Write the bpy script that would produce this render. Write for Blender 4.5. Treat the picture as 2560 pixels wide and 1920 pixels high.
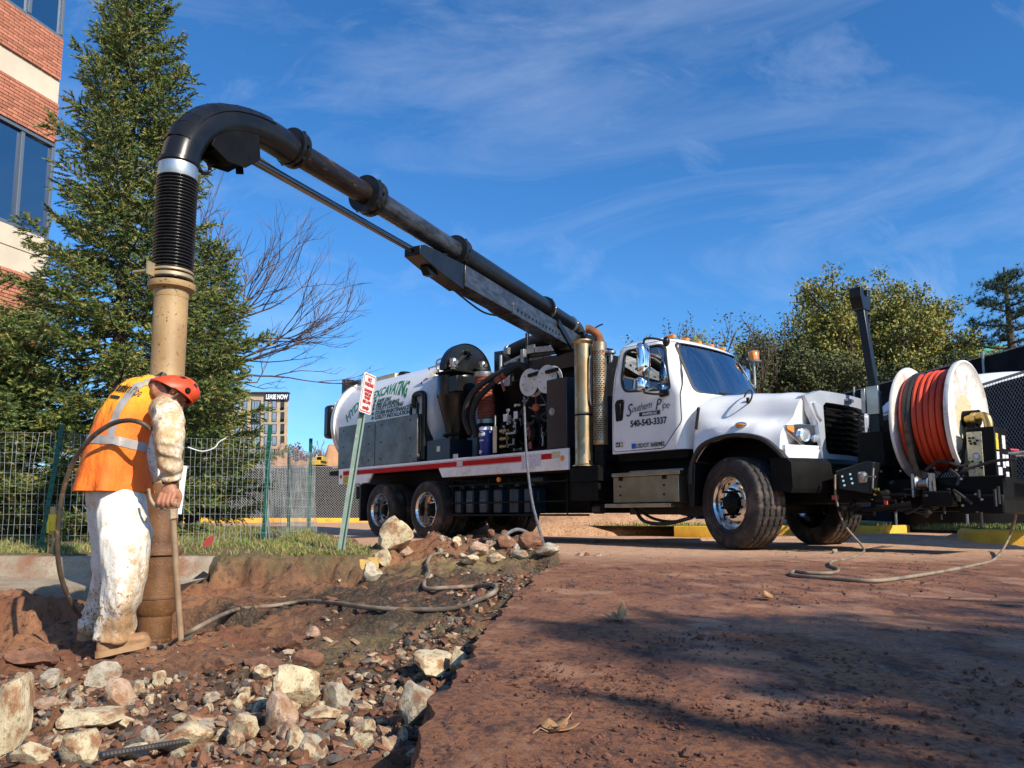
import bpy, bmesh, math, random
import numpy as np
from mathutils import Vector, Matrix, Quaternion, noise as mnoise
random.seed(11)
for o in list(bpy.data.objects): bpy.data.objects.remove(o)
scene = bpy.context.scene
col = scene.collection
R = math.radians
# ------------------------------------------------------------------ camera
FPX, PITCH, CZ, HZ = 1900.0, R(6.5), 0.40, 1290.0
cam_d = bpy.data.cameras.new('camera'); cam = bpy.data.objects.new('camera', cam_d); col.objects.link(cam)
cam.location = (0, 0, CZ); cam.rotation_euler = (R(90)+PITCH, 0, 0)
cam_d.sensor_width = 36.0; cam_d.lens = FPX/2560*36.0
SHIFT = HZ-960-FPX*math.tan(PITCH)
cam_d.shift_y = SHIFT/2560
cam_d.clip_start = .05; cam_d.clip_end = 3000
scene.camera = cam
# ------------------------------------------------------------------ sky and sun
SUN_EL = R(34); SUN_AZ = math.atan2(.68, -.733)        # from +Y, clockwise seen from above
world = bpy.data.worlds.new('World'); scene.world = world; world.use_nodes = True
nt = world.node_tree; nt.nodes.clear()
def wn(t, **k):
    n = nt.nodes.new(t)
    for a, b in k.items(): setattr(n, a, b)
    return n
sky = wn('ShaderNodeTexSky', sky_type='NISHITA'); sky.sun_disc = False
sky.sun_elevation = SUN_EL; sky.sun_rotation = SUN_AZ
sky.altitude = 300; sky.air_density = 1.0; sky.dust_density = 0.7; sky.ozone_density = 3.0
hsv = wn('ShaderNodeHueSaturation'); hsv.inputs['Saturation'].default_value = 1.10; hsv.inputs['Value'].default_value = 1.0
tint = wn('ShaderNodeMix', data_type='RGBA', blend_type='MULTIPLY'); tint.inputs['Factor'].default_value = 1; tint.inputs['B'].default_value = (.80, 1.12, 1.42, 1)
nt.links.new(sky.outputs[0], tint.inputs['A']); nt.links.new(tint.outputs['Result'], hsv.inputs['Color'])
tc = wn('ShaderNodeTexCoord')
def cloud_layer(scale, rot, nscale, detail, lo, hi, amount, dist=1.2):
    mp = wn('ShaderNodeMapping'); mp.inputs['Scale'].default_value = scale; mp.inputs['Rotation'].default_value = rot
    nz = wn('ShaderNodeTexNoise'); nz.inputs['Scale'].default_value = nscale; nz.inputs['Detail'].default_value = detail
    nz.inputs['Roughness'].default_value = .62; nz.inputs['Distortion'].default_value = dist
    mr = wn('ShaderNodeMapRange'); mr.inputs['From Min'].default_value = lo; mr.inputs['From Max'].default_value = hi
    mr.inputs['To Max'].default_value = amount
    nt.links.new(tc.outputs['Generated'], mp.inputs[0]); nt.links.new(mp.outputs[0], nz.inputs['Vector']); nt.links.new(nz.outputs[0], mr.inputs['Value'])
    return mr.outputs[0]
c1 = cloud_layer((1.2, 1.2, 4.2), (R(18), R(-24), R(20)), 1.7, 10, .46, .88, .34, .9)
c2 = cloud_layer((1.0, 4.5, 1.5), (R(30), R(35), R(-15)), 3.4, 10, .55, .85, .34, .5)
mx = wn('ShaderNodeMath', operation='MAXIMUM'); nt.links.new(c1, mx.inputs[0]); nt.links.new(c2, mx.inputs[1])
mix = wn('ShaderNodeMix', data_type='RGBA'); mix.inputs['B'].default_value = (6.2, 7.0, 8.2, 1)
nt.links.new(mx.outputs[0], mix.inputs['Factor']); nt.links.new(hsv.outputs[0], mix.inputs['A'])
bg = wn('ShaderNodeBackground'); bg.inputs['Strength'].default_value = .099
nt.links.new(mix.outputs['Result'], bg.inputs['Color'])
wo = wn('ShaderNodeOutputWorld'); nt.links.new(bg.outputs[0], wo.inputs[0])
sun_d = bpy.data.lights.new('sun', 'SUN'); sun_d.energy = 5.0; sun_d.angle = R(.53); sun_d.color = (1, .91, .77)
sun = bpy.data.objects.new('sun', sun_d); col.objects.link(sun); sun.location = (20, -30, 30)
SUNV = Vector((math.sin(SUN_AZ)*math.cos(SUN_EL), math.cos(SUN_AZ)*math.cos(SUN_EL), math.sin(SUN_EL)))
sun.rotation_euler = SUNV.to_track_quat('Z', 'Y').to_euler()
scene.view_settings.view_transform = 'Standard'; scene.view_settings.look = 'None'
scene.view_settings.exposure = 0.42; scene.view_settings.gamma = 1.0
scene.view_settings.use_curve_mapping = False
scene.render.film_transparent = False
# ------------------------------------------------------------------ measuring helpers
_F = Vector((0, math.cos(PITCH), math.sin(PITCH))); _U = Vector((0, -math.sin(PITCH), math.cos(PITCH))); CAM = Vector((0, 0, CZ))
def ray(x, y):
    r = Vector((1, 0, 0))*((x-1280)/FPX)-_U*((y-960-SHIFT)/FPX)+_F
    return r/r.y
def at(x, y, Y): return CAM+ray(x, y)*Y
def lerp(a, b, t): return a+(b-a)*t
def sstep(a, b, x):
    t = np.clip((x-a)/(b-a), 0, 1); return t*t*(3-2*t)
# vectorised value noise
_rs = np.random.RandomState(5); _perm = _rs.permutation(512); _tab = _rs.rand(512)*2-1
def vnoise(x, y, z=0.0):
    x = np.asarray(x, float); y = np.asarray(y, float); z = np.zeros_like(x)+z
    xi = np.floor(x).astype(int); yi = np.floor(y).astype(int); zi = np.floor(z).astype(int)
    xf = x-xi; yf = y-yi; zf = z-zi
    u = xf*xf*(3-2*xf); v = yf*yf*(3-2*yf); w = zf*zf*(3-2*zf)
    def h(a, b, c): return _tab[_perm[(_perm[(_perm[a & 511]+b) & 511]+c) & 511]]
    def l(a, b, t): return a+(b-a)*t
    return l(l(l(h(xi, yi, zi), h(xi+1, yi, zi), u), l(h(xi, yi+1, zi), h(xi+1, yi+1, zi), u), v),
             l(l(h(xi, yi, zi+1), h(xi+1, yi, zi+1), u), l(h(xi, yi+1, zi+1), h(xi+1, yi+1, zi+1), u), v), w)
def fbm(x, y, z=0.0, o=4, lac=2.03, g=.5):
    s = 0; a = 1
    for i in range(o):
        s = s+a*vnoise(np.asarray(x)+17.3*i, np.asarray(y)-9.1*i, z); x = np.asarray(x)*lac; y = np.asarray(y)*lac; z = z*lac if not isinstance(z, float) else z*lac; a *= g
    return s
# ------------------------------------------------------------------ mesh builder
class MB:
    def __init__(s): s.v = []; s.f = []; s.fm = []; s.mi = 0
    def add(s, vs, fs):
        o = len(s.v); s.v.extend([(float(v[0]), float(v[1]), float(v[2])) for v in vs])
        s.f.extend([tuple(i+o for i in f) for f in fs]); s.fm.extend([s.mi]*len(fs)); return s
    def bx(s, x0, x1, y0, y1, z0, z1, M=None):
        vs = [Vector((x, y, z)) for x in (x0, x1) for y in (y0, y1) for z in (z0, z1)]
        if M: vs = [M @ v for v in vs]
        return s.add(vs, [(0, 1, 3, 2), (4, 6, 7, 5), (0, 4, 5, 1), (2, 3, 7, 6), (0, 2, 6, 4), (1, 5, 7, 3)])
    def bar(s, a, b, w, h, up=(0, 0, 1)):
        a = Vector(a); b = Vector(b); d = (b-a); L = d.length; d.normalize(); u = Vector(up)
        sx = d.cross(u)
        if sx.length < 1e-4: sx = d.cross(Vector((1, 0, 0)))
        sx.normalize(); u = sx.cross(d)
        M = Matrix((( d.x, sx.x, u.x, a.x), (d.y, sx.y, u.y, a.y), (d.z, sx.z, u.z, a.z), (0, 0, 0, 1)))
        return s.bx(0, L, -w/2, w/2, -h/2, h/2, M)
    def loft(s, rings, closed=True, cap=False, wrap=False):
        n = len(rings[0]); vs = [p for r in rings for p in r]; fs = []; m = len(rings)
        for i in range(m if wrap else m-1):
            a = i*n; b = ((i+1) % m)*n
            for j in range(n if closed else n-1):
                k = (j+1) % n; fs.append((a+j, a+k, b+k, b+j))
        if cap: fs.append(tuple(range(n))[::-1]); fs.append(tuple(range((m-1)*n, m*n)))
        return s.add(vs, fs)
    def tube(s, pts, r, n=8, cap=True, wrap=False):
        pts = [Vector(p) for p in pts]; m = len(pts); rings = []
        rr = r if hasattr(r, '__len__') else [r]*m
        t0 = (pts[1]-pts[0]).normalized(); ref = Vector((0, 0, 1)) if abs(t0.z) < .9 else Vector((1, 0, 0))
        u = t0.cross(ref).normalized()
        for i, p in enumerate(pts):
            if wrap: t = pts[(i+1) % m]-pts[i-1]
            else: t = pts[min(i+1, m-1)]-pts[max(i-1, 0)]
            t.normalize(); u = (u-t*u.dot(t)).normalized(); w = t.cross(u)
            rings.append([p+(u*math.cos(a)+w*math.sin(a))*rr[i] for a in [2*math.pi*k/n for k in range(n)]])
        return s.loft(rings, True, cap and not wrap, wrap)
    def cyl(s, a, b, r, r2=None, n=16, cap=True): return s.tube([a, b], [r, r if r2 is None else r2], n, cap)
    def lathe(s, prof, o, ax, n=24, cap=False, ref=None):
        o = Vector(o); ax = Vector(ax).normalized(); ref = Vector(ref or ((0, 0, 1) if abs(ax.z) < .9 else (1, 0, 0)))
        u = ax.cross(ref).normalized(); w = ax.cross(u)
        rings = [[o+ax*h+(u*math.cos(a)+w*math.sin(a))*r for a in [2*math.pi*k/n for k in range(n)]] for r, h in prof]
        return s.loft(rings, True, cap)
    def prism(s, poly, fn, w0, w1):
        n = len(poly); vs = [fn(u, v, w0) for u, v in poly]+[fn(u, v, w1) for u, v in poly]
        fs = [tuple(range(n))[::-1], tuple(range(n, 2*n))]+[(i, (i+1) % n, n+(i+1) % n, n+i) for i in range(n)]
        return s.add(vs, fs)
    def ball(s, c, r, n=12, m=8, M=None):
        rx, ry, rz = r if hasattr(r, '__len__') else (r, r, r); rings = []
        for i in range(m+1):
            t = math.pi*i/m; rings.append([Vector((rx*math.sin(t)*math.cos(2*math.pi*j/n), ry*math.sin(t)*math.sin(2*math.pi*j/n), -rz*math.cos(t))) for j in range(n)])
        if M is not None: rings = [[M @ p for p in r_] for r_ in rings]
        return s.loft([[Vector(c)+p for p in r_] for r_ in rings], True, False)
    def mesh(s, name, mats, smooth=35):
        me = bpy.data.meshes.new(name); me.from_pydata(s.v, [], s.f)
        for m in (mats if isinstance(mats, (list, tuple)) else [mats]): me.materials.append(m)
        if any(s.fm): me.polygons.foreach_set('material_index', s.fm)
        bm = bmesh.new(); bm.from_mesh(me); bmesh.ops.remove_doubles(bm, verts=bm.verts, dist=1e-5); bmesh.ops.recalc_face_normals(bm, faces=bm.faces); bm.to_mesh(me); bm.free()
        if smooth is not None:
            me.polygons.foreach_set('use_smooth', [True]*len(me.polygons)); me.set_sharp_from_angle(angle=R(smooth))
        me.update(); return me
    def build(s, name, mats, parent=None, smooth=35, bev=0, seg=2):
        o = bpy.data.objects.new(name, s.mesh(name, mats, smooth)); col.objects.link(o)
        if parent: o.parent = parent
        if bev:
            b = o.modifiers.new('bevel', 'BEVEL'); b.width = bev; b.segments = seg; b.limit_method = 'ANGLE'; b.angle_limit = R(40); b.harden_normals = False
        return o
def ring(c, a, b, n=24, u=(1, 0, 0), v=(0, 1, 0), sq=2.0):
    c = Vector(c); u = Vector(u); v = Vector(v); out = []
    for k in range(n):
        t = 2*math.pi*k/n; ct, st = math.cos(t), math.sin(t)
        out.append(c+u*(a*math.copysign(abs(ct)**(2/sq), ct))+v*(b*math.copysign(abs(st)**(2/sq), st)))
    return out
def spline(pts, n=8):
    pts = [Vector(p) for p in pts]; out = []
    for i in range(len(pts)-1):
        p0 = pts[max(i-1, 0)]; p1 = pts[i]; p2 = pts[i+1]; p3 = pts[min(i+2, len(pts)-1)]
        for k in range(n):
            t = k/n; out.append(.5*((2*p1)+(p2-p0)*t+(2*p0-5*p1+4*p2-p3)*t*t+(3*p1-p0-3*p2+p3)*t**3))
    out.append(pts[-1]); return out
def tag(o, label=None, cat=None, group=None, kind=None):
    if label: o['label'] = label
    if cat: o['category'] = cat
    if group: o['group'] = group
    if kind: o['kind'] = kind
    return o
def empty(name, loc=(0, 0, 0), rz=0, label=None, cat=None, group=None):
    o = bpy.data.objects.new(name, None); col.objects.link(o); o.location = loc; o.rotation_euler = (0, 0, rz); o.empty_display_size = .2
    return tag(o, label, cat, group)
def link(name, me, parent=None, loc=(0, 0, 0), rot=(0, 0, 0), sc=(1, 1, 1)):
    o = bpy.data.objects.new(name, me); col.objects.link(o); o.location = loc; o.rotation_euler = rot; o.scale = sc
    if parent: o.parent = parent
    return o
def grid_mesh(name, X, Y, Z, mats, smooth=True, mask=None):
    ny, nx = X.shape; me = bpy.data.meshes.new(name)
    co = np.stack([X, Y, Z], -1).reshape(-1, 3)
    idx = np.arange(ny*nx).reshape(ny, nx)
    q = np.stack([idx[:-1, :-1], idx[:-1, 1:], idx[1:, 1:], idx[1:, :-1]], -1).reshape(-1, 4)
    if mask is not None: q = q[mask.reshape(-1)]
    me.vertices.add(len(co)); me.vertices.foreach_set('co', co.reshape(-1))
    me.loops.add(len(q)*4); me.loops.foreach_set('vertex_index', q.reshape(-1))
    me.polygons.add(len(q)); me.polygons.foreach_set('loop_start', np.arange(len(q))*4)
    me.polygons.foreach_set('use_smooth', [smooth]*len(q))
    for m in (mats if isinstance(mats, (list, tuple)) else [mats]): me.materials.append(m)
    me.update(calc_edges=True); me.validate(); return me
def soup_mesh(name, co, faces, mats, fm=None, smooth=False):
    """co: (n,3) array, faces: (m,k) array of one face size"""
    co = np.asarray(co, float); faces = np.asarray(faces, int); k = faces.shape[1]
    me = bpy.data.meshes.new(name); me.vertices.add(len(co)); me.vertices.foreach_set('co', co.reshape(-1))
    me.loops.add(faces.size); me.loops.foreach_set('vertex_index', faces.reshape(-1))
    me.polygons.add(len(faces)); me.polygons.foreach_set('loop_start', np.arange(len(faces))*k)
    for m in (mats if isinstance(mats, (list, tuple)) else [mats]): me.materials.append(m)
    if fm is not None: me.polygons.foreach_set('material_index', np.asarray(fm, int))
    me.polygons.foreach_set('use_smooth', [smooth]*len(faces))
    me.update(calc_edges=True); return me
# ------------------------------------------------------------------ materials
MATS = {}
def mat(name, c, rough=.6, metal=0.0, c2=None, ns=4.0, lo=.35, hi=.65, nd=5, bump=0.0, bs=40.0, bd=4, dirt=None, ds=3.0, dlo=.5, dhi=.6, drough=None, coat=0.0, rvar=0.0, stretch=None, spec=None, fine=None, fs=90.0, flo=.5, fhi=.62, rnd=0.0):
    m = bpy.data.materials.new(name); m.use_nodes = True; t = m.node_tree; b = t.nodes['Principled BSDF']; L = t.links.new
    b.inputs['Roughness'].default_value = rough; b.inputs['Metallic'].default_value = metal
    if spec is not None: b.inputs['Specular IOR Level'].default_value = spec
    if coat: b.inputs['Coat Weight'].default_value = coat; b.inputs['Coat Roughness'].default_value = .05
    tcn = t.nodes.new('ShaderNodeTexCoord'); vec = tcn.outputs['Object']
    if stretch:
        mp = t.nodes.new('ShaderNodeMapping'); mp.inputs['Scale'].default_value = stretch; L(vec, mp.inputs[0]); vec = mp.outputs[0]
    def nz(s, d=5, ro=.6):
        n = t.nodes.new('ShaderNodeTexNoise'); n.inputs['Scale'].default_value = s; n.inputs['Detail'].default_value = d; n.inputs['Roughness'].default_value = ro; L(vec, n.inputs['Vector']); return n.outputs['Fac']
    def rng(v, a, z, o=1.0, o0=0.0):
        n = t.nodes.new('ShaderNodeMapRange'); n.interpolation_type = 'SMOOTHSTEP'; n.inputs['From Min'].default_value = a; n.inputs['From Max'].default_value = z; n.inputs['To Max'].default_value = o; n.inputs['To Min'].default_value = o0; L(v, n.inputs['Value']); return n.outputs[0]
    def mixc(f, A, B):
        n = t.nodes.new('ShaderNodeMix'); n.data_type = 'RGBA'; L(f, n.inputs['Factor'])
        for k, x in (('A', A), ('B', B)):
            if isinstance(x, (tuple, list)): n.inputs[k].default_value = (*x[:3], 1)
            else: L(x, n.inputs[k])
        return n.outputs['Result']
    cur = tuple(c)
    b.inputs['Base Color'].default_value = (*c[:3], 1)
    rsock = None
    if c2: cur = mixc(rng(nz(ns, nd), lo, hi), cur, tuple(c2))
    if fine: cur = mixc(rng(nz(fs, 3), flo, fhi), cur, tuple(fine))
    if dirt:
        dn = rng(nz(ds, 9, .68), dlo, dhi); cur = mixc(dn, cur, tuple(dirt))
        if drough is not None:
            n = t.nodes.new('ShaderNodeMapRange'); L(dn, n.inputs['Value']); n.inputs['To Min'].default_value = rough; n.inputs['To Max'].default_value = drough; rsock = n.outputs[0]
            if metal:
                n = t.nodes.new('ShaderNodeMapRange'); L(dn, n.inputs['Value']); n.inputs['To Min'].default_value = metal; n.inputs['To Max'].default_value = 0; L(n.outputs[0], b.inputs['Metallic'])
    if rnd:
        oi = t.nodes.new('ShaderNodeObjectInfo'); h = t.nodes.new('ShaderNodeHueSaturation')
        h.inputs['Value'].default_value = 1; n = t.nodes.new('ShaderNodeMapRange'); L(oi.outputs['Random'], n.inputs['Value']); n.inputs['To Min'].default_value = 1-rnd; n.inputs['To Max'].default_value = 1+rnd; L(n.outputs[0], h.inputs['Value'])
        if isinstance(cur, tuple): h.inputs['Color'].default_value = (*cur[:3], 1)
        else: L(cur, h.inputs['Color'])
        cur = h.outputs[0]
    if not isinstance(cur, tuple): L(cur, b.inputs['Base Color'])
    if rvar and rsock is None: rsock = rng(nz(ns*1.7+1, 6), .35, .65, min(1, rough+rvar), max(.03, rough-rvar))
    if rsock is not None: L(rsock, b.inputs['Roughness'])
    if bump:
        bn = t.nodes.new('ShaderNodeBump'); bn.inputs['Strength'].default_value = 1.0; bn.inputs['Distance'].default_value = bump; L(nz(bs, bd, .65), bn.inputs['Height']); L(bn.outputs[0], b.inputs['Normal'])
    MATS[name] = m; return m
# ================================================================== materials shared by the setting
M_conc = mat('concrete_kerb', (.36, .30, .22), .9, c2=(.25, .19, .13), ns=3, fine=(.17, .12, .08), fs=60, flo=.55, fhi=.7, bump=.006, bs=55, dirt=(.22, .09, .045), ds=2.2, dlo=.5, dhi=.7)
M_yellow = mat('kerb_yellow_paint', (.72, .40, .03), .75, c2=(.60, .31, .03), ns=6, dirt=(.20, .13, .07), ds=9, dlo=.60, dhi=.70, bump=.004, bs=60)
M_soil = mat('clay_soil', (.25, .105, .055), .95)
M_road = mat('muddy_road', (.3, .15, .1), .9)
M_clod = mat('mud_clod', (.17, .066, .038), .95, c2=(.06, .03, .022), ns=9, bump=.004, bs=120)
M_grass = mat('grass_green', (.10, .17, .03), .8, c2=(.16, .19, .04), ns=2.5)
M_straw = mat('grass_straw', (.34, .27, .09), .85, c2=(.22, .17, .07), ns=3)
def rebuild(m, fn):
    t = m.node_tree; b = t.nodes['Principled BSDF']; fn(t, b); return m
class NT:
    def __init__(s, t): s.t = t; s.tc = t.nodes.new('ShaderNodeTexCoord').outputs['Object']
    def noise(s, sc, d=6, ro=.62, stretch=None, dist=0):
        v = s.tc
        if stretch:
            m = s.t.nodes.new('ShaderNodeMapping'); m.inputs['Scale'].default_value = stretch; s.t.links.new(v, m.inputs[0]); v = m.outputs[0]
        n = s.t.nodes.new('ShaderNodeTexNoise'); n.inputs['Scale'].default_value = sc; n.inputs['Detail'].default_value = d; n.inputs['Roughness'].default_value = ro; n.inputs['Distortion'].default_value = dist
        s.t.links.new(v, n.inputs['Vector']); return n.outputs['Fac']
    def rng(s, v, a, b, o0=0., o1=1.):
        n = s.t.nodes.new('ShaderNodeMapRange'); n.interpolation_type = 'SMOOTHSTEP'
        for k, x in (('From Min', a), ('From Max', b), ('To Min', o0), ('To Max', o1)): n.inputs[k].default_value = x
        s.t.links.new(v, n.inputs['Value']); return n.outputs[0]
    def mix(s, f, A, B):
        n = s.t.nodes.new('ShaderNodeMix'); n.data_type = 'RGBA'
        if isinstance(f, float): n.inputs['Factor'].default_value = f
        else: s.t.links.new(f, n.inputs['Factor'])
        for k, x in (('A', A), ('B', B)):
            if isinstance(x, tuple): n.inputs[k].default_value = (*x, 1)
            else: s.t.links.new(x, n.inputs[k])
        return n.outputs['Result']
    def op(s, o, a, b):
        n = s.t.nodes.new('ShaderNodeMath'); n.operation = o
        for i, x in enumerate((a, b)):
            if isinstance(x, (int, float)): n.inputs[i].default_value = x
            else: s.t.links.new(x, n.inputs[i])
        return n.outputs[0]
    def attr(s, name):
        n = s.t.nodes.new('ShaderNodeAttribute'); n.attribute_name = name; return n.outputs['Fac']
    def bump(s, h, d, b, prev=None):
        n = s.t.nodes.new('ShaderNodeBump'); n.inputs['Strength'].default_value = 1; n.inputs['Distance'].default_value = d; s.t.links.new(h, n.inputs['Height'])
        if prev is not None: s.t.links.new(prev, n.inputs['Normal'])
        if b is not None: s.t.links.new(n.outputs[0], b.inputs['Normal'])
        return n.outputs[0]
def f_road(t, b):
    n = NT(t); L = t.links.new
    far = n.attr('far'); wet = n.attr('wet')
    c = n.mix(n.rng(n.noise(1.6, 7), .38, .62), (.255, .092, .032), (.37, .150, .060))
    c = n.mix(n.rng(n.noise(42, 6, .75), .45, .60), c, (.105, .040, .024))
    c = n.mix(n.op('MULTIPLY', n.rng(n.noise(170, 3, .7), .50, .66), .6), c, (.36, .19, .12))
    c = n.mix(n.rng(n.noise(7, 9, .74, (1, .45, 1)), .50, .63), c, (.062, .027, .019))
    c = n.mix(n.op('MULTIPLY', n.rng(n.noise(2.3, 8, .66, (1, .6, 1)), .52, .62), .8), c, (.42, .215, .12))
    c = n.mix(far, c, n.mix(n.rng(n.noise(7, 8), .4, .7), (.56, .34, .21), (.40, .21, .12)))
    L(c, b.inputs['Base Color'])
    w = n.op('MULTIPLY', n.rng(n.noise(2.9, 7, .66, (1, .55, 1)), .47, .57), wet)
    r = n.op('SUBTRACT', .88, n.op('MULTIPLY', w, .62)); L(r, b.inputs['Roughness'])
    p = n.bump(n.noise(75, 6, .78), .011, None)
    p = n.bump(n.noise(210, 3, .6), .0024, None, p); n.bump(n.noise(14, 8, .75), .006, b, p)
rebuild(M_road, f_road)
def f_soil(t, b):
    n = NT(t); L = t.links.new
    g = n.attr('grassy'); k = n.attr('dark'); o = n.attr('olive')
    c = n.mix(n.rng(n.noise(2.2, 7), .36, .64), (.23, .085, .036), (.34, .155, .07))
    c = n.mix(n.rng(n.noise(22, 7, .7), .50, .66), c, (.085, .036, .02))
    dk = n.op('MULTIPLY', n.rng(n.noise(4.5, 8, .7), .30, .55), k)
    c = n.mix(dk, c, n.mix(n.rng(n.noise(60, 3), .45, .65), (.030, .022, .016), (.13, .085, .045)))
    c = n.mix(n.op('MULTIPLY', o, n.rng(n.noise(12, 6), .35, .6)), c, (.30, .22, .09))
    c = n.mix(g, c, n.mix(n.rng(n.noise(14, 6), .4, .65), (.12, .095, .04), (.20, .13, .06)))
    L(c, b.inputs['Base Color'])
    L(n.rng(n.noise(5, 6), .35, .6, .55, .97), b.inputs['Roughness'])
    p = n.bump(n.noise(28, 8, .72), .028, None); n.bump(n.noise(130, 4, .6), .006, b, p)
rebuild(M_soil, f_soil)
# ================================================================== heights
def gz(x, y): return .09*sstep(9.4, 11.2, y)*sstep(3.6, 5.6, x)+.20*sstep(17.0, 25.0, y)
EDGE_Y = [-4, 1.27, 1.84, 2.61, 4.1, 5.2, 6.46, 7.1, 8.0, 9.0, 10.0, 11.0, 11.8, 12.3, 12.8, 300]
EDGE_X = [-.3, -.17, -.14, -.11, .02, .16, .37, .42, -.5, -1.45, -2.15, -3.0, -5.0, -15, -60, -60]
def xl(y): return np.interp(y, EDGE_Y, EDGE_X)
CP = [(20, 1900, 2.2), (300, 1900, 2.05), (600, 1900, 2.0), (900, 1900, 1.75), (760, 1760, 3.0), (200, 1720, 3.3), (420, 1760, 2.9), (560, 1650, 4.0), (760, 1600, 4.2), (900, 1620, 3.6),
      (1000, 1500, 4.6), (1100, 1450, 5.4), (1200, 1400, 6.6), (1050, 1408, 6.6), (700, 1490, 6.2), (560, 1490, 6.3), (820, 1472, 6.3), (100, 1660, 4.5), (60, 1530, 5.95), (250, 1560, 5.3), (1150, 1570, 3.2), (1270, 1480, 4.5),
      (300, 1655, 4.35), (-300, 1620, 4.7), (-400, 1900, 2.6), (1300, 1400, 6.8), (640, 1540, 5.2), (1000, 1640, 2.9), (1030, 1760, 2.1)]
CPW = np.array([tuple(at(*c)) for c in CP]+[(-1.3, 7.6, .06), (-.6, 8.0, .03), (.3, 8.2, .0), (.3, 7.4, .0), (-7, 5, -.4), (-7, 2, -.4), (-.3, .7, -.15), (-2, .7, -.25)])
def soil_raw(x, y):
    x = np.asarray(x, float); y = np.asarray(y, float); num = 0; den = 0
    for cx, cy, cz in CPW:
        w = 1/((x-cx)**2+(y-cy)**2+.05)**1.6; num = num+w*cz; den = den+w
    z = num/den
    hole = np.sqrt(((x+2.10)/1.35)**2+(y-5.08)**2); z = z-.46*(1-sstep(.30, .45, hole+.06*fbm(x*5, y*5, 3.1)))
    lx_ = .05*fbm(x*3, y*3, 8.0)                      # ledge left behind the worker
    led = sstep(-3.02, -3.12, x+lx_)*sstep(4.98, 5.06, y+lx_)*(1-sstep(5.7, 5.95, y)); z = np.where(led > 0, lerp(z, -.20+.02*fbm(x*4, y*4), led), z)
    led2 = sstep(-3.0, -3.06, x+lx_)*sstep(4.55, 4.6, y+lx_)*(1-sstep(4.98, 5.02, y)); z = z-.12*led2
    lo = .045*fbm(x*1.7, y*1.7, 1.5, 3)+.045*fbm(x*6, y*6, 4.4, 4)+.020*np.abs(fbm(x*19, y*19, 2.2, 3))
    return z+lo*(1-.75*0)
def soil(x, y):
    x = np.asarray(x, float); y = np.asarray(y, float)
    e = soil_raw(x, y)
    pile = .26*np.exp(-(((x-.02)/.42)**2+((y-7.55)/.36)**2))+.15*np.exp(-(((x+.75)/.35)**2+((y-7.6)/.3)**2))+.12*np.exp(-(((x-.36)/.16)**2+((y-6.7)/.5)**2))
    e = e+pile*(1+.45*fbm(x*5, y*5, 7.7, 3))
    g = .055+.05*np.clip(y-6.75, 0, 3.2)+.012*fbm(x*3, y*3, 5.5)
    yb = 6.70+.16*fbm(x*2.6, y*2.6, 6.6, 3)+.09*fbm(x*8, y*8, 1.1, 3)
    xr = -1.22+.10*fbm(y*4, y*0, 2.6, 2)-.55*np.clip(y-7.2, 0, 9)
    m = sstep(-.34, .06, y-yb)*sstep(.22, -.05, x-xr)
    z = lerp(e, g, m)+(.10*fbm(x*6, y*9, 3.7, 4)+.05*np.abs(fbm(x*17, y*17, 1.9, 3)))*4*m*(1-m)
    z = np.where((x < -2.53) & (y > 5.99) & (y < 6.8), np.minimum(z, -.16), z)
    back = sstep(.4, -.05, x-xl(y))*sstep(8.2, 9, y)
    z = lerp(z, np.minimum(z, -.04), sstep(-.25, .05, x-xl(y))*sstep(7.6, 8.4, y))
    under = sstep(.0, .06, x-xl(y)); z = np.where(y < 7.6, lerp(z, np.minimum(z, -.12), under), lerp(z, -.05, under))
    return z, m
xs = np.concatenate([np.arange(-9, -4.6, .08), np.arange(-4.6, 1.3, .0235)]); ys = np.concatenate([np.arange(.7, 8.6, .0235), np.arange(8.6, 12.9, .09)])
GX, GY = np.meshgrid(xs, ys); GZ, GM = soil(GX, GY)
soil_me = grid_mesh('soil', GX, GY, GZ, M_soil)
def vattr(me, name, arr):
    a = me.attributes.new(name, 'FLOAT', 'POINT'); a.data.foreach_set('value', np.asarray(arr, np.float32).reshape(-1))
vattr(soil_me, 'grassy', GM)
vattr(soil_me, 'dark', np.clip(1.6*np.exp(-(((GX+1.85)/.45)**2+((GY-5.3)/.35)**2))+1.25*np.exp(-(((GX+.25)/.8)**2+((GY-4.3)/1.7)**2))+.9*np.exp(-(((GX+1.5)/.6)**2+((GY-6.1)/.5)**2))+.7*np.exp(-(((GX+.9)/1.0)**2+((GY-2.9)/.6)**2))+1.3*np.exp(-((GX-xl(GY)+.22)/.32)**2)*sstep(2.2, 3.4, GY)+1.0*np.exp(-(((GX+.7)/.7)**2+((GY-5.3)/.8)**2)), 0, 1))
vattr(soil_me, 'olive', np.clip(1.1*np.exp(-(((GX+.45)/.55)**2+((GY-6.5)/.65)**2))+.7*np.exp(-(((GX+.45)/.5)**2+((GY-3.5)/.5)**2)), 0, 1))
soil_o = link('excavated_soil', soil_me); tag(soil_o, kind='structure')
def hit(px, py, y0=1.2, y1=12):
    r = ray(px, py); Y = np.linspace(y0, y1, 900); X = r.x*Y; Z = CZ+r.z*Y
    s, _ = soil(X, Y); rd = np.where(X > xl(Y)+.02, gz(X, Y), s); i = np.argmax(Z <= rd)
    return Vector((X[i], Y[i], max(rd[i], Z[i])))
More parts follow.
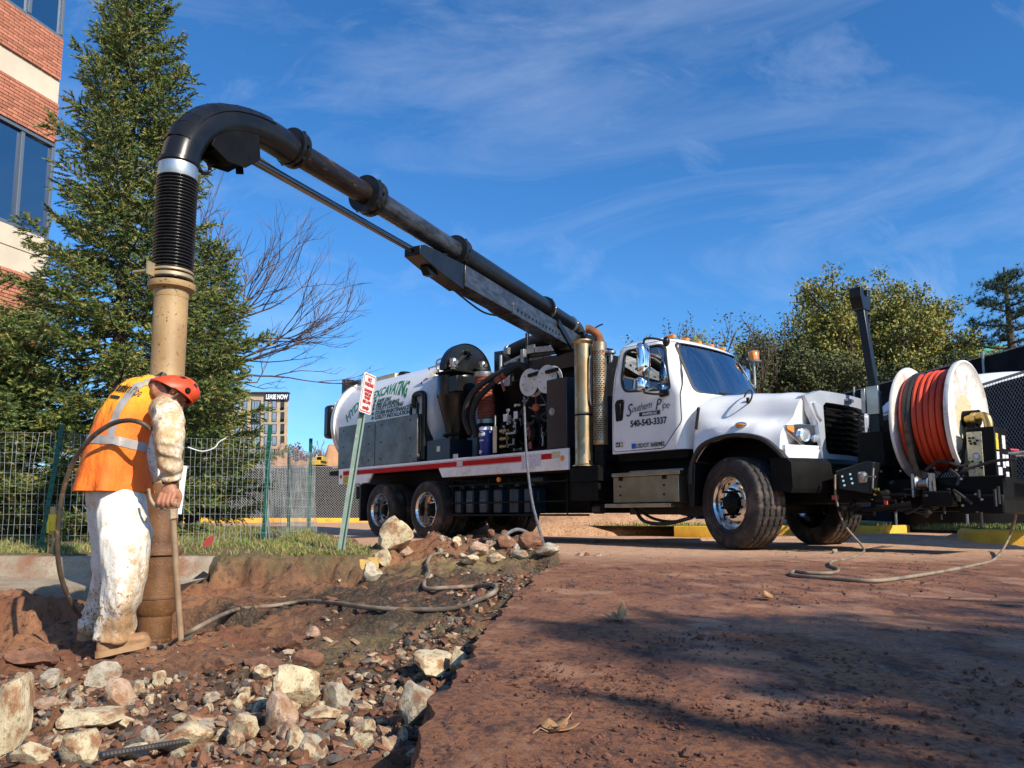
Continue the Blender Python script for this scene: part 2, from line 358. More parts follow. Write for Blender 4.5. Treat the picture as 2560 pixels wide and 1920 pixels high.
# ------------------------------------------------------------------ road sheet with a broken edge
ry = np.concatenate([np.arange(-4, .6, .5), np.geomspace(.6, 12.6, 360), np.linspace(12.7, 13, 4), np.geomspace(13.3, 60, 60)])
nt_ = 260; tt = np.linspace(0, 1, nt_)**2.0
rx = np.zeros((len(ry), nt_)); 
for i, y in enumerate(ry):
    x0 = xl(y)+(.025*fbm(np.array([y*3.1]), np.array([.3]), 4.0, 2)[0]+.018*fbm(np.array([y*17]), np.array([.7]), 2.0, 2)[0] if y < 9 else .1*math.sin(y*9)); rx[i] = x0+(34-x0)*tt
RYY = np.repeat(ry[:, None], nt_, 1); RZ = gz(rx, RYY)+.0035*fbm(rx*11, RYY*11, 3.3, 3)+.004*fbm(rx*2, RYY*2, 9.1, 2)
chip = np.zeros_like(RZ); chip[:, 0] = -.02; RZ = RZ+chip
drop = rx[:, :1]*1.0; X_ = np.concatenate([drop-.03, drop-.012, rx], 1); Y_ = np.concatenate([RYY[:, :1]]*2+[RYY], 1)
lowz = np.where(ry < 8.3, -.34, RZ[:, 0]-.06)[:, None]; Z_ = np.concatenate([lowz, np.where(ry < 8.3, -.055, RZ[:, 0]-.02)[:, None], RZ], 1)
road_me = grid_mesh('road', X_, Y_, Z_, M_road)
vattr(road_me, 'far', np.clip(sstep(6.2, 8.6, Y_+.35*fbm(X_*1.2, Y_*1.2, 2.2)), 0, 1))
vattr(road_me, 'wet', np.clip(sstep(.2, 1.0, X_+.25*fbm(X_*2, Y_*2, 1.2))*(1-sstep(5.2, 7.0, Y_)), 0, 1))
road = link('road', road_me); tag(road, kind='structure')
# ------------------------------------------------------------------ the ground out to the horizon
M_ground = mat('far_ground', (.28, .19, .10), .95, c2=(.15, .14, .06), ns=.15, fine=(.20, .12, .07), fs=1.2, bump=.03, bs=4)
rr = np.concatenate([np.linspace(0, 60, 61), np.geomspace(63, 1500, 34)]); th = np.linspace(0, 2*math.pi, 145)
RR, TH = np.meshgrid(rr, th); AX, AY = RR*np.cos(TH), RR*np.sin(TH)+5
inb = sstep(-10, -9, AX)*(1-sstep(.9, 2, AX))*sstep(-1, 0, AY)*(1-sstep(12, 13, AY))
AZ = gz(AX, AY)-.035-1.3*inb+1.2*sstep(26, 60, AY)+6*sstep(90, 400, AY)
ground = link('ground', grid_mesh('ground', AX, AY, AZ, M_ground)); tag(ground, kind='structure')
# ------------------------------------------------------------------ loose stones, clods, leaves: too many to count
def lumps(name, n, pos, size, mats, seed, flat=.7, sub=0, fmfun=None):
    rs = np.random.RandomState(seed)
    if sub == 0:
        bv = np.array([(1, 0, 0), (-1, 0, 0), (0, 1, 0), (0, -1, 0), (0, 0, 1), (0, 0, -1)], float); bf = np.array([(0, 2, 4), (2, 1, 4), (1, 3, 4), (3, 0, 4), (2, 0, 5), (1, 2, 5), (3, 1, 5), (0, 3, 5)])
    else:
        p = (1+5**.5)/2; bv = np.array([(-1, p, 0), (1, p, 0), (-1, -p, 0), (1, -p, 0), (0, -1, p), (0, 1, p), (0, -1, -p), (0, 1, -p), (p, 0, -1), (p, 0, 1), (-p, 0, -1), (-p, 0, 1)])/1.9
        bf = np.array([(0, 11, 5), (0, 5, 1), (0, 1, 7), (0, 7, 10), (0, 10, 11), (1, 5, 9), (5, 11, 4), (11, 10, 2), (10, 7, 6), (7, 1, 8), (3, 9, 4), (3, 4, 2), (3, 2, 6), (3, 6, 8), (3, 8, 9), (4, 9, 5), (2, 4, 11), (6, 2, 10), (8, 6, 7), (9, 8, 1)])
    k = len(bv); V = np.repeat(bv[None], n, 0)*(1+.45*(rs.rand(n, k, 1)*2-1)); V = V*(size[:, None, None])*np.stack([.6+.8*rs.rand(n), .6+.8*rs.rand(n), flat*(.5+.7*rs.rand(n))], -1)[:, None, :]
    a = rs.rand(n)*6.283; ca, sa = np.cos(a)[:, None], np.sin(a)[:, None]; X = V[..., 0]*ca-V[..., 1]*sa; Y = V[..., 0]*sa+V[..., 1]*ca
    tl = (rs.rand(n)-.5)[:, None]; Zt = V[..., 2]+X*tl; V = np.stack([X, Y, Zt], -1)+pos[:, None, :]
    F = (bf[None]+(np.arange(n)*k)[:, None, None]).reshape(-1, 3)
    fm = np.repeat(rs.randint(0, len(mats), n), len(bf)) if isinstance(mats, list) else None
    o = link(name, soup_mesh(name, V.reshape(-1, 3), F, mats, fm)); return o
rs = np.random.RandomState(3)
n = 20000; yy = 1.15*np.exp(rs.rand(n)**1.2*2.1); xx = xl(yy)+.02+rs.rand(n)**1.25*(.75*yy+.4)
cl = fbm(xx*1.6, yy*1.6, 6.1, 3); keep = rs.rand(n) < np.clip(.25+1.3*cl+.8*np.exp(-((xx-xl(yy))/.07)**2), .05, 1); xx, yy = xx[keep], yy[keep]; sz = .0013+.0065*rs.rand(len(xx))**5; sz = np.where(rs.rand(len(xx)) < .012, sz*2.2, sz)
o = lumps('mud_clods', len(xx), np.stack([xx, yy, gz(xx, yy)+sz*.25], -1), sz, M_clod, 4, .8, 1); tag(o, 'small dark clods of mud scattered over the road', 'mud', kind='stuff')
M_st = [mat('stone_pale', (.48, .38, .25), .9, c2=(.36, .26, .16), ns=14, dirt=(.25, .12, .06), ds=9, dlo=.45, dhi=.6, bump=.004, bs=80),
        mat('stone_tan', (.34, .22, .13), .9, c2=(.20, .11, .06), ns=12, bump=.004, bs=80), mat('stone_red', (.21, .088, .045), .92, c2=(.14, .07, .045), ns=12, bump=.004, bs=80),
        mat('stone_blue', (.15, .125, .10), .9, c2=(.09, .07, .055), ns=16, bump=.004, bs=80), mat('asphalt_bit', (.045, .04, .036), .9, c2=(.10, .08, .06), ns=30, bump=.004, bs=90)]
M_st += [M_st[2], mat('soil_lump', (.20, .082, .038), .95, c2=(.12, .05, .025), ns=20, bump=.005, bs=90), mat('dark_soil_lump', (.085, .042, .024), .95, c2=(.05, .028, .018), ns=20, bump=.005, bs=90)]
n = 44000; yy = 1.7+rs.rand(n)**1.3*6.1; xx = -.72*yy-.1+rs.rand(n)*(.72*yy+.75); ok = (xx < xl(yy)-.01); xx, yy = xx[ok], yy[ok]
dn = np.clip(1.25*np.exp(-(((yy-2.55)/.75)**2))*sstep(-3, -1.8, xx)+.9*np.exp(-((xx-xl(yy)+.2)/.25)**2)+.12+.55*np.exp(-(((xx-.0)/.6)**2+((yy-7.3)/.6)**2))+.5*fbm(xx*2, yy*2, 3.0, 3), .03, 1)
dn = dn*(1-.72*sstep(3.0, 3.7, yy)*(1-sstep(6.6, 7.0, yy))*(1-np.exp(-((xx-xl(yy)+.15)/.22)**2)))
ok = rs.rand(len(xx)) < dn; xx, yy = xx[ok], yy[ok]; zz, mm = soil(xx, yy); ok = mm < .3; xx, yy, zz = xx[ok], yy[ok], zz[ok]
sz = .004+.019*rs.rand(len(xx))**2.8
o = lumps('gravel', len(xx), np.stack([xx, yy, zz+sz*.2], -1), sz, M_st, 8, .75, 1); tag(o, 'loose gravel and crumbs of asphalt in the dug-out trench', 'gravel', kind='stuff')
# ------------------------------------------------------------------ grass
def blades(name, xs_, ys_, zs_, hmin, hmax, seed, w=.0045, lean=.5, straw=.3):
    rs = np.random.RandomState(seed); n = len(xs_); a = rs.rand(n)*6.283; h = hmin+(hmax-hmin)*rs.rand(n)**1.5; ln = lean*h*rs.rand(n)
    dx, dy = np.cos(a), np.sin(a); b = rs.rand(n)*6.283; wx, wy = np.cos(b)*w, np.sin(b)*w
    P = np.stack([xs_, ys_, zs_-.01], -1); mid = P+np.stack([dx*ln*.35, dy*ln*.35, h*.6], -1); tip = P+np.stack([dx*ln, dy*ln, h], -1); W = np.stack([wx, wy, 0*wx], -1)
    V = np.stack([P-W, P+W, mid+W*.8, mid-W*.8, tip], 1).reshape(-1, 3); base = (np.arange(n)*5)[:, None]
    F = np.concatenate([base+np.array([[0, 1, 2]]), base+np.array([[0, 2, 3]]), base+np.array([[3, 2, 4]])], 0)
    fm = np.tile((rs.rand(n) < straw).astype(int), 3)
    return link(name, soup_mesh(name, V, F, [M_grass, M_straw], fm))
n = 62000; yy = 6.78+rs.rand(n)**1.5*4.6; xx = -6.2+rs.rand(n)*5.2; zz, mm = soil(xx, yy); cl = fbm(xx*2.2, yy*2.2, 4.7, 3)
ok = (mm > .85) & ((yy > 6.86)|(xx > -2.5)) & (rs.rand(n) < np.clip(.40+.8*cl+.22*(yy-7), .06, 1)); xx, yy, zz = xx[ok], yy[ok], zz[ok]
g1 = blades('grass', xx, yy, zz, .02, .075, 5, lean=1.1, straw=.5); tag(g1, 'short green and straw coloured grass along the kerb under the wire fence', 'grass', kind='stuff')
# ------------------------------------------------------------------ kerbs
def kerb_profile(fn, L0, L1, prof, nseg, mat_, name, label, broken=None):
    m = MB(); rings = []
    for i in range(nseg+1):
        t = L0+(L1-L0)*i/nseg; rg = []
        for j, (u, z) in enumerate(prof):
            jit = .006*mnoise.fractal(Vector((t*3, u*8, z*8)), 1, 2, 3)
            tt_ = t+(broken(u, z) if (broken and i == nseg) else (broken(u, z)*.6 if broken and i == nseg-1 else 0))
            rg.append(fn(tt_, u+jit, z+jit))
        rings.append(rg)
    m.loft(rings, True, True); return m.build(name, mat_, None, 50)
prof = [(6.75, -.35), (6.75, .035), (6.735, .052), (6.70, .056), (6.63, .055), (6.605, .048), (6.59, .03), (6.565, -.03), (6.54, -.09), (6.50, -.118), (6.40, -.128), (6.2, -.135), (6.02, -.142), (6.0, -.15), (6.0, -.34)]
k = kerb_profile(lambda t, u, z: Vector((t, u, z)), -9.2, -2.50, prof, 90, M_conc, 'concrete_kerb', '', lambda u, z: .22*(6.6-u)*-.55-.18*(z < -.2)+.05*mnoise.noise(Vector((u*9, z*9, 2)))-.06)
tag(k, 'grey concrete kerb and gutter with a broken end behind the worker', 'kerb')
def kerb_run(name, label, pts, h, w, grp=None, fade=None, m=None):
    b = MB(); pts = spline(pts, 10); rings = []
    for i, p in enumerate(pts):
        tn = (pts[min(i+1, len(pts)-1)]-pts[max(i-1, 0)]).normalized(); nn = Vector((-tn.y, tn.x, 0)); j = .004*mnoise.noise(p*4)
        rings.append([p+nn*u+Vector((0, 0, z+j)) for u, z in ((0, -.1), (.008, h*.6), (.02, h-.03), (.05, h), (w-.02, h), (w, h-.02), (w, -.1))])
    b.loft(rings, True, True); o = b.build(name, m or M_yellow, None, 50); tag(o, label, 'kerb', grp); return o
def K(px, py, z): r = ray(px, py); t = (z-CZ)/r.z; return CAM+r*t
kerb_run('yellow_kerb', 'yellow painted kerb round the grass island at the right edge', [(9.9, 9.0, .07), (8.0, 9.45, .075), (6.9, 9.9, .08), (6.35, 10.25, .085), (6.22, 10.6, .085), (6.55, 11.3, .09), (7.6, 13.0, .09), (9.5, 16, .09)][::-1], .135, .16)
kerb_run('yellow_kerb', 'yellow painted kerb seen between the front wheels, behind the truck', [(10.5, 18.2, .09), (8.0, 15.3, .09), (6.6, 13.8, .09), (6.25, 13.55, .09), (5.2, 13.75, .09), (3.9, 14.3, .08), (3.2, 14.8, .07)], .14, .16)
kerb_run('yellow_kerb', 'long yellow kerb far behind the wire fence, below the screened fence', [(-3.5, 24.5, .2), (-8, 24.2, .2), (-14, 24.1, .2), (-22, 24, .2)], .14, .2)
b = MB(); st = hit(925, 1385); 
b.loft([[Vector((x+.03*mnoise.noise(Vector((u*7, z*7, x*3))), 6.62+u, z)) for u, z in ((0, -.16), (.0, -.03), (.02, .02), (.07, .045), (.12, .035), (.15, .0), (.16, -.16))] for x in (-1.31, -1.28, -1.22, -1.18, -1.16)], True, True)
o = b.build('yellow_kerb', mat('worn_yellow_kerb', (.55, .36, .09), .9, c2=(.40, .28, .14), ns=7, dirt=(.26, .14, .07), ds=12, dlo=.5, dhi=.64, bump=.01, bs=40), None, 40); tag(o, 'broken off stub of yellow painted kerb under the big rock', 'kerb')
# grass on the kerbed islands to the right
def poly_sheet(name, pts, z, m):
    b = MB(); b.add([(x, y, z) for x, y in pts], [tuple(range(len(pts)))]); o = b.build(name, m, None, None); return o
M_turf = mat('turf_soil', (.13, .10, .04), .95, c2=(.10, .12, .03), ns=3, bump=.01, bs=40)
o = poly_sheet('grass_island', [(6.45, 10.6), (6.5, 10.35), (7.0, 10.02), (8.1, 9.58), (10, 9.15), (14, 9), (14, 16), (9.6, 15.8), (7.7, 13)], .205, M_turf); tag(o, kind='structure')
o = poly_sheet('grass_verge', [(6.3, 13.75), (6.7, 14.0), (8.1, 15.5), (10.6, 18.4), (8, 24), (-1, 24), (-1, 17.1), (2, 15.4), (5.2, 13.95)], .205, M_turf); tag(o, kind='structure')
n = 16000; xx = 6.4+rs.rand(n)*4.4; yy = 9.1+rs.rand(n)**1.4*3.2; ok = yy > np.interp(xx, [6.4, 6.6, 7, 8.1, 10, 12], [10.9, 10.35, 10.08, 9.64, 9.2, 9.1]); xx, yy = xx[ok], yy[ok]
g = blades('grass', xx, yy, 0*xx+.2, .03, .12, 6, w=.006, lean=1.0, straw=.25); tag(g, 'green grass on the yellow kerbed island at the right edge', 'grass', kind='stuff')
n = 9000; xx = 1+rs.rand(n)*8; yy = 13.8+rs.rand(n)**1.5*2.4; ok = yy > np.interp(xx, [-1, 2, 5.2, 6.3, 6.7, 8.1], [17.1, 15.4, 13.95, 13.75, 14.0, 15.5]); xx, yy = xx[ok], yy[ok]
g = blades('grass', xx, yy, 0*xx+.2, .03, .12, 7, w=.008, lean=1.0, straw=.3); tag(g, 'green grass behind the yellow kerb in front of the truck', 'grass', kind='stuff')

def sand(cx, cy, w, d, h, seed):
    u = np.linspace(-1, 1, 70); X, Y = np.meshgrid(u, u); r_ = np.sqrt(X**2+Y**2); Z = h*np.clip(1-r_**2, 0, 1)**.8*(1+.25*fbm(X*3+seed, Y*3, 1.0)+.10*fbm(X*14, Y*14, 2.0))-.1*(r_ > .98); return link('sand_bank', grid_mesh('sand_bank', cx+X*w, cy+Y*d, Z+.02, mat('tan_sand', (.50, .30, .17), .95, c2=(.40, .22, .12), ns=2, fine=(.26, .13, .07), fs=25, bump=.02, bs=18)))
o = sand(1.6, 17.6, 3.4, 2.2, .62, 4); tag(o, 'bank of tan sand seen under the truck between its axles', 'sand')
# ================================================================== the truck
TA = R(48.5); TO = Vector((3.54, 9.925, 0))
TD = Vector((math.cos(TA), -math.sin(TA), 0)); TL = Vector((math.sin(TA), math.cos(TA), 0))
def T2W(x, y, z): return TO+TD*x+TL*y+Vector((0, 0, z))
def W2T(p): q = Vector(p)-TO; return Vector((q.dot(TD), q.dot(TL), q.z))
M_white = mat('truck_white_paint', (.78, .78, .78), .30, coat=.5)
def f_white(t, b):
    n = NT(t); sx = t.nodes.new('ShaderNodeSeparateXYZ'); t.links.new(n.tc, sx.inputs[0]); low = n.rng(sx.outputs['Z'], 1.75, 1.0, 0, .16)
    d = n.rng(n.op('ADD', n.noise(5, 9, .7), low), .58, .82); sp_ = n.rng(n.op('ADD', n.noise(60, 4, .6), n.op('MULTIPLY', low, .6)), .68, .74)
    c = n.mix(n.op('MULTIPLY', d, .6), n.mix(n.rng(n.noise(1.5, 4), .4, .65), (.79, .79, .79), (.72, .72, .71)), (.50, .42, .36)); c = n.mix(n.op('MULTIPLY', sp_, .7), c, (.36, .24, .17)); t.links.new(c, b.inputs['Base Color'])
    t.links.new(n.rng(d, 0, 1, .28, .6), b.inputs['Roughness'])
rebuild(M_white, f_white)
M_black = mat('truck_black_paint', (.0055, .0055, .006), .30, c2=(.010, .010, .011), ns=5, rvar=.08, dirt=(.03, .024, .02), ds=7, dlo=.62, dhi=.80, drough=.7, spec=.35)
M_blackm = mat('black_matt_steel', (.003, .003, .0033), .55, c2=(.006, .0058, .0055), ns=6, bump=.001, bs=60, spec=.14)
M_rubber = mat('black_rubber', (.009, .0085, .0085), .55, c2=(.018, .016, .015), ns=12, bump=.001, bs=90)
M_tyre = mat('tyre_rubber', (.014, .013, .013), .75, c2=(.034, .026, .021), ns=7, dirt=(.13, .085, .06), ds=3.5, dlo=.48, dhi=.70, bump=.002, bs=120)
M_chrome = mat('chrome', (.82, .82, .84), .07, 1.0, dirt=(.35, .25, .18), ds=6, dlo=.64, dhi=.8, drough=.7)
M_rim = mat('dusty_polished_rim', (.72, .71, .69), .16, 1.0, c2=(.60, .57, .52), ns=5, dirt=(.26, .18, .12), ds=6, dlo=.52, dhi=.68, drough=.75)
M_alu = mat('aluminium', (.55, .53, .48), .33, 1.0, c2=(.40, .36, .30), ns=5, dirt=(.28, .19, .11), ds=6, dlo=.55, dhi=.75, drough=.8)
M_steel = mat('galvanised_steel', (.42, .43, .43), .42, .9, c2=(.28, .28, .27), ns=8, dirt=(.20, .13, .08), ds=7, dlo=.58, dhi=.75, drough=.8)
M_stack = mat('rusty_stack_steel', (.50, .41, .27), .36, .9, c2=(.34, .23, .12), ns=5, stretch=(1, 1, .35), dirt=(.20, .085, .03), ds=9, dlo=.50, dhi=.70, drough=.85)
M_rust = mat('rust', (.24, .085, .03), .85, c2=(.10, .045, .02), ns=9, bump=.001, bs=80)
M_boomp = mat('worn_boom_pipe', (.040, .028, .020), .36, .55, c2=(.018, .016, .015), ns=4, stretch=(1, 1, 4), dirt=(.20, .085, .03), ds=6, dlo=.56, dhi=.70, drough=.7)
M_boomg = mat('scuffed_grey_pipe', (.075, .085, .10), .30, .5, c2=(.035, .035, .038), ns=5, stretch=(1, 1, 3), rvar=.1)
M_mudpipe = mat('mud_coated_pipe', (.40, .26, .115), .55, c2=(.30, .18, .075), ns=3, fine=(.15, .075, .03), fs=38, flo=.60, fhi=.68, dirt=(.30, .31, .30), ds=3, dlo=.66, dhi=.74, bump=.002, bs=60)
M_mudwet = mat('wet_mud_pipe', (.17, .078, .030), .42, c2=(.10, .045, .018), ns=6, fine=(.28, .14, .06), fs=70, flo=.62, fhi=.7, bump=.003, bs=90)
M_glass = bpy.data.materials.new('cab_glass'); M_glass.use_nodes = True
def f_glass(t, b):
    t.nodes.remove(b); g = t.nodes.new('ShaderNodeBsdfGlossy'); g.inputs['Roughness'].default_value = .02; g.inputs['Color'].default_value = (.9, .95, 1, 1)
    tr = t.nodes.new('ShaderNodeBsdfTransparent'); tr.inputs['Color'].default_value = (.74, .82, .84, 1)
    fr = t.nodes.new('ShaderNodeFresnel'); fr.inputs['IOR'].default_value = 1.55
    ad = t.nodes.new('ShaderNodeMath'); ad.operation = 'ADD'; ad.inputs[1].default_value = .30; t.links.new(fr.outputs[0], ad.inputs[0])
    mx = t.nodes.new('ShaderNodeMixShader'); t.links.new(ad.outputs[0], mx.inputs[0]); t.links.new(tr.outputs[0], mx.inputs[1]); t.links.new(g.outputs[0], mx.inputs[2]); t.links.new(mx.outputs[0], t.nodes['Material Output'].inputs[0])
f_glass(M_glass.node_tree, M_glass.node_tree.nodes['Principled BSDF'])
M_lens = mat('headlight_lens', (.75, .8, .85), .06, .7)
M_amber = mat('amber_lens', (.75, .22, .01), .2, coat=.5); M_red = mat('red_reflective_tape', (.50, .012, .010), .65, c2=(.40, .010, .008), ns=6, spec=.15)
M_redlens = mat('red_lens', (.4, .01, .01), .2); M_paper = mat('label_paper', (.70, .66, .68), .6, fine=(.25, .22, .3), fs=60, flo=.52, fhi=.58, stretch=(1, 1, 2.2))
M_cream = mat('cream_label', (.62, .52, .33), .6, fine=(.25, .2, .1), fs=70, flo=.54, fhi=.6)
M_yellab = mat('yellow_label', (.55, .45, .03), .6, fine=(.06, .05, .01), fs=45, flo=.56, fhi=.62)
M_ink = mat('black_lettering', (.015, .015, .016), .5); M_green = mat('green_lettering', (.01, .20, .075), .45, c2=(.01, .15, .05), ns=4)
M_whitep = mat('white_print', (.8, .8, .8), .5); M_bluel = mat('blue_print', (.03, .10, .45), .5)
M_hosered = mat('orange_red_hose', (.62, .060, .014), .5, c2=(.50, .042, .012), ns=4, dirt=(.12, .03, .02), ds=8, dlo=.62, dhi=.78, bump=.001, bs=60)
M_redrib = mat('brick_red_duct', (.30, .07, .035), .7, c2=(.18, .04, .025), ns=6)
M_reelw = mat('reel_white_paint', (.72, .72, .70), .35, c2=(.60, .58, .54), ns=3, dirt=(.42, .33, .23), ds=5, dlo=.50, dhi=.70, drough=.7)
M_brass = mat('brass_fitting', (.50, .36, .14), .4, .9, c2=(.36, .24, .09), ns=8)
M_diam = mat('diamond_plate', (.46, .42, .33), .32, .9, c2=(.34, .29, .20), ns=2.5, dirt=(.26, .19, .12), ds=5, dlo=.58, dhi=.78, drough=.7)
def f_diam(t, b, sc=(28, 28, 28)):
    n = NT(t); m = t.nodes.new('ShaderNodeMapping'); m.inputs['Rotation'].default_value = (0, R(45), 0); m.inputs['Scale'].default_value = sc; t.links.new(n.tc, m.inputs[0])
    ch = t.nodes.new('ShaderNodeTexWave'); ch.wave_type = 'BANDS'; ch.bands_direction = 'X'; ch.inputs['Scale'].default_value = .55; t.links.new(m.outputs[0], ch.inputs['Vector'])
    c2 = t.nodes.new('ShaderNodeTexWave'); c2.bands_direction = 'Z'; c2.inputs['Scale'].default_value = .55; t.links.new(m.outputs[0], c2.inputs['Vector'])
    mx = n.op('MULTIPLY', ch.outputs['Fac'], c2.outputs['Fac']); n.bump(n.rng(mx, .35, .6), .006, b)
rebuild(M_diam, f_diam)
M_diam2 = mat('dull_diamond_plate', (.20, .195, .18), .42, .8, c2=(.13, .12, .105), ns=2.5, dirt=(.10, .08, .06), ds=4, dlo=.55, dhi=.78, drough=.7)
rebuild(M_diam2, lambda t, b: f_diam(t, b, (16, 16, 16)))
M_perf = mat('perforated_heat_shield', (.42, .36, .26), .4, .8, c2=(.28, .18, .10), ns=6, dirt=(.24, .10, .04), ds=8, dlo=.54, dhi=.72, drough=.8)
truck = empty('vacuum_truck', TO, -TA, 'white hydro excavation vacuum truck with black boom parked on the muddy road', 'truck')
SMALL = ('rivets', 'bolts', 'valve_fittings', 'hydraulic_hoses', 'front_fittings', 'control_knobs', 'shield_slots', 'beam_holes', 'underbody_hoses', 'plate_weld_seams', 'vacuum_linkage', 'pinstripe', 'reel_bracket', 'red_tag', 'red_strap', 'duct_clamp', 'tail_light', 'red_drain_valve', 'cuff_bolt', 'control_cable', 'loose_hydraulic_line', 'hose_clamp')
def tb(m, name, mats, parent=None, **k):
    o = m.build(name, mats, parent or truck, **k)
    if name in SMALL: o['kind'] = 'stuff'
    return o
# ---------------------------------------------------------------- booleans on plain meshes
def boolm(mb, mats, ops, smooth=35, name='m'):
    objs = []
    def mk(b, m):
        o = bpy.data.objects.new('tmp', b.mesh('tmp', m, None)); col.objects.link(o); objs.append(o); return o
    a = mk(mb, mats)
    for b, op, m in ops:
        c = mk(b, m); md = a.modifiers.new('b', 'BOOLEAN'); md.object = c; md.operation = op; md.solver = 'EXACT'
        try: md.material_mode = 'TRANSFER'
        except Exception: pass
    dg = bpy.context.evaluated_depsgraph_get(); me = bpy.data.meshes.new_from_object(a.evaluated_get(dg))
    for o in objs: bpy.data.objects.remove(o)
    me.name = name
    if smooth is not None:
        me.polygons.foreach_set('use_smooth', [True]*len(me.polygons)); me.set_sharp_from_angle(angle=R(smooth))
    return me
def tl(name, me, parent=None): return link(name, me, parent or truck)
KINDS = ('hand_holes', 'lug_nuts')
XZ = lambda u, v, w: Vector((u, w, v))        # polygon in x,z pushed along y
YZ = lambda u, v, w: Vector((w, u, v))        # polygon in y,z pushed along x
XY = lambda u, v, w: Vector((u, v, w))
def rpoly(pts, r=.04, n=4):
    out = []; m = len(pts)
    for i in range(m):
        p = Vector((*pts[i], 0)); a = Vector((*pts[i-1], 0)); b = Vector((*pts[(i+1) % m], 0)); da = (a-p); db = (b-p); q = min(r, da.length*.45, db.length*.45); s = p+da.normalized()*q; e = p+db.normalized()*q
        for k in range(n+1):
            t = k/n; v = s*(1-t)**2+p*2*t*(1-t)+e*t*t; out.append((v.x, v.y))
    return out
def opoly(pts, d):          # grow a polygon about its own centre
    cx = sum(p[0] for p in pts)/len(pts); cy = sum(p[1] for p in pts)/len(pts); out = []
    for x, y in pts:
        v = Vector((x-cx, y-cy)); out.append((x+v.x/v.length*d, y+v.y/v.length*d))
    return out
# ---------------------------------------------------------------- cab
def cab_solid(off=0.0, zb=1.27):
    m = MB(); rings = []
    for z, ins in ((zb-off, 0), (1.5, 0), (1.75, 0), (1.98, 0), (2.15, .0), (2.35, .0), (2.55, .0), (2.68, .005), (2.76, .022), (2.82, .055), (2.862, .12), (2.888, .25), (2.90, .5)):
        zz = z+(off if z > 2.5 else 0)
        w = 1.05-.012*max(0, z-1.9)/.8-.085*sstep(2.0, 2.75, z)+.01*sstep(1.9, 1.6, z); xr = -2.06+.05*sstep(2.3, 2.8, z); xf = -.58 if z <= 1.98 else lerp(-.58, -1.02, (z-1.98)/.82)
        w = max(.05, w+off-ins); xr = xr-off+ins*.7; xf = xf+off-ins*.75
        pts = []; N = 8
        def fx(y): return xf-.17*(abs(y)/1.05)**2.2
        rc = .11
        for i in range(N+1):       # rear corners and sides, counter-clockwise
            a = math.pi+math.pi/2*i/N; pts.append((xr+rc+rc*math.cos(a), -w+rc+rc*math.sin(a)))
        rf = .16
        ex = fx(w)
        for i in range(N+1):
            a = -math.pi/2+math.pi/2*i/N*.93; pts.append((ex-rf+rf*math.cos(a)+.0, -w+rf+rf*math.sin(a)))
        for i in range(1, 12): y = lerp(-w+rf*.95, w-rf*.95, i/12); pts.append((fx(y), y))
        for i in range(N+1):
            a = math.pi/2*.07+math.pi/2*i/N*.93; pts.append((ex-rf+rf*math.cos(a), w-rf+rf*math.sin(a)))
        for i in range(N+1):
            a = math.pi/2+math.pi/2*i/N; pts.append((xr+rc+rc*math.cos(a), w-rc+rc*math.sin(a)))
        rings.append([Vector((x, y, zz)) for x, y in pts])
    m.loft(rings, True, True); return m
SW = rpoly([(-1.77, 2.14), (-.98, 2.07), (-1.17, 2.73), (-1.84, 2.74), (-1.85, 2.3)], .09)
WS = rpoly([(-.83, 2.03), (.83, 2.03), (.74, 2.765), (-.74, 2.765)], .10)
RW = rpoly([(-.72, 2.12), (.72, 2.12), (.70, 2.62), (-.70, 2.62)], .08)
DOOR = rpoly([(-1.98, 1.30), (-1.10, 1.30), (-.83, 1.62), (-.85, 2.12), (-1.10, 2.79), (-1.95, 2.80)], .06)
def pr(poly, fn, a, b): return MB().prism(poly, fn, a, b)
cab = tl('cab', boolm(cab_solid(), M_white, [(cab_solid(-.03), 'DIFFERENCE', M_blackm), (pr(SW, XZ, -1.5, 1.5), 'DIFFERENCE', M_blackm), (pr(WS, YZ, -1.35, 0), 'DIFFERENCE', M_blackm), (pr(RW, YZ, -2.3, -1.9), 'DIFFERENCE', M_blackm)], 30))
tl('rear_window', boolm(cab_solid(-.006), M_glass, [(pr(RW, YZ, -2.3, -1.9), 'INTERSECT', M_glass), (cab_solid(-.012), 'DIFFERENCE', M_glass)], 40), cab)
tl('windscreen', boolm(cab_solid(-.006), M_glass, [(pr(WS, YZ, -1.35, 0), 'INTERSECT', M_glass), (cab_solid(-.012), 'DIFFERENCE', M_glass)], 40), cab)
tl('windscreen_seal', boolm(cab_solid(.005), M_rubber, [(pr(opoly(WS, .035), YZ, -1.33, 0), 'INTERSECT', M_rubber), (pr(WS, YZ, -1.5, .5), 'DIFFERENCE', M_rubber), (cab_solid(-.01), 'DIFFERENCE', M_rubber)], 40), cab)
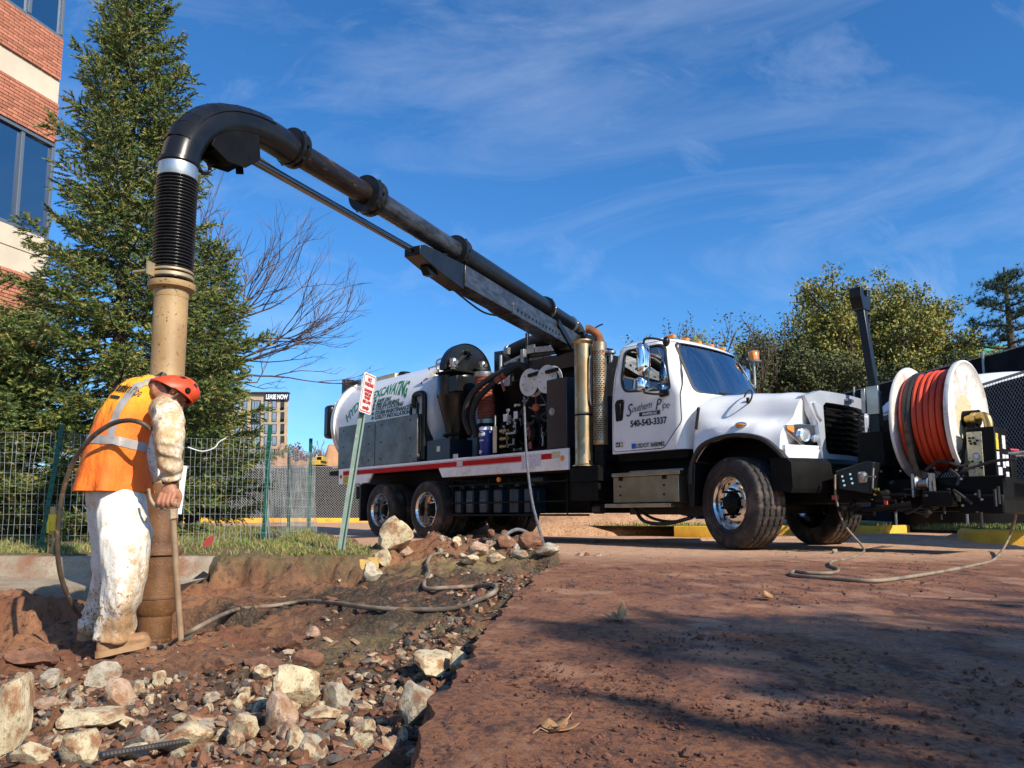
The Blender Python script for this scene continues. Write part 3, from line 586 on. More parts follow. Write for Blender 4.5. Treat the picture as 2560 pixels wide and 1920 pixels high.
for s, lo, hi in (('r', -1.5, -.6), ('l', .6, 1.5)):
    door = tl('door', boolm(cab_solid(.004), M_white, [(pr(DOOR, XZ, lo, hi), 'INTERSECT', M_rubber), (pr(SW, XZ, -1.6, 1.6), 'DIFFERENCE', M_rubber), (cab_solid(-.006), 'DIFFERENCE', M_white)], 30), cab)
    tl('door_gap', boolm(cab_solid(.0015), M_rubber, [(pr(opoly(DOOR, .011), XZ, lo, hi), 'INTERSECT', M_rubber), (pr(opoly(DOOR, -.002), XZ, -1.6, 1.6), 'DIFFERENCE', M_rubber), (cab_solid(-.004), 'DIFFERENCE', M_rubber)], 30), cab)
    tl('side_window', boolm(cab_solid(-.006), M_glass, [(pr(SW, XZ, lo, hi), 'INTERSECT', M_glass), (cab_solid(-.011), 'DIFFERENCE', M_glass)], 40), cab)
    tl('window_seal', boolm(cab_solid(.007), M_rubber, [(pr(opoly(SW, .022), XZ, lo, hi), 'INTERSECT', M_rubber), (pr(opoly(SW, -.012), XZ, -1.6, 1.6), 'DIFFERENCE', M_rubber), (cab_solid(-.01), 'DIFFERENCE', M_rubber)], 40), cab)
    y = (-1.022 if s == 'r' else 1.022)
    m = MB(); m.bar((-1.36, y, 2.10), (-1.42, y*.945, 2.73), .02, .03); tb(m, 'window_bar', M_rubber, cab)
m = MB(); m.prism(rpoly([(-1.925, 1.72), (-1.80, 1.73), (-1.77, 2.0), (-1.80, 2.03), (-1.90, 2.03), (-1.94, 1.98)], .03), XZ, -1.067, -1.04); m.bx(-1.885, -1.825, -1.085, -1.06, 1.80, 1.97); tb(m, 'door_handle', M_black, cab, bev=.006)
m = MB(); m.bx(-2.0, -.80, -.95, .95, 1.15, 1.30); m.bx(-1.0, -.80, -.62, .62, 1.3, 1.93); m.bx(-1.35, -1.3, -.9, .9, 1.3, 1.4); tb(m, 'dashboard', M_blackm, cab, bev=.03)
for y in (-.5, .5):
    m = MB(); m.bx(-1.85, -1.4, y-.25, y+.25, 1.35, 1.65); m.bx(-1.95, -1.8, y-.25, y+.25, 1.6, 2.35); m.bx(-1.94, -1.84, y-.13, y+.13, 2.36, 2.55); tb(m, 'seat', mat('seat_grey', (.06, .06, .065), .9), cab, bev=.04)
m = MB(); m.tube([(-1.25+.05*math.sin(a), .5+.2*math.cos(a), 2.0+.17*math.sin(a)) for a in [k*math.pi/10 for k in range(20)]], .014, 6, wrap=True); m.cyl((-1.25, .5, 2.0), (-1.0, .5, 1.85), .03); tb(m, 'steering_wheel', M_blackm, cab)
m = MB(); m.bx(-1.16, -1.13, -.62, .10, 2.62, 2.705); tb(m, 'sun_visor', mat('visor_pale', (.55, .58, .56), .7), cab, bev=.01)
m = MB(); m.tube(spline([(-.62, -.42, 2.045), (-.645, -.1, 2.075), (-.66, .12, 2.09)]), .010, 6); m.tube(spline([(-.68, -.45, 2.02), (-.63, -.42, 2.045)]), .014, 6); tb(m, 'windscreen_wiper', M_rubber, cab)
for y in (-.62, -.31, 0, .31, .62):
    m = MB(); m.prism(rpoly([(-1.33, -.05), (-1.20, -.035), (-1.20, .035), (-1.33, .05)], .02), lambda u, v, w, y=y: Vector((u, y+v, w)), 2.875, 2.925); tb(m, 'roof_marker_light', M_amber, cab, bev=.012)
# ---------------------------------------------------------------- lettering
def text_mesh(body, size=.1, bold=0.0, shear=0.0, sx=1.0, space=1.0, align='LEFT', ext=.0015):
    cu = bpy.data.curves.new('txt', 'FONT'); cu.body = body; cu.size = size; cu.offset = bold; cu.shear = shear; cu.space_character = space; cu.align_x = align; cu.extrude = ext; cu.resolution_u = 3
    o = bpy.data.objects.new('txt', cu); col.objects.link(o); dg = bpy.context.evaluated_depsgraph_get(); me = bpy.data.meshes.new_from_object(o.evaluated_get(dg)); bpy.data.objects.remove(o); bpy.data.curves.remove(cu)
    if sx != 1: me.transform(Matrix.Diagonal((sx, 1, 1, 1)))
    return me
def text_on(name, body, mt, parent, fn, size, sub=False, **k):
    me = text_mesh(body, size, **k); me.materials.clear(); me.materials.append(mt)
    bm = bmesh.new(); bm.from_mesh(me)
    if sub:
        bmesh.ops.triangulate(bm, faces=bm.faces)
        for _ in range(2):
            es = [e for e in bm.edges if e.calc_length() > .05]
            if es: bmesh.ops.subdivide_edges(bm, edges=es, cuts=1)
            bmesh.ops.triangulate(bm, faces=bm.faces)
    for v in bm.verts: v.co = fn(v.co.x, v.co.y, v.co.z)
    bm.to_mesh(me); bm.free(); return link(name, me, parent)
def on_r(x0, z0, y=-1.205): return lambda a, b, c: Vector((x0+a, y-c-.002, z0+b))
DY = -1.0685
def script_word(name, body, x0, z0, s, sz=1.0):
    return text_on(name, body, M_ink, cab, lambda a, b, c: Vector((x0+a, DY-c, z0+b*1.0+a*s)), .17*sz, shear=.35, sx=.80, space=.9, bold=-.0018)
script_word('door_lettering', 'S', -1.74, 1.775, 0, 1.5); script_word('door_lettering', 'outhern', -1.64, 1.82, .10, .88); script_word('door_lettering', 'P', -1.235, 1.815, 0, 1.3); script_word('door_lettering', 'ipe', -1.125, 1.83, -.12, .88)
m = MB(); m.bx(-1.50, -1.15, DY-.002, DY+.004, 1.755, 1.81); tb(m, 'door_lettering_band', M_ink, cab)
text_on('door_lettering', 'UNLIMITED, LLC', M_whitep, cab, lambda a, b, c: Vector((-1.445+a, DY-.003-c, 1.766+b)), .044, bold=.001, sx=.78)
text_on('door_phone_number', '540-543-3337', M_ink, cab, lambda a, b, c: Vector((-1.66+a, DY-.001-c, 1.625+b)), .125, bold=.003, sx=.875)
text_on('door_registration', 'USDOT 3600982', M_ink, cab, lambda a, b, c: Vector((-1.565+a, DY-.005-c, 1.325+b)), .085, bold=.0006, sx=.80)
m = MB(); m.bx(-1.64, -1.575, DY-.006, DY+.004, 1.32, 1.39); tb(m, 'door_sticker', M_bluel, cab)
m = MB(); m.bx(-1.925, -1.80, DY-.005, DY+.004, 1.36, 1.425); tb(m, 'door_sticker', M_ink, cab); text_on('door_lettering', '114', M_whitep, cab, lambda a, b, c: Vector((-1.92+a, DY-.007-c, 1.372+b)), .05, bold=.001, sx=.7)
m = MB(); m.bx(-1.845, -1.802, DY-.008, DY+.002, 1.365, 1.42); tb(m, 'door_sticker', M_cream, cab)
# ---------------------------------------------------------------- hood and nose
KH = {0: [(0, 2.005), (.35, 2.0), (.66, 1.965), (.86, 1.87), (.985, 1.76), (1.035, 1.64), (1.055, 1.52), (1.075, 1.42), (1.095, 1.32), (1.115, 1.2), (1.125, 1.08)],
      .28: [(0, 1.985), (.35, 1.98), (.66, 1.94), (.84, 1.84), (.93, 1.72), (.985, 1.61), (1.06, 1.56), (1.14, 1.51), (1.185, 1.42), (1.20, 1.28), (1.205, 1.08)],
      .72: [(0, 1.925), (.35, 1.92), (.64, 1.895), (.82, 1.82), (.90, 1.69), (.95, 1.57), (1.04, 1.52), (1.13, 1.48), (1.185, 1.39), (1.205, 1.25), (1.21, 1.07)],
      1: [(0, 1.86), (.35, 1.855), (.62, 1.845), (.82, 1.79), (.91, 1.67), (.96, 1.555), (1.02, 1.48), (1.08, 1.42), (1.12, 1.34), (1.135, 1.22), (1.14, 1.07)]}
def hood_solid():
    m = MB(); ks = sorted(KH); rings = []
    for i in range(23):
        t = i/22; x = lerp(-.60, .86, t); a = max(k for k in ks if k <= t+1e-9); bs_ = [k for k in ks if k > t]; b = bs_[0] if bs_ else a; q = 0 if a == b else sstep(0, 1, (t-a)/(b-a))
        hp = [Vector((lerp(p[0], r_[0], q), lerp(p[1], r_[1], q), 0)) for p, r_ in zip(KH[a], KH[b])]; hp = spline(hp, 3)
        rg = []
        for s, pts in ((-1, hp[::-1]), (1, hp[1:])):
            for p in pts: rg.append(Vector((x-(.30*(p.x/1.2)**2.4*sstep(.35, 1, t)), s*p.x, p.y)))
        rings.append(rg)
    m.loft(rings, True, True); return m
ARCH = rpoly([(-.60, .5), (-.565, 1.08), (-.36, 1.285), (.02, 1.355), (.36, 1.30), (.55, 1.15), (.63, 1.02), (.64, .5)], .10)
hood = tl('hood', boolm(hood_solid(), M_white, [(pr(ARCH, XZ, -1.5, -.62), 'DIFFERENCE', M_blackm), (pr(ARCH, XZ, .62, 1.5), 'DIFFERENCE', M_blackm), (MB().bx(-.52, .72, -.61, .61, .9, 1.5), 'DIFFERENCE', M_blackm)], 28))
for s in (-1, 1):
    pts = [(-.61, s*1.125, .80), (-.575, s*1.135, 1.06), (-.37, s*1.19, 1.27), (.02, s*1.205, 1.345), (.37, s*1.19, 1.29), (.55, s*1.155, 1.15), (.64, s*1.12, 1.03)]
    m = MB(); P = spline(pts, 6); m.loft([[p+Vector((0, s*a, 0))+(p-Vector((.05, p.y, .7))).normalized()*b for a, b in ((-.09, .0), (.03, -.005), (.045, .012), (.04, .04), (.0, .05), (-.05, .045))] for p in P], True, True); tb(m, 'fender_trim', M_rubber, hood)
    m = MB(); m.prism(rpoly([(-.66, .52), (-.60, .52), (-.565, 1.09), (-.64, 1.10), (-.70, .9)], .02), XZ, s*.75, s*1.14); tb(m, 'mud_flap', M_black, hood, bev=.01)
    m = MB(); m.ball((.11, s*1.165, 1.485), (.075, .03, .026), 14, 8); m2 = MB(); m2.ball((.11, s*1.158, 1.485), (.092, .03, .04), 14, 8); tb(m, 'side_marker_light', M_amber, hood); tb(m2, 'marker_bezel', M_chrome, hood)
    m = MB(); m.bar((-.58, s*1.075, 1.50), (-.50, s*1.125, 1.75), .03, .045); m.ball((-.50, s*1.125, 1.75), .026, 8, 6); tb(m, 'hood_latch', M_rubber, hood, bev=.008)
# loop mirror on the fender
m = MB(); hc = Vector((.045, -.86, 1.86)); m.tube([hc+Vector((.17*math.cos(a)*.75, -.17*math.cos(a)*.66, .075*math.sin(a)+.02*math.cos(a))) for a in [k*math.pi/12 for k in range(24)]], .011, 6, wrap=True); m.bar(hc+Vector((.0, 0, .0)), hc+Vector((0, .0, -.10)), .03, .03); tb(m, 'hood_loop', M_rubber, hood)
m = MB()
def nose(y, z, o): return Vector((.86-.30*(abs(y)/1.2)**2.4+o, y, z))
def band(m, outer, inner, o0, o1):
    n = len(outer); ro = [[nose(y, z, o) for y, z in P] for P, o in ((outer, o0), (outer, o1), (inner, o1-.005), (inner, o0-.02))]; m.loft(ro, True, False, True)
def dens(P, k=6): return [(lerp(P[i][0], P[(i+1) % len(P)][0], j/k), lerp(P[i][1], P[(i+1) % len(P)][1], j/k)) for i in range(len(P)) for j in range(k)]
band(m, dens([(-.84, 1.80), (-.60, 1.878), (.60, 1.878), (.84, 1.80), (.66, 1.49), (.59, 1.06), (-.59, 1.06), (-.66, 1.49)]), dens([(-.55, 1.70), (-.50, 1.745), (.50, 1.745), (.55, 1.70), (.53, 1.16), (.48, 1.13), (-.48, 1.13), (-.53, 1.16)]), -.05, .04)
M_silver = mat('silver_grille_surround', (.66, .70, .76), .30, .55, c2=(.58, .62, .68), ns=4)
grille = tb(m, 'grille_surround', M_silver, None, smooth=50)
for s in (-1, 1):
    m = MB(); m.prism(rpoly([(s*.60, 1.68), (s*.74, 1.74), (s*.68, 1.58), (s*.60, 1.50)], .03), lambda u, v, w: nose(u, v, w), .03, .062); tb(m, 'chrome_side_blade', M_silver, grille, bev=.006)
m = MB(); m.prism([(-.56, 1.1), (.56, 1.1), (.56, 1.76), (-.56, 1.76)], lambda u, v, w: nose(u, v, w), -.06, -.03); tb(m, 'radiator_screen', M_blackm, grille)
for i in range(8):
    z = 1.20+i*.068
    m = MB()
    for k, (a, b, dx) in enumerate(((-.52, -.12, 0), (-.14, .22, .012), (.2, .52, 0))):
        a2 = a+(.03 if i % 2 else 0); m.loft([[nose(y, z+(.012 if k == 1 else 0)+zz, xx+dx) for xx, zz in ((-.02, -.012), (.035, -.022), (.042, -.012), (.0, .014))] for y in np.linspace(a2, b, 6)], True, True)
    tb(m, 'grille_bar', M_black, grille)
    for k in range(2):
        m = MB(); y0 = (.34, .10)[k]+.02*(i % 3); m.loft([[nose(y, z+zz, xx) for xx, zz in ((.02, -.024), (.046, -.020), (.048, -.008), (.02, .004))] for y in (y0, y0+.13)], True, True)
        tb(m, 'grille_bar_edge', M_steel, grille)
m = MB(); m.prism(rpoly([(-.10, 1.79), (.10, 1.79), (.10, 1.83), (-.10, 1.83)], .02), lambda u, v, w: nose(u, v, w), .05, .066); tb(m, 'nose_badge', M_steel, grille)
for s in (-1, 1):
    def hl(u, v, w, s=s):           # u across from the nose to the flank, v height
        y = lerp(.60, 1.06, u); x = .86-.30*(y/1.2)**2.4; return Vector((x+w*.85, s*(y+w*.5), lerp(1.17, 1.47, v)))
    m = MB(); m.prism(rpoly([(0, .0), (.62, .20), (1.02, .72), (1.04, .92), (.55, 1.0), (0, .98)], .06), hl, -.03, .012); hb = tb(m, 'headlight', M_chrome, None, bev=.006)
    m = MB(); c = hl(.50, .56, .015); m.lathe([(.0, .01), (.03, .012), (.06, .005), (.072, .0), (.078, .015), (.082, .0), (.082, -.03)], c, (1, s*.35, 0), 20); tb(m, 'lamp', M_lens, hb)
    m = MB(); m.prism(rpoly([(.80, .62), (.98, .76), (.98, .90), (.80, .93)], .05), hl, .013, .022); tb(m, 'turn_signal', M_amber, hb)
    m = MB(); m.ball(hl(.14, .45, .01), (.02, .045, .045), 10, 8); tb(m, 'lamp', M_lens, hb)
for s in (-1, 1):
    m = MB(); m.loft([[nose(s*y, z, o) for o, z in ((.006, 1.05), (.012, 1.22), (-.06, 1.22), (-.06, 1.05))] for y in np.linspace(.56, 1.08, 8)], True, True); tb(m, 'nose_valance', M_white, hood, bev=.004)
# ---------------------------------------------------------------- mirrors
for s in (-1, 1):
    y0 = s*1.30
    m = MB(); m.tube(spline([(-1.08, s*.99, 2.745), (-1.12, s*1.12, 2.765), (-1.20, s*1.24, 2.77), (-1.235, s*1.275, 2.70), (-1.235, s*1.28, 2.3), (-1.235, s*1.28, 2.06), (-1.22, s*1.27, 2.03), (-1.15, s*1.17, 2.015), (-1.07, s*1.06, 2.02)], 5), .0165, 8)
    m.ball((-1.08, s*.985, 2.745), (.05, .05, .07), 10, 8); m.prism(rpoly([(-1.14, 1.98), (-1.0, 1.99), (-1.0, 2.06), (-1.14, 2.07)], .02), XZ, s*1.03, s*1.085)
    arm = tb(m, 'mirror_arm', M_black)
    for z0, z1, dp in ((2.28, 2.72, .10), (2.06, 2.25, .085)):
        m = MB(); rg = []
        for q, k in ((0, .92), (.012, 1), (.4, 1), (.8, .82), (1, .45)):
            rg.append([Vector((-1.30+q*dp, s*(1.245+.11*uu*k), (z0+z1)/2+(z1-z0)/2*k*vv)) for uu, vv in [(math.copysign(abs(math.cos(a))**.45, math.cos(a)), math.copysign(abs(math.sin(a))**.45, math.sin(a))) for a in [k2*math.pi/14 for k2 in range(28)]]])
        m.loft(rg, True, True); tb(m, 'mirror_head', M_chrome, arm, smooth=50)
# beacon on the far side
m = MB(); bc = Vector((-1.07, 1.2, 0)); m.lathe([(.02, 2.745), (.115, 2.75), (.118, 2.765), (.10, 2.78), (.02, 2.782)], bc, (0, 0, 1), 20); m.cyl(bc+Vector((.0, 0, 2.35)), bc+Vector((0, 0, 2.75)), .02)
for a in range(3): m.cyl(bc+Vector((.05*math.cos(a*2.1), .05*math.sin(a*2.1), 2.62)), bc+Vector((.08*math.cos(a*2.1), .08*math.sin(a*2.1), 2.75)), .006, n=6)
m.bar(bc+Vector((0, 0, 2.38)), (-1.07, 1.0, 2.38), .04, .04)
be = tb(m, 'beacon_base', M_steel); m = MB(); m.lathe([(.08, 2.782), (.082, 2.80), (.075, 2.90), (.06, 2.925), (0, 2.93)], bc, (0, 0, 1), 20); tb(m, 'beacon_lens', M_amber, be)
m = MB()
for a in range(6): m.cyl(bc+Vector((.088*math.cos(a*1.05), .088*math.sin(a*1.05), 2.78)), bc+Vector((.088*math.cos(a*1.05), .088*math.sin(a*1.05), 2.92)), .004, n=5)
m.tube([bc+Vector((.088*math.cos(a), .088*math.sin(a), 2.92)) for a in [k*math.pi/10 for k in range(20)]], .004, 5, wrap=True); tb(m, 'beacon_cage', M_steel, be)
# ---------------------------------------------------------------- chassis
m = MB()
for y in (-.44, .44): m.bx(-10.1, .9, y-.04, y+.04, .78, 1.06)
for x in (-9.8, -8.6, -7.1, -5.4, -3.8, -2.3, -1.0, .3): m.bx(x-.06, x+.06, -.4, .4, .82, 1.02)
m.bx(-2.6, -.62, -.75, .75, .68, 1.2); m.bx(-2.75, -2.2, -1.15, 1.15, .62, 1.12); m.bx(-.5, .85, -.55, .55, .55, 1.15)
tb(m, 'chassis', M_blackm, None, bev=.008)
m = MB(); m.loft([[Vector((x, y, z)) for x, z in ((.80-.30*abs(y/1.2)**2.4, .70), (1.02-.30*abs(y/1.2)**2.4, .66), (1.05-.30*abs(y/1.2)**2.4, .72), (1.04-.30*abs(y/1.2)**2.4, 1.0), (.98-.30*abs(y/1.2)**2.4, 1.06), (.78-.30*abs(y/1.2)**2.4, 1.06))] for y in np.linspace(-1.18, 1.18, 21)], True, True); tb(m, 'front_bumper', M_blackm)
for x, r_ in ((0, .09), (-6.35, .13), (-7.9, .13)):
    m = MB(); m.cyl((x, -.95, .53), (x, .95, .53), r_, n=14); m.ball((x, 0, .53), (.26, .28, .26)) if x else m.bx(x-.08, x+.08, -.8, .8, .44, .58); tb(m, 'axle', M_blackm)
# wheels
def tyre_mesh(name, Rr, wd, rim, kind):
    nt2 = 168; prof = [(-wd*.40, rim), (-wd*.47, rim+.015), (-wd*.5, rim+(Rr-rim)*.45), (-wd*.49, rim+(Rr-rim)*.75), (-wd*.455, Rr-.022)]
    tre = [(-wd*.43+wd*.86*i/26, None) for i in range(27)]; full = prof+tre+[(-a, b) for a, b in prof[::-1]]
    rings = []
    for k in range(nt2):
        th_ = 2*math.pi*k/nt2; rg = []
        for u, r_ in full:
            if r_ is None:
                q = u/wd; r_ = Rr-.035*abs(q*2)**4*.6
                tri = abs(((k*(2 if kind == 'f' else 1)/6.0) % 2)-1)-.5
                gr = (-.30, -.10, .10, .30) if kind == 'f' else (-.22, 0, .22)
                if any(abs(q-g_-.034*tri) < .022 for g_ in gr): r_ -= .026
                if kind == 'r' and k % 4 == 0 and abs(q) > .06: r_ -= .011
                if kind == 'f' and k % 7 == 0 and abs(q) > .36: r_ -= .008
            rg.append(Vector((r_*math.cos(th_), u, r_*math.sin(th_))))
        rings.append(rg)
    m = MB(); m.loft(rings, False, False, True)
    for yy_, rr_ in ((-wd*.5, rim+(Rr-rim)*.48), (-wd*.497, rim+(Rr-rim)*.22)): m.tube([(rr_*math.cos(a), yy_, rr_*math.sin(a)) for a in [k*math.pi/30 for k in range(60)]], .006, 5, wrap=True)
    return m.mesh(name, M_tyre, 40)
ty_f = tyre_mesh('tyre', .56, .42, .31, 'f'); ty_r = tyre_mesh('tyre', .525, .275, .30, 'r')
def rim_front():
    m = MB(); m.lathe([(.30, .16), (.285, -.10), (.295, -.15), (.318, -.185), (.325, -.18), (.318, -.165), (.30, -.14), (.283, -.11), (.272, -.095), (.24, -.12), (.20, -.135), (.155, -.135), (.145, -.11)], (0, 0, 0), (0, 1, 0), 48)
    return m.mesh('wheel', M_rim, 40)
def hubm(dish):
    m = MB(); m.lathe([(0, dish-.115), (.045, dish-.115), (.07, dish-.105), (.085, dish-.09), (.095, dish-.05), (.12, dish-.03), (.125, dish+.02)], (0, 0, 0), (0, 1, 0), 24); return m.mesh('hub', M_blackm, 40)
def lugm(dish, r_):
    m = MB()
    for k in range(10): a = k*math.pi/5; c = Vector((r_*math.cos(a), dish, r_*math.sin(a))); m.cyl(c, c+Vector((0, -.05, 0)), .017, .014, 6)
    return m.mesh('lug_nuts', M_blackm, 30)
def holem(dish, r_, rr_):
    m = MB()
    for k in range(10): a = (k+.5)*math.pi/5; c = Vector((r_*math.cos(a), dish, r_*math.sin(a))); m.cyl(c, c+Vector((0, -.004, 0)), rr_, n=12)
    return m.mesh('hand_holes', M_blackm, 30)
def rim_rear():
    m = MB(); m.lathe([(.30, .10), (.29, -.08), (.30, -.115), (.318, -.142), (.325, -.135), (.316, -.125), (.298, -.10), (.285, -.06), (.277, .07), (.262, .10), (.23, .085), (.19, .05), (.15, .045), (.13, .05)], (0, 0, 0), (0, 1, 0), 48); return m.mesh('wheel', M_rim, 40)
rf, rrm, h_f, h_r, l_f, l_r, hf2, hr2 = rim_front(), rim_rear(), hubm(-.13), hubm(.04), lugm(-.132, .17), lugm(.052, .17), holem(-.118, .236, .024), holem(.093, .238, .028)
plain_r = MB().lathe([(.30, -.12), (.29, .1), (.1, .1), (.1, -.05), (.27, -.05), (.30, -.12)], (0, 0, 0), (0, 1, 0), 24).mesh('wheel', M_blackm, 40)
for s in (-1, 1):
    steer = -R(20); w_ = link('wheel', rf, truck, (0, s*1.0, .555), (0, .3, steer+(math.pi if s > 0 else 0)))
    for nm, me in (('tyre', ty_f), ('hub', h_f), ('lug_nuts', l_f), ('hand_holes', hf2)): tag(link(nm, me, w_), kind='stuff' if nm in KINDS else None)
    for x in (-6.35, -7.92):
        w_ = link('wheel', rrm, truck, (x, s*1.065, .515), (0, .7+x, math.pi if s > 0 else 0))
        for nm, me in (('tyre', ty_r), ('hub', h_r), ('lug_nuts', l_r), ('hand_holes', hr2)): tag(link(nm, me, w_), kind='stuff' if nm in KINDS else None)
        w_ = link('wheel', plain_r, truck, (x, s*.74, .515), (0, .2, math.pi if s > 0 else 0)); link('tyre', ty_r, w_)
    m = MB(); m.bx(-8.72, -8.68, s*.62, s*1.19, .30, 1.05); tb(m, 'mud_flap', M_rubber)
# ---------------------------------------------------------------- bed rail
for s in (-1, 1):
    m = MB(); m.prism([(-9.6, 1.07), (-8.40, 1.07), (-8.21, 1.27), (-5.99, 1.27), (-5.86, 1.08), (-2.74, 1.08), (-2.74, 1.40), (-9.6, 1.40)], XZ, s*1.155, s*1.2); rail = tb(m, 'bed_rail', M_white, None, bev=.006)
    for a, b in ((-9.41, -5.43), (-5.27, -3.76), (-3.31, -3.08)):
        m = MB(); m.bx(a, b, min(s*1.203, s*1.198), max(s*1.203, s*1.198), 1.255, 1.34); tb(m, 'red_stripe', M_red, rail)
    m = MB(); 
    for z in (1.243, 1.349): m.bx(-9.41, -3.76, min(s*1.2025, s*1.198), max(s*1.2025, s*1.198), z, z+.006)
    tb(m, 'pinstripe', M_red, rail)
    m = MB(); m.lathe([(0, .018), (.03, .015), (.045, 0)], (-2.855, s*1.2, 1.25), (0, s, 0), 16); tb(m, 'side_marker_light', M_amber, rail)
    m = MB(); m.lathe([(0, .018), (.03, .015), (.045, 0)], (-9.5, s*1.2, 1.23), (0, s, 0), 16); tb(m, 'rear_marker_light', M_redlens, rail)
def sticker(x0, x1, z0, z1, mt, y=-1.2035, par=None, nm='sticker'):
    m = MB(); m.bx(x0, x1, y, y+.005, z0, z1); return tb(m, nm, mt, par)
rail = [o for o in truck.children if o.name.startswith('bed_rail')][0]
sticker(-5.43, -5.27, 1.25, 1.345, M_paper, par=rail); sticker(-3.75, -3.62, 1.13, 1.345, M_paper, par=rail); sticker(-3.60, -3.47, 1.135, 1.35, M_paper, par=rail); sticker(-3.46, -3.32, 1.16, 1.35, M_paper, par=rail)
sticker(-3.07, -2.90, 1.26, 1.36, M_cream, par=rail); sticker(-9.40, -9.12, 1.08, 1.235, M_yellab, par=rail)
m = MB(); m.bx(-10.1, -2.74, -1.15, 1.15, 1.28, 1.37); tb(m, 'bed_floor', M_blackm)
# ---------------------------------------------------------------- diamond plate tool boxes
for a, b in ((-9.66, -8.175), (-8.155, -6.67)):
    m = MB(); m.bx(a, b, -1.195, -.82, 1.405, 2.31); bx_ = tb(m, 'tool_box', M_diam2, None, bev=.008)
    m = MB()
    for i, (u, v) in enumerate(((.15, .12), (.85, .12), (.15, .5), (.85, .5), (.15, .9), (.85, .9))): c = Vector((lerp(a, b, u), -1.196, lerp(1.42, 2.30, v))); m.cyl(c, c+Vector((0, -.006, 0)), .016, n=8)
    tb(m, 'rivets', M_blackm, bx_)
# ---------------------------------------------------------------- debris tank
TR, TZ = 1.03, 2.44
m = MB(); prof = [(0, .22), (.35, .20), (.65, .13), (.88, .05), (.99, -.03), (TR, -.09), (TR, -.3), (TR, -1.2), (TR, -2.2), (TR, -3.2), (TR, -3.55)]
m.lathe(prof, (-6.62, 0, TZ), (1, 0, 0), 72); tank = tb(m, 'debris_tank', M_white, None, smooth=30)
m = MB(); m.lathe([(TR, 0), (TR+.05, 0), (TR+.05, -.06), (TR+.01, -.06)], (-10.12, 0, TZ), (1, 0, 0), 72); m.lathe([(TR+.05, -.075), (TR+.05, -.13), (TR-.1, -.20), (.5, -.33), (0, -.36)], (-10.12, 0, TZ), (1, 0, 0), 72); tb(m, 'tailgate', M_white, tank, smooth=30)
m = MB(); m.bx(-10.62, -10.32, -1.08, -.80, 2.14, 2.9); tb(m, 'tailgate_hinge_cover', M_black, tank, bev=.09, seg=4)
m = MB(); m.bx(-10.36, -10.30, -.96, -.68, 2.10, 2.94); 
tb(m, 'hinge_plate', M_white, tank, bev=.01)
m = MB(); m.bx(-10.45, -10.28, -.72, -.48, 3.17, 3.52); rb = tb(m, 'rear_light_box', M_black, tank, bev=.015); m = MB(); m.bx(-10.28, -9.95, -.50, -.46, 3.14, 3.50); tb(m, 'light_box_plate', M_steel, rb)
m = MB(); m.bx(-10.46, -10.44, -.68, -.62, 3.40, 3.46); m.cyl((-10.37, -.722, 3.44), (-10.37, -.73, 3.44), .035); tb(m, 'tail_light', M_redlens, rb)
m = MB(); m.tube(spline([(-7.55, -.12, TZ+TR-.02), (-7.55, -.12, TZ+TR+.13), (-7.2, -.12, TZ+TR+.13), (-7.2, -.12, TZ+TR-.02)], 4), .02, 6); m.bx(-7.5, -7.25, -.2, -.05, TZ+TR-.02, TZ+TR+.05); tb(m, 'lifting_handle', M_steel, tank)
m = MB(); m.lathe([(0, .1), (.12, .1), (.15, .06), (.16, 0)], (-8.85, -.05, TZ+TR-.02), (0, 0, 1), 20); tb(m, 'relief_dome', M_black, tank); m = MB(); m.bx(-9.9, -8.95, -.25, .1, TZ+TR-.05, TZ+TR+.06); tb(m, 'top_walkway', M_cream, tank)
def on_tank(x0, z0, lean=0.0, arch=None):
    ph0 = math.asin((z0-TZ)/TR)
    def f(a, b, c):
        bb = b+(arch(a) if arch else 0); ph = ph0+bb/TR; r_ = TR+.004+c; return Vector((x0+a+lean*b, -r_*math.cos(ph), TZ+r_*math.sin(ph)))
    return f
# arched heading, one mesh per word, mapped on the shell
def arch_word(body, x0, x1, bot, top, lean):
    me = text_mesh(body, 1.0, bold=.02, space=.95); w_ = max(v.co.x for v in me.vertices); bpy.data.meshes.remove(me); kt = np.linspace(0, 1, len(bot))
    def f(a, b, c):
        t = a/w_; q = b/.72; p = R(lerp(np.interp(t, kt, bot), np.interp(t, kt, top), q)); r_ = TR+.004+c*.1; return Vector((lerp(x0, x1, t)+lean*q, -r_*math.cos(p), TZ+r_*math.sin(p)))
    return f
text_on('tank_lettering', 'HYDRO', M_green, tank, arch_word('HYDRO', -9.60, -8.84, [-1.5, 5, 11.5, 17, 21], [8, 15.5, 23, 28, 32], -.10), 1.0, sub=True, bold=.02, space=.95)
text_on('tank_lettering', 'EXCAVATING', M_green, tank, arch_word('EXCAVATING', -8.68, -7.36, [22.5, 24, 25.9, 25.5, 23, 20.5, 15.5], [33.5, 37.5, 40, 42.5, 43.5, 42.5, 38.8], -.12), 1.0, sub=True, bold=.03, space=.95)
mat('dark_green_lettering', (.012, .06, .035), .5)
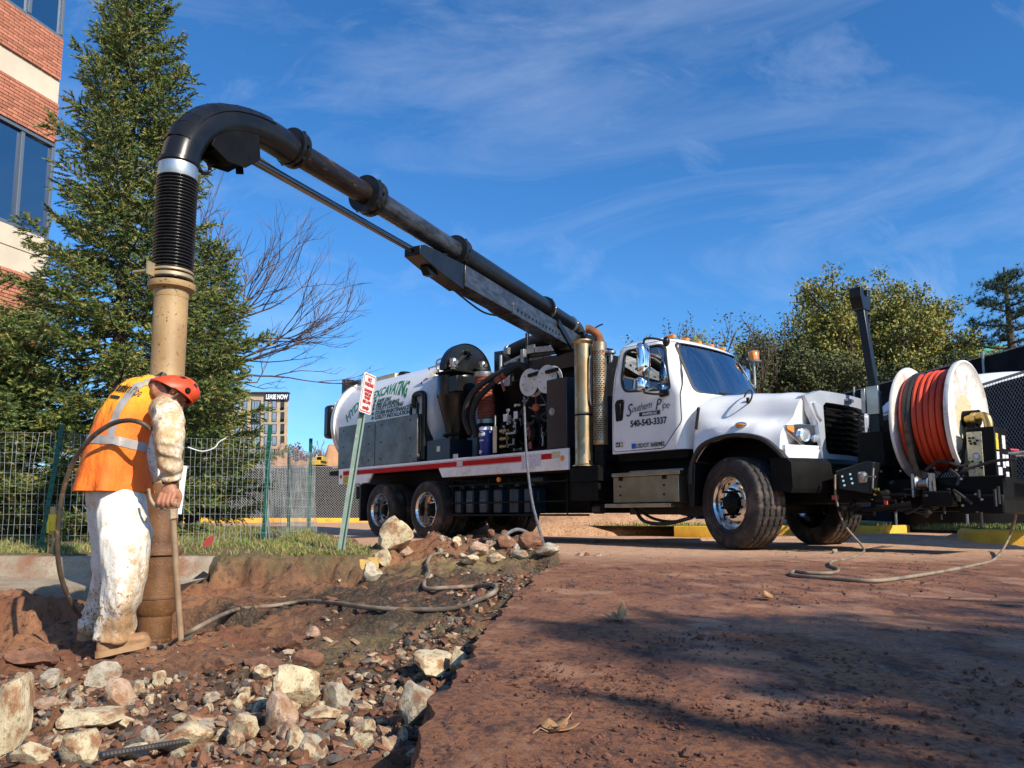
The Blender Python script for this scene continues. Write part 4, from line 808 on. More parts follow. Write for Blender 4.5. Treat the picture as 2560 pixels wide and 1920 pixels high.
for i, (s_, z_, w_) in enumerate((('SAFE DIG', 2.735, .52), ('PIPE FLUSHING', 2.645, .86), ('UTILITY LOCATING', 2.565, 1.03), ('STORM MAINTENANCE', 2.468, 1.26), ('UTILITY INSTALLATION', 2.375, 1.28))):
    x_ = -8.45; me = text_mesh(s_, .112, bold=.003, shear=.15); k_ = w_/max(v.co.x for v in me.vertices); bpy.data.meshes.remove(me)
    text_on('tank_lettering', s_, MATS['dark_green_lettering'], tank, on_tank(x_, z_), .112, sub=True, bold=.003, shear=.15, sx=k_)
    m = MB(); f = on_tank(x_-.09, z_+.045); m.lathe([(0, .006), (.038, .004), (.04, 0)], f(0, 0, 0), (0, -1, .25), 14); tb(m, 'bullet', MATS['dark_green_lettering'], tank)
m = MB(); m.tube(spline([(-6.95, -1.08, 2.45), (-6.95, -1.08, 2.62), (-6.93, -1.08, 2.69), (-6.85, -1.08, 2.715), (-6.72, -1.08, 2.715), (-6.64, -1.08, 2.69), (-6.61, -1.08, 2.6), (-6.61, -1.08, 2.2), (-6.61, -1.08, 1.45)], 5), .055, 12); m.lathe([(.07, -.02), (.075, .02), (.06, .03)], (-6.95, -1.08, 2.50), (0, 0, 1), 12); m.bx(-7.08, -7.05, -1.1, -1.05, 2.31, 2.55); m.bx(-6.86, -6.83, -1.1, -1.05, 2.31, 2.55); m.cyl((-6.62, -1.15, 1.6), (-6.62, -1.15, 2.25), .018); tb(m, 'fill_pipe', M_black)
m = MB(); m.bar((-6.95, -.86, 3.0), (-6.65, -.72, 3.22), .05, .04); m.bar((-6.75, -.9, 3.22), (-6.2, -.9, 3.24), .025, .025); m.bar((-6.75, -.9, 3.22), (-6.65, -.8, 3.05), .025, .025); m.bar((-6.5, -.9, 3.22), (-6.5, -.8, 3.05), .025, .025); tb(m, 'tank_bracket', M_reelw, tank)
m = MB(); m.prism([(-.04, 0), (.04, 0), (0, .07)], lambda u, v, w: Vector((-6.98+u, -.895-w, 2.93+v)), 0, .004); tb(m, 'warning_sticker', M_red, tank)
# ---------------------------------------------------------------- cyclone, filter drum and ducts
cy = Vector((-5.98, -.78, 0)); m = MB(); m.lathe([(0, 2.99), (.30, 2.985), (.38, 2.97), (.39, 2.95), (.385, 2.60), (.392, 2.59), (.375, 2.57), (.19, 1.86), (.19, 1.40)], cy, (0, 0, 1), 40); m.bx(-5.98, -5.56, -1.12, -.62, 2.62, 2.90); cyc = tb(m, 'cyclone_separator', M_black, None, bev=.006)
m = MB(); m.lathe([(.24, 1.84), (.26, 1.85), (.26, 1.89), (.22, 1.90)], cy, (0, 0, 1), 24); m.lathe([(.22, 2.99), (.25, 3.0), (.25, 3.03), (.2, 3.04)], cy, (0, 0, 1), 24); tb(m, 'clamp_ring', M_blackm, cyc)
m = MB(); m.bx(-6.45, -5.75, -1.12, -.6, 1.4, 1.78); tb(m, 'control_cabinet', mat('dark_blue_cabinet', (.012, .02, .032), .4), None, bev=.01); sticker(-6.14, -6.04, 1.56, 1.66, M_paper, -1.125); sticker(-5.6, -5.46, 1.405, 1.48, M_paper, -1.16)
m = MB(); N_ = 36; fc = Vector((-5.80, -.68, 3.03)); rg = []
for x_, k in ((-.0, .0), (.0, .97), (.02, 1), (-.14, 1)): rg.append([fc+Vector((x_, .55*k*math.cos(math.pi*i/N_), .54*k*math.sin(math.pi*i/N_))) for i in range(N_+1)]+[fc+Vector((x_, 0, -.03*k))])
m.loft(rg, True, False); drum = tb(m, 'filter_drum', M_black, None, smooth=40)
m = MB(); m.cyl(fc+Vector((.02, -.02, .36)), fc+Vector((.10, -.02, .36)), .075, n=20); m.cyl(fc+Vector((.1, -.02, .36)), fc+Vector((.13, -.02, .36)), .05, n=12); m.bar(fc+Vector((.035, -.05, .34)), fc+Vector((.035, -.27, .13)), .02, .09, (1, 0, 0)); tb(m, 'drum_inspection_port', M_black, drum)
m = MB(); m.bx(-6.1, -5.55, -1.20, -.13, 2.97, 3.005); tb(m, 'drum_shelf', M_blackm, drum, bev=.005)
for p in (Vector((-5.72, -1.08, 3.0)), Vector((-5.60, -.50, 3.0))):
    m = MB(); m.lathe([(.05, 0), (.06, .02), (.06, .05), (.09, .06), (.095, .09), (.085, .10), (.075, .105), (.08, .14), (.078, .19), (.06, .225), (.02, .24), (0, .24)], p, (0, 0, 1), 20); m.cyl(p+Vector((0, -.0, .15)), p+Vector((.10, .0, .15)), .04); tb(m, 'relief_valve', M_alu, drum)
m = MB(); m.prism([(-5.75, 2.95), (-4.95, 2.95), (-4.75, 3.35), (-5.45, 3.48), (-5.75, 3.5)], XZ, -.1, .6); tb(m, 'top_duct_box', M_boomg, None, bev=.015)
def ribbed(pts, r, pitch, amp, n=14, seg=3):
    P = [Vector(p) for p in pts]; L_ = [0]
    for a, b in zip(P, P[1:]): L_.append(L_[-1]+(b-a).length)
    k = int(L_[-1]/pitch)*seg; out = []; rr_ = []; j = 0
    for i in range(k+1):
        s_ = L_[-1]*i/k
        while j < len(P)-2 and L_[j+1] < s_: j += 1
        t = (s_-L_[j])/max(1e-6, L_[j+1]-L_[j]); out.append(P[j].lerp(P[j+1], t)); rr_.append(r+(amp if i % seg else -amp))
    return MB().tube(out, rr_, n)
tb(ribbed(spline([(-5.10, -.80, 1.98), (-5.14, -.80, 2.4), (-5.20, -.80, 2.9)]), .155, .05, .009, 20), 'red_ribbed_duct', M_redrib, None, smooth=60)
m = MB(); m.lathe([(.16, 0), (.175, .01), (.175, .09), (.165, .1)], (-5.10, -.80, 1.98), (0, 0, 1), 24); m.lathe([(.165, 0), (.17, .01), (.17, .08), (.16, .09)], (-5.20, -.80, 2.84), (0, 0, 1), 24); tb(m, 'duct_clamp', M_steel)
m = MB(); m.lathe([(.16, 0), (.17, .05), (.18, .6)], (-5.10, -.80, 1.40), (0, 0, 1), 24); tb(m, 'duct_base', M_blackm)
tb(ribbed(spline([(-5.15, -1.12, 1.80), (-5.30, -1.13, 2.1), (-5.22, -1.13, 2.38), (-4.95, -1.12, 2.60), (-4.6, -1.05, 2.76), (-4.3, -.95, 2.86)]), .05, .022, .005, 10), 'ribbed_hose', M_rubber, None, smooth=60)
tb(ribbed(spline([(-5.02, -1.10, 1.75), (-5.12, -1.11, 2.1), (-5.0, -1.12, 2.36), (-4.7, -1.08, 2.58), (-4.4, -1.02, 2.74), (-4.1, -.95, 2.88), (-3.95, -.9, 2.78)]), .05, .022, .005, 10), 'ribbed_hose', M_rubber, None, smooth=60)
m = MB(); m.tube([(-4.55, -1.06, 2.66), (-4.44, -1.04, 2.715)], .058, 10); m.tube([(-4.42, -1.03, 2.72), (-4.36, -1.02, 2.75)], .058, 10); m.bar((-4.38, -1.09, 2.64), (-4.30, -1.09, 2.46), .012, .05); tb(m, 'red_strap', M_redrib)
tb(ribbed(spline([(-5.1, -.25, 3.36), (-4.7, -.25, 3.42), (-4.2, -.22, 3.46), (-3.6, -.15, 3.52)]), .125, .04, .008, 16), 'ribbed_hose', M_rubber, None, smooth=60)
m = MB(); m.lathe([(.13, 0), (.15, .01), (.15, .08), (.13, .09)], (-5.14, -.25, 3.345), (1, 0, .1), 24); m.bx(-5.05, -4.95, -.45, -.38, 3.28, 3.40); tb(m, 'hose_clamp', M_steel)
# ---------------------------------------------------------------- engine bay clutter between the cyclone and the cab
m = MB(); m.bx(-5.35, -2.78, -.55, 1.12, 1.40, 2.75); m.bx(-4.8, -2.9, -.45, .9, 2.75, 3.0); tb(m, 'engine_enclosure', M_blackm, None, bev=.02)
m = MB(); m.bx(-3.22, -2.79, -1.17, -.6, 1.41, 2.48); pan = tb(m, 'radiator_cabinet', mat('cabinet_black', (.008, .009, .014), .3, c2=(.014, .014, .02), ns=4), None, bev=.012); m = MB(); m.lathe([(0, .004), (.05, .004), (.06, 0)], (-3.1, -1.172, 1.98), (0, -1, 0), 16); tb(m, 'latch', M_steel, pan)
for i, (cx_, cyy, cz_) in enumerate(((-3.82, -.98, 2.55), (-3.34, -1.05, 2.53))):
    m = MB(); m.lathe([(0, -.10), (.05, -.10), (.05, -.02), (.21, -.02), (.225, 0), (.21, .0), (.06, .005), (0, .005)], (cx_, cyy, cz_), (0, -1, 0), 36); m.lathe([(.05, -.13), (.21, -.14), (.225, -.13), (.22, -.125), (.05, -.11)], (cx_, cyy, cz_), (0, -1, 0), 36); rl = tb(m, 'hose_reel', M_reelw)
    m = MB(); 
    for j in range(4): m.tube([(cx_+.16*math.cos(a), cyy+.035+j*.024, cz_+.16*math.sin(a)) for a in [k*math.pi/14 for k in range(28)]], .014, 6, wrap=True)
    tb(m, 'reel_hose', M_rubber, rl); m = MB()
    for j in range(6): a = j*1.05+.2; c = Vector((cx_+.14*math.cos(a), cyy-.006, cz_+.14*math.sin(a))); m.cyl(c, c+Vector((0, -.006, 0)), .009, n=6)
    m.bar((cx_+.02, cyy-.03, cz_+.10), (cx_+.30, cyy-.05, cz_+.11), .04, .05); tb(m, 'reel_bracket', M_blackm, rl)
rnd = random.Random(4)
def clutter(name, mt, items):
    m = MB()
    for it in items: it(m)
    return tb(m, name, mt, None, bev=0)
pump = MB(); pump.bx(-4.55, -3.35, -.95, -.6, 1.42, 1.95); pump.lathe([(.2, 0), (.2, .3), (.15, .35)], (-3.75, -.8, 1.7), (0, -1, 0), 20)
for k in range(4): pump.cyl((-4.45+.3*k, -.98, 1.5), (-4.45+.3*k, -.98, 1.95), .05)
tb(pump, 'water_pump', M_blackm, None, bev=.012)
m = MB()
for k in range(26):
    a = Vector((rnd.uniform(-4.6, -3.3), rnd.uniform(-1.12, -.9), rnd.uniform(1.45, 2.25))); dv = rnd.choice([Vector((1, 0, 0)), Vector((0, 0, 1)), Vector((0, 0, -1)), Vector((0, -1, 0))])*rnd.uniform(.08, .26); m.cyl(a, a+dv, rnd.uniform(.008, .022), n=8)
    if k % 2 == 0: m.bx(a.x-.022, a.x+.022, a.y-.022, a.y+.022, a.z-.022, a.z+.022); c = a+dv; m.bx(c.x-.018, c.x+.018, c.y-.018, c.y+.018, c.z-.018, c.z+.018)
tb(m, 'valve_fittings', M_steel)
m = MB()
for k in range(16):
    p = [Vector((rnd.uniform(-4.7, -3.25), rnd.uniform(-1.08, -.75), rnd.uniform(1.5, 2.0)))]
    for j in range(3): p.append(p[-1]+Vector((rnd.uniform(-.25, .25), rnd.uniform(-.08, .08), rnd.uniform(-.05, .3))))
    m.tube(spline(p, 5), rnd.uniform(.012, .026), 7)
tb(m, 'hydraulic_hoses', M_rubber)
for (x_, z_, mt) in ((-4.5, 1.66, M_cream), (-3.98, 2.02, M_paper), (-4.24, 2.0, M_paper)):
    m = MB(); m.bx(x_-.045, x_+.045, -1.13, -1.12, z_-(.22 if mt is M_cream else .06), z_+(.22 if mt is M_cream else .06)); tb(m, 'label_plate', mt)
for (z_) in (1.53, 1.66, 1.79):
    m = MB(); m.lathe([(.03, 0), (.03, .06), (.022, .07), (.022, .16), (.03, .17)], (-4.36, -1.12, z_), (1, 0, 0), 10); tb(m, 'brass_coupling', M_brass)
m = MB(); m.ball((-3.55, -1.08, 2.10), .062, 14, 10); tb(m, 'red_float_ball', mat('faded_red', (.42, .08, .04), .6))
m = MB(); m.cyl((-3.55, -1.08, 2.16), (-3.58, -1.06, 2.35), .006); m.cyl((-3.66, -1.1, 1.45), (-3.66, -1.1, 1.75), .03); m.lathe([(.02, 0), (.04, .02), (.04, .1), (.02, .12)], (-3.66, -1.1, 1.75), (0, 0, 1), 10); tb(m, 'red_drain_valve', mat('valve_red', (.22, .06, .04), .6))
# boom pedestal and top frame
m = MB(); m.cyl((-3.55, 0, 1.4), (-3.55, 0, 3.12), .26, n=24); m.lathe([(.26, 0), (.40, .02), (.40, .10), (.26, .12)], (-3.55, 0, 2.95), (0, 0, 1), 32)
for y in (-.22, .22): m.prism([(-3.9, 3.05), (-3.2, 3.05), (-3.3, 3.42), (-3.75, 3.42)], XZ, y-.02, y+.02)
m.bar((-4.25, -.62, 2.75), (-4.25, -.62, 3.5), .05, .05); m.bar((-4.25, -.62, 3.1), (-2.9, -.62, 3.02), .04, .07); m.bar((-4.7, -.62, 2.98), (-2.9, -.55, 2.9), .05, .05); m.bx(-4.2, -3.1, -.66, -.6, 2.75, 3.0)
tb(m, 'boom_pedestal', M_black, None, bev=.006)
m = MB(); m.bar((-4.15, -.66, 3.18), (-3.0, -.66, 3.06), .02, .09); m.bx(-4.2, -4.02, -.68, -.65, 3.12, 3.26); tb(m, 'steel_frame_rail', M_steel)
m = MB()
for k in range(14):
    p = [Vector((rnd.uniform(-3.5, -2.9), rnd.uniform(-.6, -.1), rnd.uniform(2.9, 3.2)))]
    for j in range(3): p.append(p[-1]+Vector((rnd.uniform(-.12, .2), rnd.uniform(-.1, .1), rnd.uniform(-.15, .15))))
    m.tube(spline(p, 5), rnd.uniform(.008, .018), 6)
tb(m, 'hydraulic_hoses', M_rubber)
m = MB(); m.cyl((-4.85, -.7, 2.75), (-4.85, -.7, 3.2), .03); m.bar((-4.75, -.7, 3.02), (-4.2, -.7, 3.12), .03, .05); m.bx(-4.28, -4.2, -.75, -.65, 2.93, 3.2); m.bx(-4.72, -4.55, -.75, -.7, 2.62, 2.95); m.cyl((-4.6, -.7, 3.04), (-4.4, -.7, 3.04), .035); tb(m, 'vacuum_linkage', M_steel, None, bev=.004)
m = MB(); m.prism(rpoly([(-4.12, 2.98), (-3.9, 3.0), (-3.86, 3.12), (-4.12, 3.14)], .03), XZ, -.60, -.58); tb(m, 'fan_guard', mat('pale_guard', (.30, .36, .22), .5))
# ---------------------------------------------------------------- stacks
m = MB(); c = Vector((-2.53, -1.08, 0)); m.lathe([(.17, 1.12), (.17, 1.135), (.135, 1.15), (.13, 1.2), (.13, 2.93), (.15, 2.955), (.165, 2.97), (.165, 2.99), (.12, 2.99), (.11, 2.7)], c, (0, 0, 1), 32); s1 = tb(m, 'blower_stack', M_stack); m = MB(); m.lathe([(.134, 0), (.137, .012), (.134, .024)], c+Vector((0, 0, 1.86)), (0, 0, 1), 32); tb(m, 'stack_strap', M_blackm, s1)
c = Vector((-2.285, -.99, 0)); m = MB(); m.lathe([(.072, 1.1), (.072, 2.95)], c, (0, 0, 1), 20); m.tube(spline([c+Vector((0, 0, 2.9)), c+Vector((0, 0, 3.0)), c+Vector((-.03, -.03, 3.08)), c+Vector((-.10, -.1, 3.14)), c+Vector((-.14, -.13, 3.15))], 5), .062, 16); s2 = tb(m, 'exhaust_stack', M_rust)
m = MB(); m.lathe([(.10, 1.42), (.108, 1.43), (.108, 2.93), (.10, 2.94)], c, (0, 0, 1), 28); tb(m, 'heat_shield', M_perf, s2)
m = MB()
for k in range(44):
    z_ = 1.5+k*.03
    for j in range(6): a = R(-150+j*24+(12 if k % 2 else 0)); q = c+Vector((.1085*math.cos(a), .1085*math.sin(a), z_)); m.bar(q-Vector((-math.sin(a), math.cos(a), 0))*.015, q+Vector((-math.sin(a), math.cos(a), 0))*.015, .004, .012, (0, 0, 1))
tb(m, 'shield_slots', M_blackm, s2); m = MB(); m.tube(spline([c+Vector((-.07, -.09, 2.72)), c+Vector((-.08, -.125, 2.68)), c+Vector((-.08, -.125, 2.1)), c+Vector((-.07, -.09, 2.0))], 4), .009, 6); tb(m, 'shield_handle', M_steel, s2)
m = MB(); m.lathe([(.09, 1.06), (.09, 1.42)], c, (0, 0, 1), 20); m.bx(-2.7, -2.15, -1.2, -.6, .9, 1.1); tb(m, 'stack_base', M_blackm, s2)
m = MB(); m.lathe([(.03, 0), (.03, .12), (.07, .14), (.07, .17), (.05, .18)], (-2.12, -.92, 2.62), (0, 0, 1), 14); tb(m, 'air_breather', M_steel)
# ---------------------------------------------------------------- step box
m = MB(); m.bx(-1.90, -.80, -1.17, -.72, .58, .93); sb_ = tb(m, 'step_box', M_diam, None, bev=.008)
m = MB(); m.bx(-1.90, -.76, -1.20, -.72, .935, .985); m.prism([(-1.75, .985), (-.85, .985), (-.85, 1.02), (-1.75, 1.02)], XZ, -1.0, -.72); tb(m, 'step_tread', M_alu, sb_, bev=.005); m = MB(); m.bx(-2.0, -.88, -1.24, -.9, .515, .565); tb(m, 'step_tread', M_alu, sb_, bev=.005)
for x_ in (-1.77, -1.03):
    m = MB(); m.bx(x_-.025, x_+.04, -1.185, -1.17, .88, .95); tb(m, 'latch', M_blackm, sb_, bev=.004)
    m = MB(); 
    for z_ in (.68, .80): m.cyl((x_, -1.172, z_), (x_, -1.18, z_), .014, n=8)
    tb(m, 'rivets', M_blackm, sb_)
m = MB(); m.tube(spline([(-1.75, -.9, .5), (-1.5, -1.0, .33), (-1.1, -1.05, .30), (-.7, -1.05, .38)]), .025, 8); m.tube(spline([(-1.8, -.8, .5), (-1.4, -.9, .36), (-1.0, -.95, .33), (-.7, -.9, .42)]), .02, 8); m.bx(-2.0, -.6, -.7, .7, .42, .7); m.cyl((-2.4, -1.0, .50), (-2.25, -1.0, .50), .07); tb(m, 'underbody_hoses', M_rubber)
# ---------------------------------------------------------------- storage rack under the bed
m = MB(); m.bx(-5.75, -2.75, -.74, .9, .45, 1.285); m.bx(-5.75, -2.75, -1.12, 1.1, 1.05, 1.285); m.bx(-9.55, -5.75, -.62, .62, .86, 1.285); tb(m, 'water_tank', M_blackm, None, bev=.02)
m = MB()
for z_ in (.92, .62): m.cyl((-5.72, -1.16, z_), (-2.80, -1.16, z_), .013, n=8)
for x_ in (-5.6, -5.35, -5.0, -4.6, -4.1, -3.6, -2.80): m.cyl((x_, -1.16, .42), (x_, -1.16, 1.02), .011, n=6)
m.bx(-5.7, -2.78, -1.17, -.7, .40, .43); m.ball((-2.80, -1.16, .94), .02, 8, 6); rk = tb(m, 'storage_rack', M_blackm)
M_jug = mat('dark_teal_jug', (.014, .028, .042), .35, c2=(.01, .02, .03), ns=4)
for i, x_ in enumerate((-5.5, -5.18, -4.82, -4.45, -4.05, -3.7)):
    m = MB(); m.bx(x_-.10, x_+.10, -1.12, -.80, .44, .84); m.bx(x_-.05, x_+.05, -1.05, -.9, .86, .93); m.cyl((x_, -.98, .84), (x_, -.98, .9), .03); tb(m, 'jug', M_jug, rk, bev=.03, seg=3)
    if i in (1, 2): sticker(x_-.08, x_+.08, .57, .68, mat('grey_blue_label%d' % i, (.08, .10, .13), .6, fine=(.02, .025, .03), fs=40), -1.124)
m = MB(); m.cyl((-4.35, -1.15, .99), (-4.35, -1.18, .99), .04, n=14); tb(m, 'side_marker_light', M_amber); m = MB(); m.cyl((-3.75, -.95, .97), (-3.45, -.95, .97), .08, n=16); tb(m, 'air_tank', M_jug); sticker(-3.72, -3.58, .62, .78, MATS['grey_blue_label1'], -1.0)
# ---------------------------------------------------------------- front: brackets, rest post, reel, controls
m = MB(); m.bx(1.0, 2.62, -.42, -.30, .62, .80); m.bx(1.0, 2.62, .30, .42, .62, .80); m.bx(1.9, 2.62, -.42, .42, .55, .80); m.bx(.95, 1.45, -.62, .62, .55, .95); m.bx(1.2, 1.5, -.5, .5, .95, 1.35); m.bx(1.35, 2.5, -.25, .25, .45, .65)
for y in (-.2, .2): m.bx(1.38, 1.50, y-.03, y+.03, .8, 1.5)
fr = tb(m, 'front_frame', M_blackm, None, bev=.012)
m = MB(); m.prism([(1.10, .70), (1.44, .64), (1.52, .98), (1.44, 1.0), (1.08, .90)], XZ, -.82, -.62); pb = tb(m, 'valve_box', M_black, None, bev=.012)
m = MB()
for u, v in ((1.17, .84), (1.18, .79), (1.19, .74), (1.26, .86), (1.27, .81), (1.28, .76)): m.cyl((u, -.82, v), (u, -.835, v), .013, n=8)
tb(m, 'bolts', M_chrome, pb); m = MB(); m.lathe([(.04, 0), (.05, .02), (.05, .1), (.03, .12)], (1.40, -.85, .76), (0, 0, 1), 12); m.bar((1.4, -.86, .83), (1.56, -.9, .82), .016, .016); m.cyl((1.48, -.8, .70), (1.5, -.8, .92), .012); tb(m, 'lever_valve', M_steel, pb)
m = MB(); m.bx(1.5, 1.56, -.83, -.825, .62, .70); tb(m, 'yellow_tag', M_yellab, pb)
m = MB()
for k in range(18): a = Vector((rnd.uniform(1.1, 1.65), rnd.uniform(-.85, -.5), rnd.uniform(.42, .66))); dv = rnd.choice([Vector((1, 0, 0)), Vector((0, 0, -1)), Vector((0, -1, 0))])*rnd.uniform(.06, .22); m.cyl(a, a+dv, rnd.uniform(.012, .035), n=8)
m.tube(spline([(1.1, -.8, .5), (1.4, -.85, .47), (1.7, -.8, .5), (1.85, -.75, .53)]), .03, 8); tb(m, 'front_fittings', M_blackm)
m = MB(); m.bx(1.60, 1.63, -.82, -.79, .5, .62); m.bx(1.05, 1.12, -.86, -.84, .58, .63); tb(m, 'red_tag', mat('tag_red', (.5, .06, .03), .6))
m = MB(); P = [Vector((1.24, 0, 1.0)), Vector((1.22, 0, 1.88)), Vector((1.16, 0, 2.6)), Vector((1.11, 0, 3.02))]
m.bar(P[0], P[1], .12, .12); m.bar(P[1], P[3], .095, .095); post = tb(m, 'boom_rest_post', M_black, None, bev=.01)
m = MB(); m.prism(rpoly([(-.13, 3.17), (-.055, 3.17), (-.05, 3.09), (0, 3.06), (.05, 3.09), (.055, 3.17), (.13, 3.17), (.14, 3.05), (.08, 2.9), (-.08, 2.9), (-.14, 3.05)], .015), lambda u, v, w: Vector((1.11+w, u, v)), -.07, .07); tb(m, 'rest_fork', M_black, post, bev=.006)
m = MB(); m.bx(1.10, 1.15, -.10, -.05, 1.62, 1.92); m.bx(1.16, 1.30, -.09, -.055, 1.6, 1.94); tb(m, 'post_sleeve', M_alu, post, bev=.004)

m = MB()
for k in range(22):
    a = Vector((rnd.uniform(1.5, 2.6), rnd.uniform(-.62, -.35), rnd.uniform(.40, .80))); dv = rnd.choice([Vector((1, 0, 0)), Vector((0, 0, -1)), Vector((0, -1, 0)), Vector((0, 0, 1))])*rnd.uniform(.05, .18); m.cyl(a, a+dv, rnd.uniform(.008, .028), n=7)
for k in range(6):
    p = [Vector((rnd.uniform(1.3, 2.4), rnd.uniform(-.6, -.45), rnd.uniform(.45, .9)))]
    for j in range(3): p.append(p[-1]+Vector((rnd.uniform(-.05, .2), rnd.uniform(-.06, .06), rnd.uniform(-.15, .1))))
    m.tube(spline(p, 5), rnd.uniform(.010, .018), 6)
tb(m, 'front_fittings', M_rubber)
m = MB()
for k in range(20): c = Vector((rnd.uniform(1.15, 2.6), -.43-.2*(rnd.random() < .3), rnd.uniform(.5, .95))); m.cyl(c, c+Vector((0, -.012, 0)), .012, n=8)
tb(m, 'bolts', M_steel)
# big hose reel
RC = Vector((0, 0, 1.46)); RR_ = .645
def flange(x_, s):
    m = MB(); m.lathe([(.20, .0), (.24, .0), (.30, .03*s), (.55, .045*s), (.60, .05*s), (.625, .075*s), (.645, .07*s), (.648, .05*s), (.64, .02*s), (.60, .025*s), (.30, .0), (.20, -.02*s), (.20, .0)], (x_, 0, 1.46), (1, 0, 0), 72); return m
reel = tb(flange(2.16, 1), 'hose_reel', M_reelw, None, smooth=40); tb(flange(1.67, -.6), 'reel_flange', M_reelw, reel, smooth=40)
m = MB(); m.lathe([(.29, 0), (.29, .5)], (1.66, 0, 1.46), (1, 0, 0), 36); m.lathe([(.27, -.12), (.27, .0), (.0, -.02)], (2.18, 0, 1.46), (1, 0, 0), 36); tb(m, 'reel_drum', M_cream, reel)
def coil(x0, x1, n_, r_, rr_, mt, nm, ph=0, sag=0):
    m = MB(); pts = []
    for k in range(int(n_*40)+1):
        a = ph+2*math.pi*k/40; t = k/(n_*40); w_ = sag*math.sin(a*.5+2); pts.append((lerp(x0, x1, t), (r_+w_)*math.cos(a), 1.46+(r_+w_)*math.sin(a)))
    m.tube(pts, rr_, 8); return tb(m, nm, mt, reel)
coil(1.71, 2.11, 7.2, .43, .031, M_hosered, 'hose_coil'); coil(1.72, 2.10, 6.3, .485, .031, M_hosered, 'hose_coil', 1, .012); coil(1.71, 1.72, 1, .52, .031, M_hosered, 'hose_coil'); coil(1.84, 2.11, 4.4, .54, .031, M_hosered, 'hose_coil', 2, .012)
coil(1.75, 1.80, 1.6, .54, .032, M_rubber, 'black_hose_wrap', 1)
m = MB(); pts = [Vector((1.78, -.53, 1.5)), Vector((1.78, -.55, 1.3)), Vector((1.80, -.53, 1.05)), Vector((1.83, -.47, .85)), Vector((1.88, -.45, .72)), Vector((1.95, -.45, .55)), Vector((1.98, -.44, .47))]; m.tube(spline(pts, 6), .032, 10); tb(m, 'leader_hose', mat('muddy_hose', (.13, .085, .05), .8, c2=(.05, .035, .025), ns=14), reel)
m = MB(); m.lathe([(.075, 0), (.08, .012), (.05, .03), (.042, .07), (.05, .11), (.08, .128), (.075, .14)], (1.83, -.52, .75), (1, 0, 0), 24); m.bx(1.80, 1.82, -.58, -.46, .6, .85); m.bx(1.975, 2.0, -.58, -.46, .6, .85); tb(m, 'hose_guide_roller', M_steel, reel)
m = MB(); m.bx(2.22, 2.30, -.09, .09, .75, 1.52); m.cyl((2.12, 0, 1.46), (2.32, 0, 1.46), .09); m.bar((2.2, -.40, .70), (2.28, -.34, 1.25), .03, .03); m.bar((1.95, -.44, .72), (2.28, -.44, 1.1), .015, .015); tb(m, 'reel_support', M_blackm, reel)
m = MB(); m.tube(spline([(2.22, -.08, 1.44), (2.34, -.12, 1.46), (2.42, -.16, 1.45), (2.45, -.17, 1.38), (2.45, -.17, 1.24)], 6), .045, 12); m.lathe([(.06, 0), (.06, .05), (.05, .06)], (2.28, -.10, 1.45), (1, -.2, 0), 12); tb(m, 'brass_swivel', M_brass, reel)
m = MB(); m.bx(2.29, 2.56, -.37, .03, .62, 1.32); cb = tb(m, 'control_box', M_blackm, None, bev=.012)
m = MB(); m.prism(rpoly([(2.30, .80), (2.44, .80), (2.44, 1.275), (2.30, 1.275)], .012), XZ, -.382, -.365); tb(m, 'control_panel', mat('panel_cream', (.60, .53, .33), .5, fine=(.35, .3, .18), fs=30, flo=.56, fhi=.6), cb)
for u, v, r_ in ((2.385, 1.02, .034), (2.385, .92, .032)):
    m = MB(); m.lathe([(0, .012), (r_*.8, .012), (r_, .018), (r_, 0)], (u, -.382, v), (0, -1, 0), 20); tb(m, 'gauge', M_steel, cb); m = MB(); m.cyl((u, -.395, v), (u, -.3965, v), r_*.72, n=18); tb(m, 'gauge_face', M_paper, cb)
m = MB()
for u, v in ((2.33, 1.21), (2.365, 1.21), (2.33, 1.18), (2.40, 1.18), (2.34, 1.15), (2.38, 1.145), (2.375, 1.16), (2.345, .965), (2.42, .955), (2.345, .895), (2.425, .895)): m.cyl((u, -.38, v), (u, -.40, v), .011, n=10)
tb(m, 'control_knobs', M_blackm, cb)
sticker(2.32, 2.43, .70, .76, M_cream, -.378, cb)
for (y0, y1, z0, z1, mt) in ((-.36, -.28, 1.08, 1.25, M_yellab), (-.36, -.28, .92, 1.06, M_paper), (-.34, -.22, .64, .90, M_paper), (-.16, -.06, 1.1, 1.24, M_paper), (-.18, -.10, .9, 1.04, M_paper), (-.08, .01, .92, 1.04, MATS['white_print']), (-.10, .0, .72, .86, M_paper)):
    m = MB(); m.bx(2.557, 2.563, y0, y1, z0, z1); tb(m, 'sticker', mt, cb)
m = MB(); m.bx(2.40, 2.58, .03, .22, .60, 1.05); m.bx(2.35, 2.62, -.1, .35, .55, .75); tb(m, 'junction_box', M_blackm, cb, bev=.01); m = MB(); m.cyl((2.57, .04, 1.10), (2.60, .22, 1.10), .012); tb(m, 'red_lever', mat('lever_red', (.5, .05, .08), .5), cb)
m = MB(); m.cyl((2.5, .10, 1.06), (2.5, 1.05, 1.14), .018); m.cyl((2.52, .10, 1.03), (2.52, 1.05, 1.10), .012); tb(m, 'steering_handle', M_steel, cb)
m = MB(); m.bx(1.9, 2.2, -.62, -.40, .50, .66); m.bx(2.2, 2.62, -.45, .45, .42, .62); tb(m, 'front_skid', M_blackm, None, bev=.02)
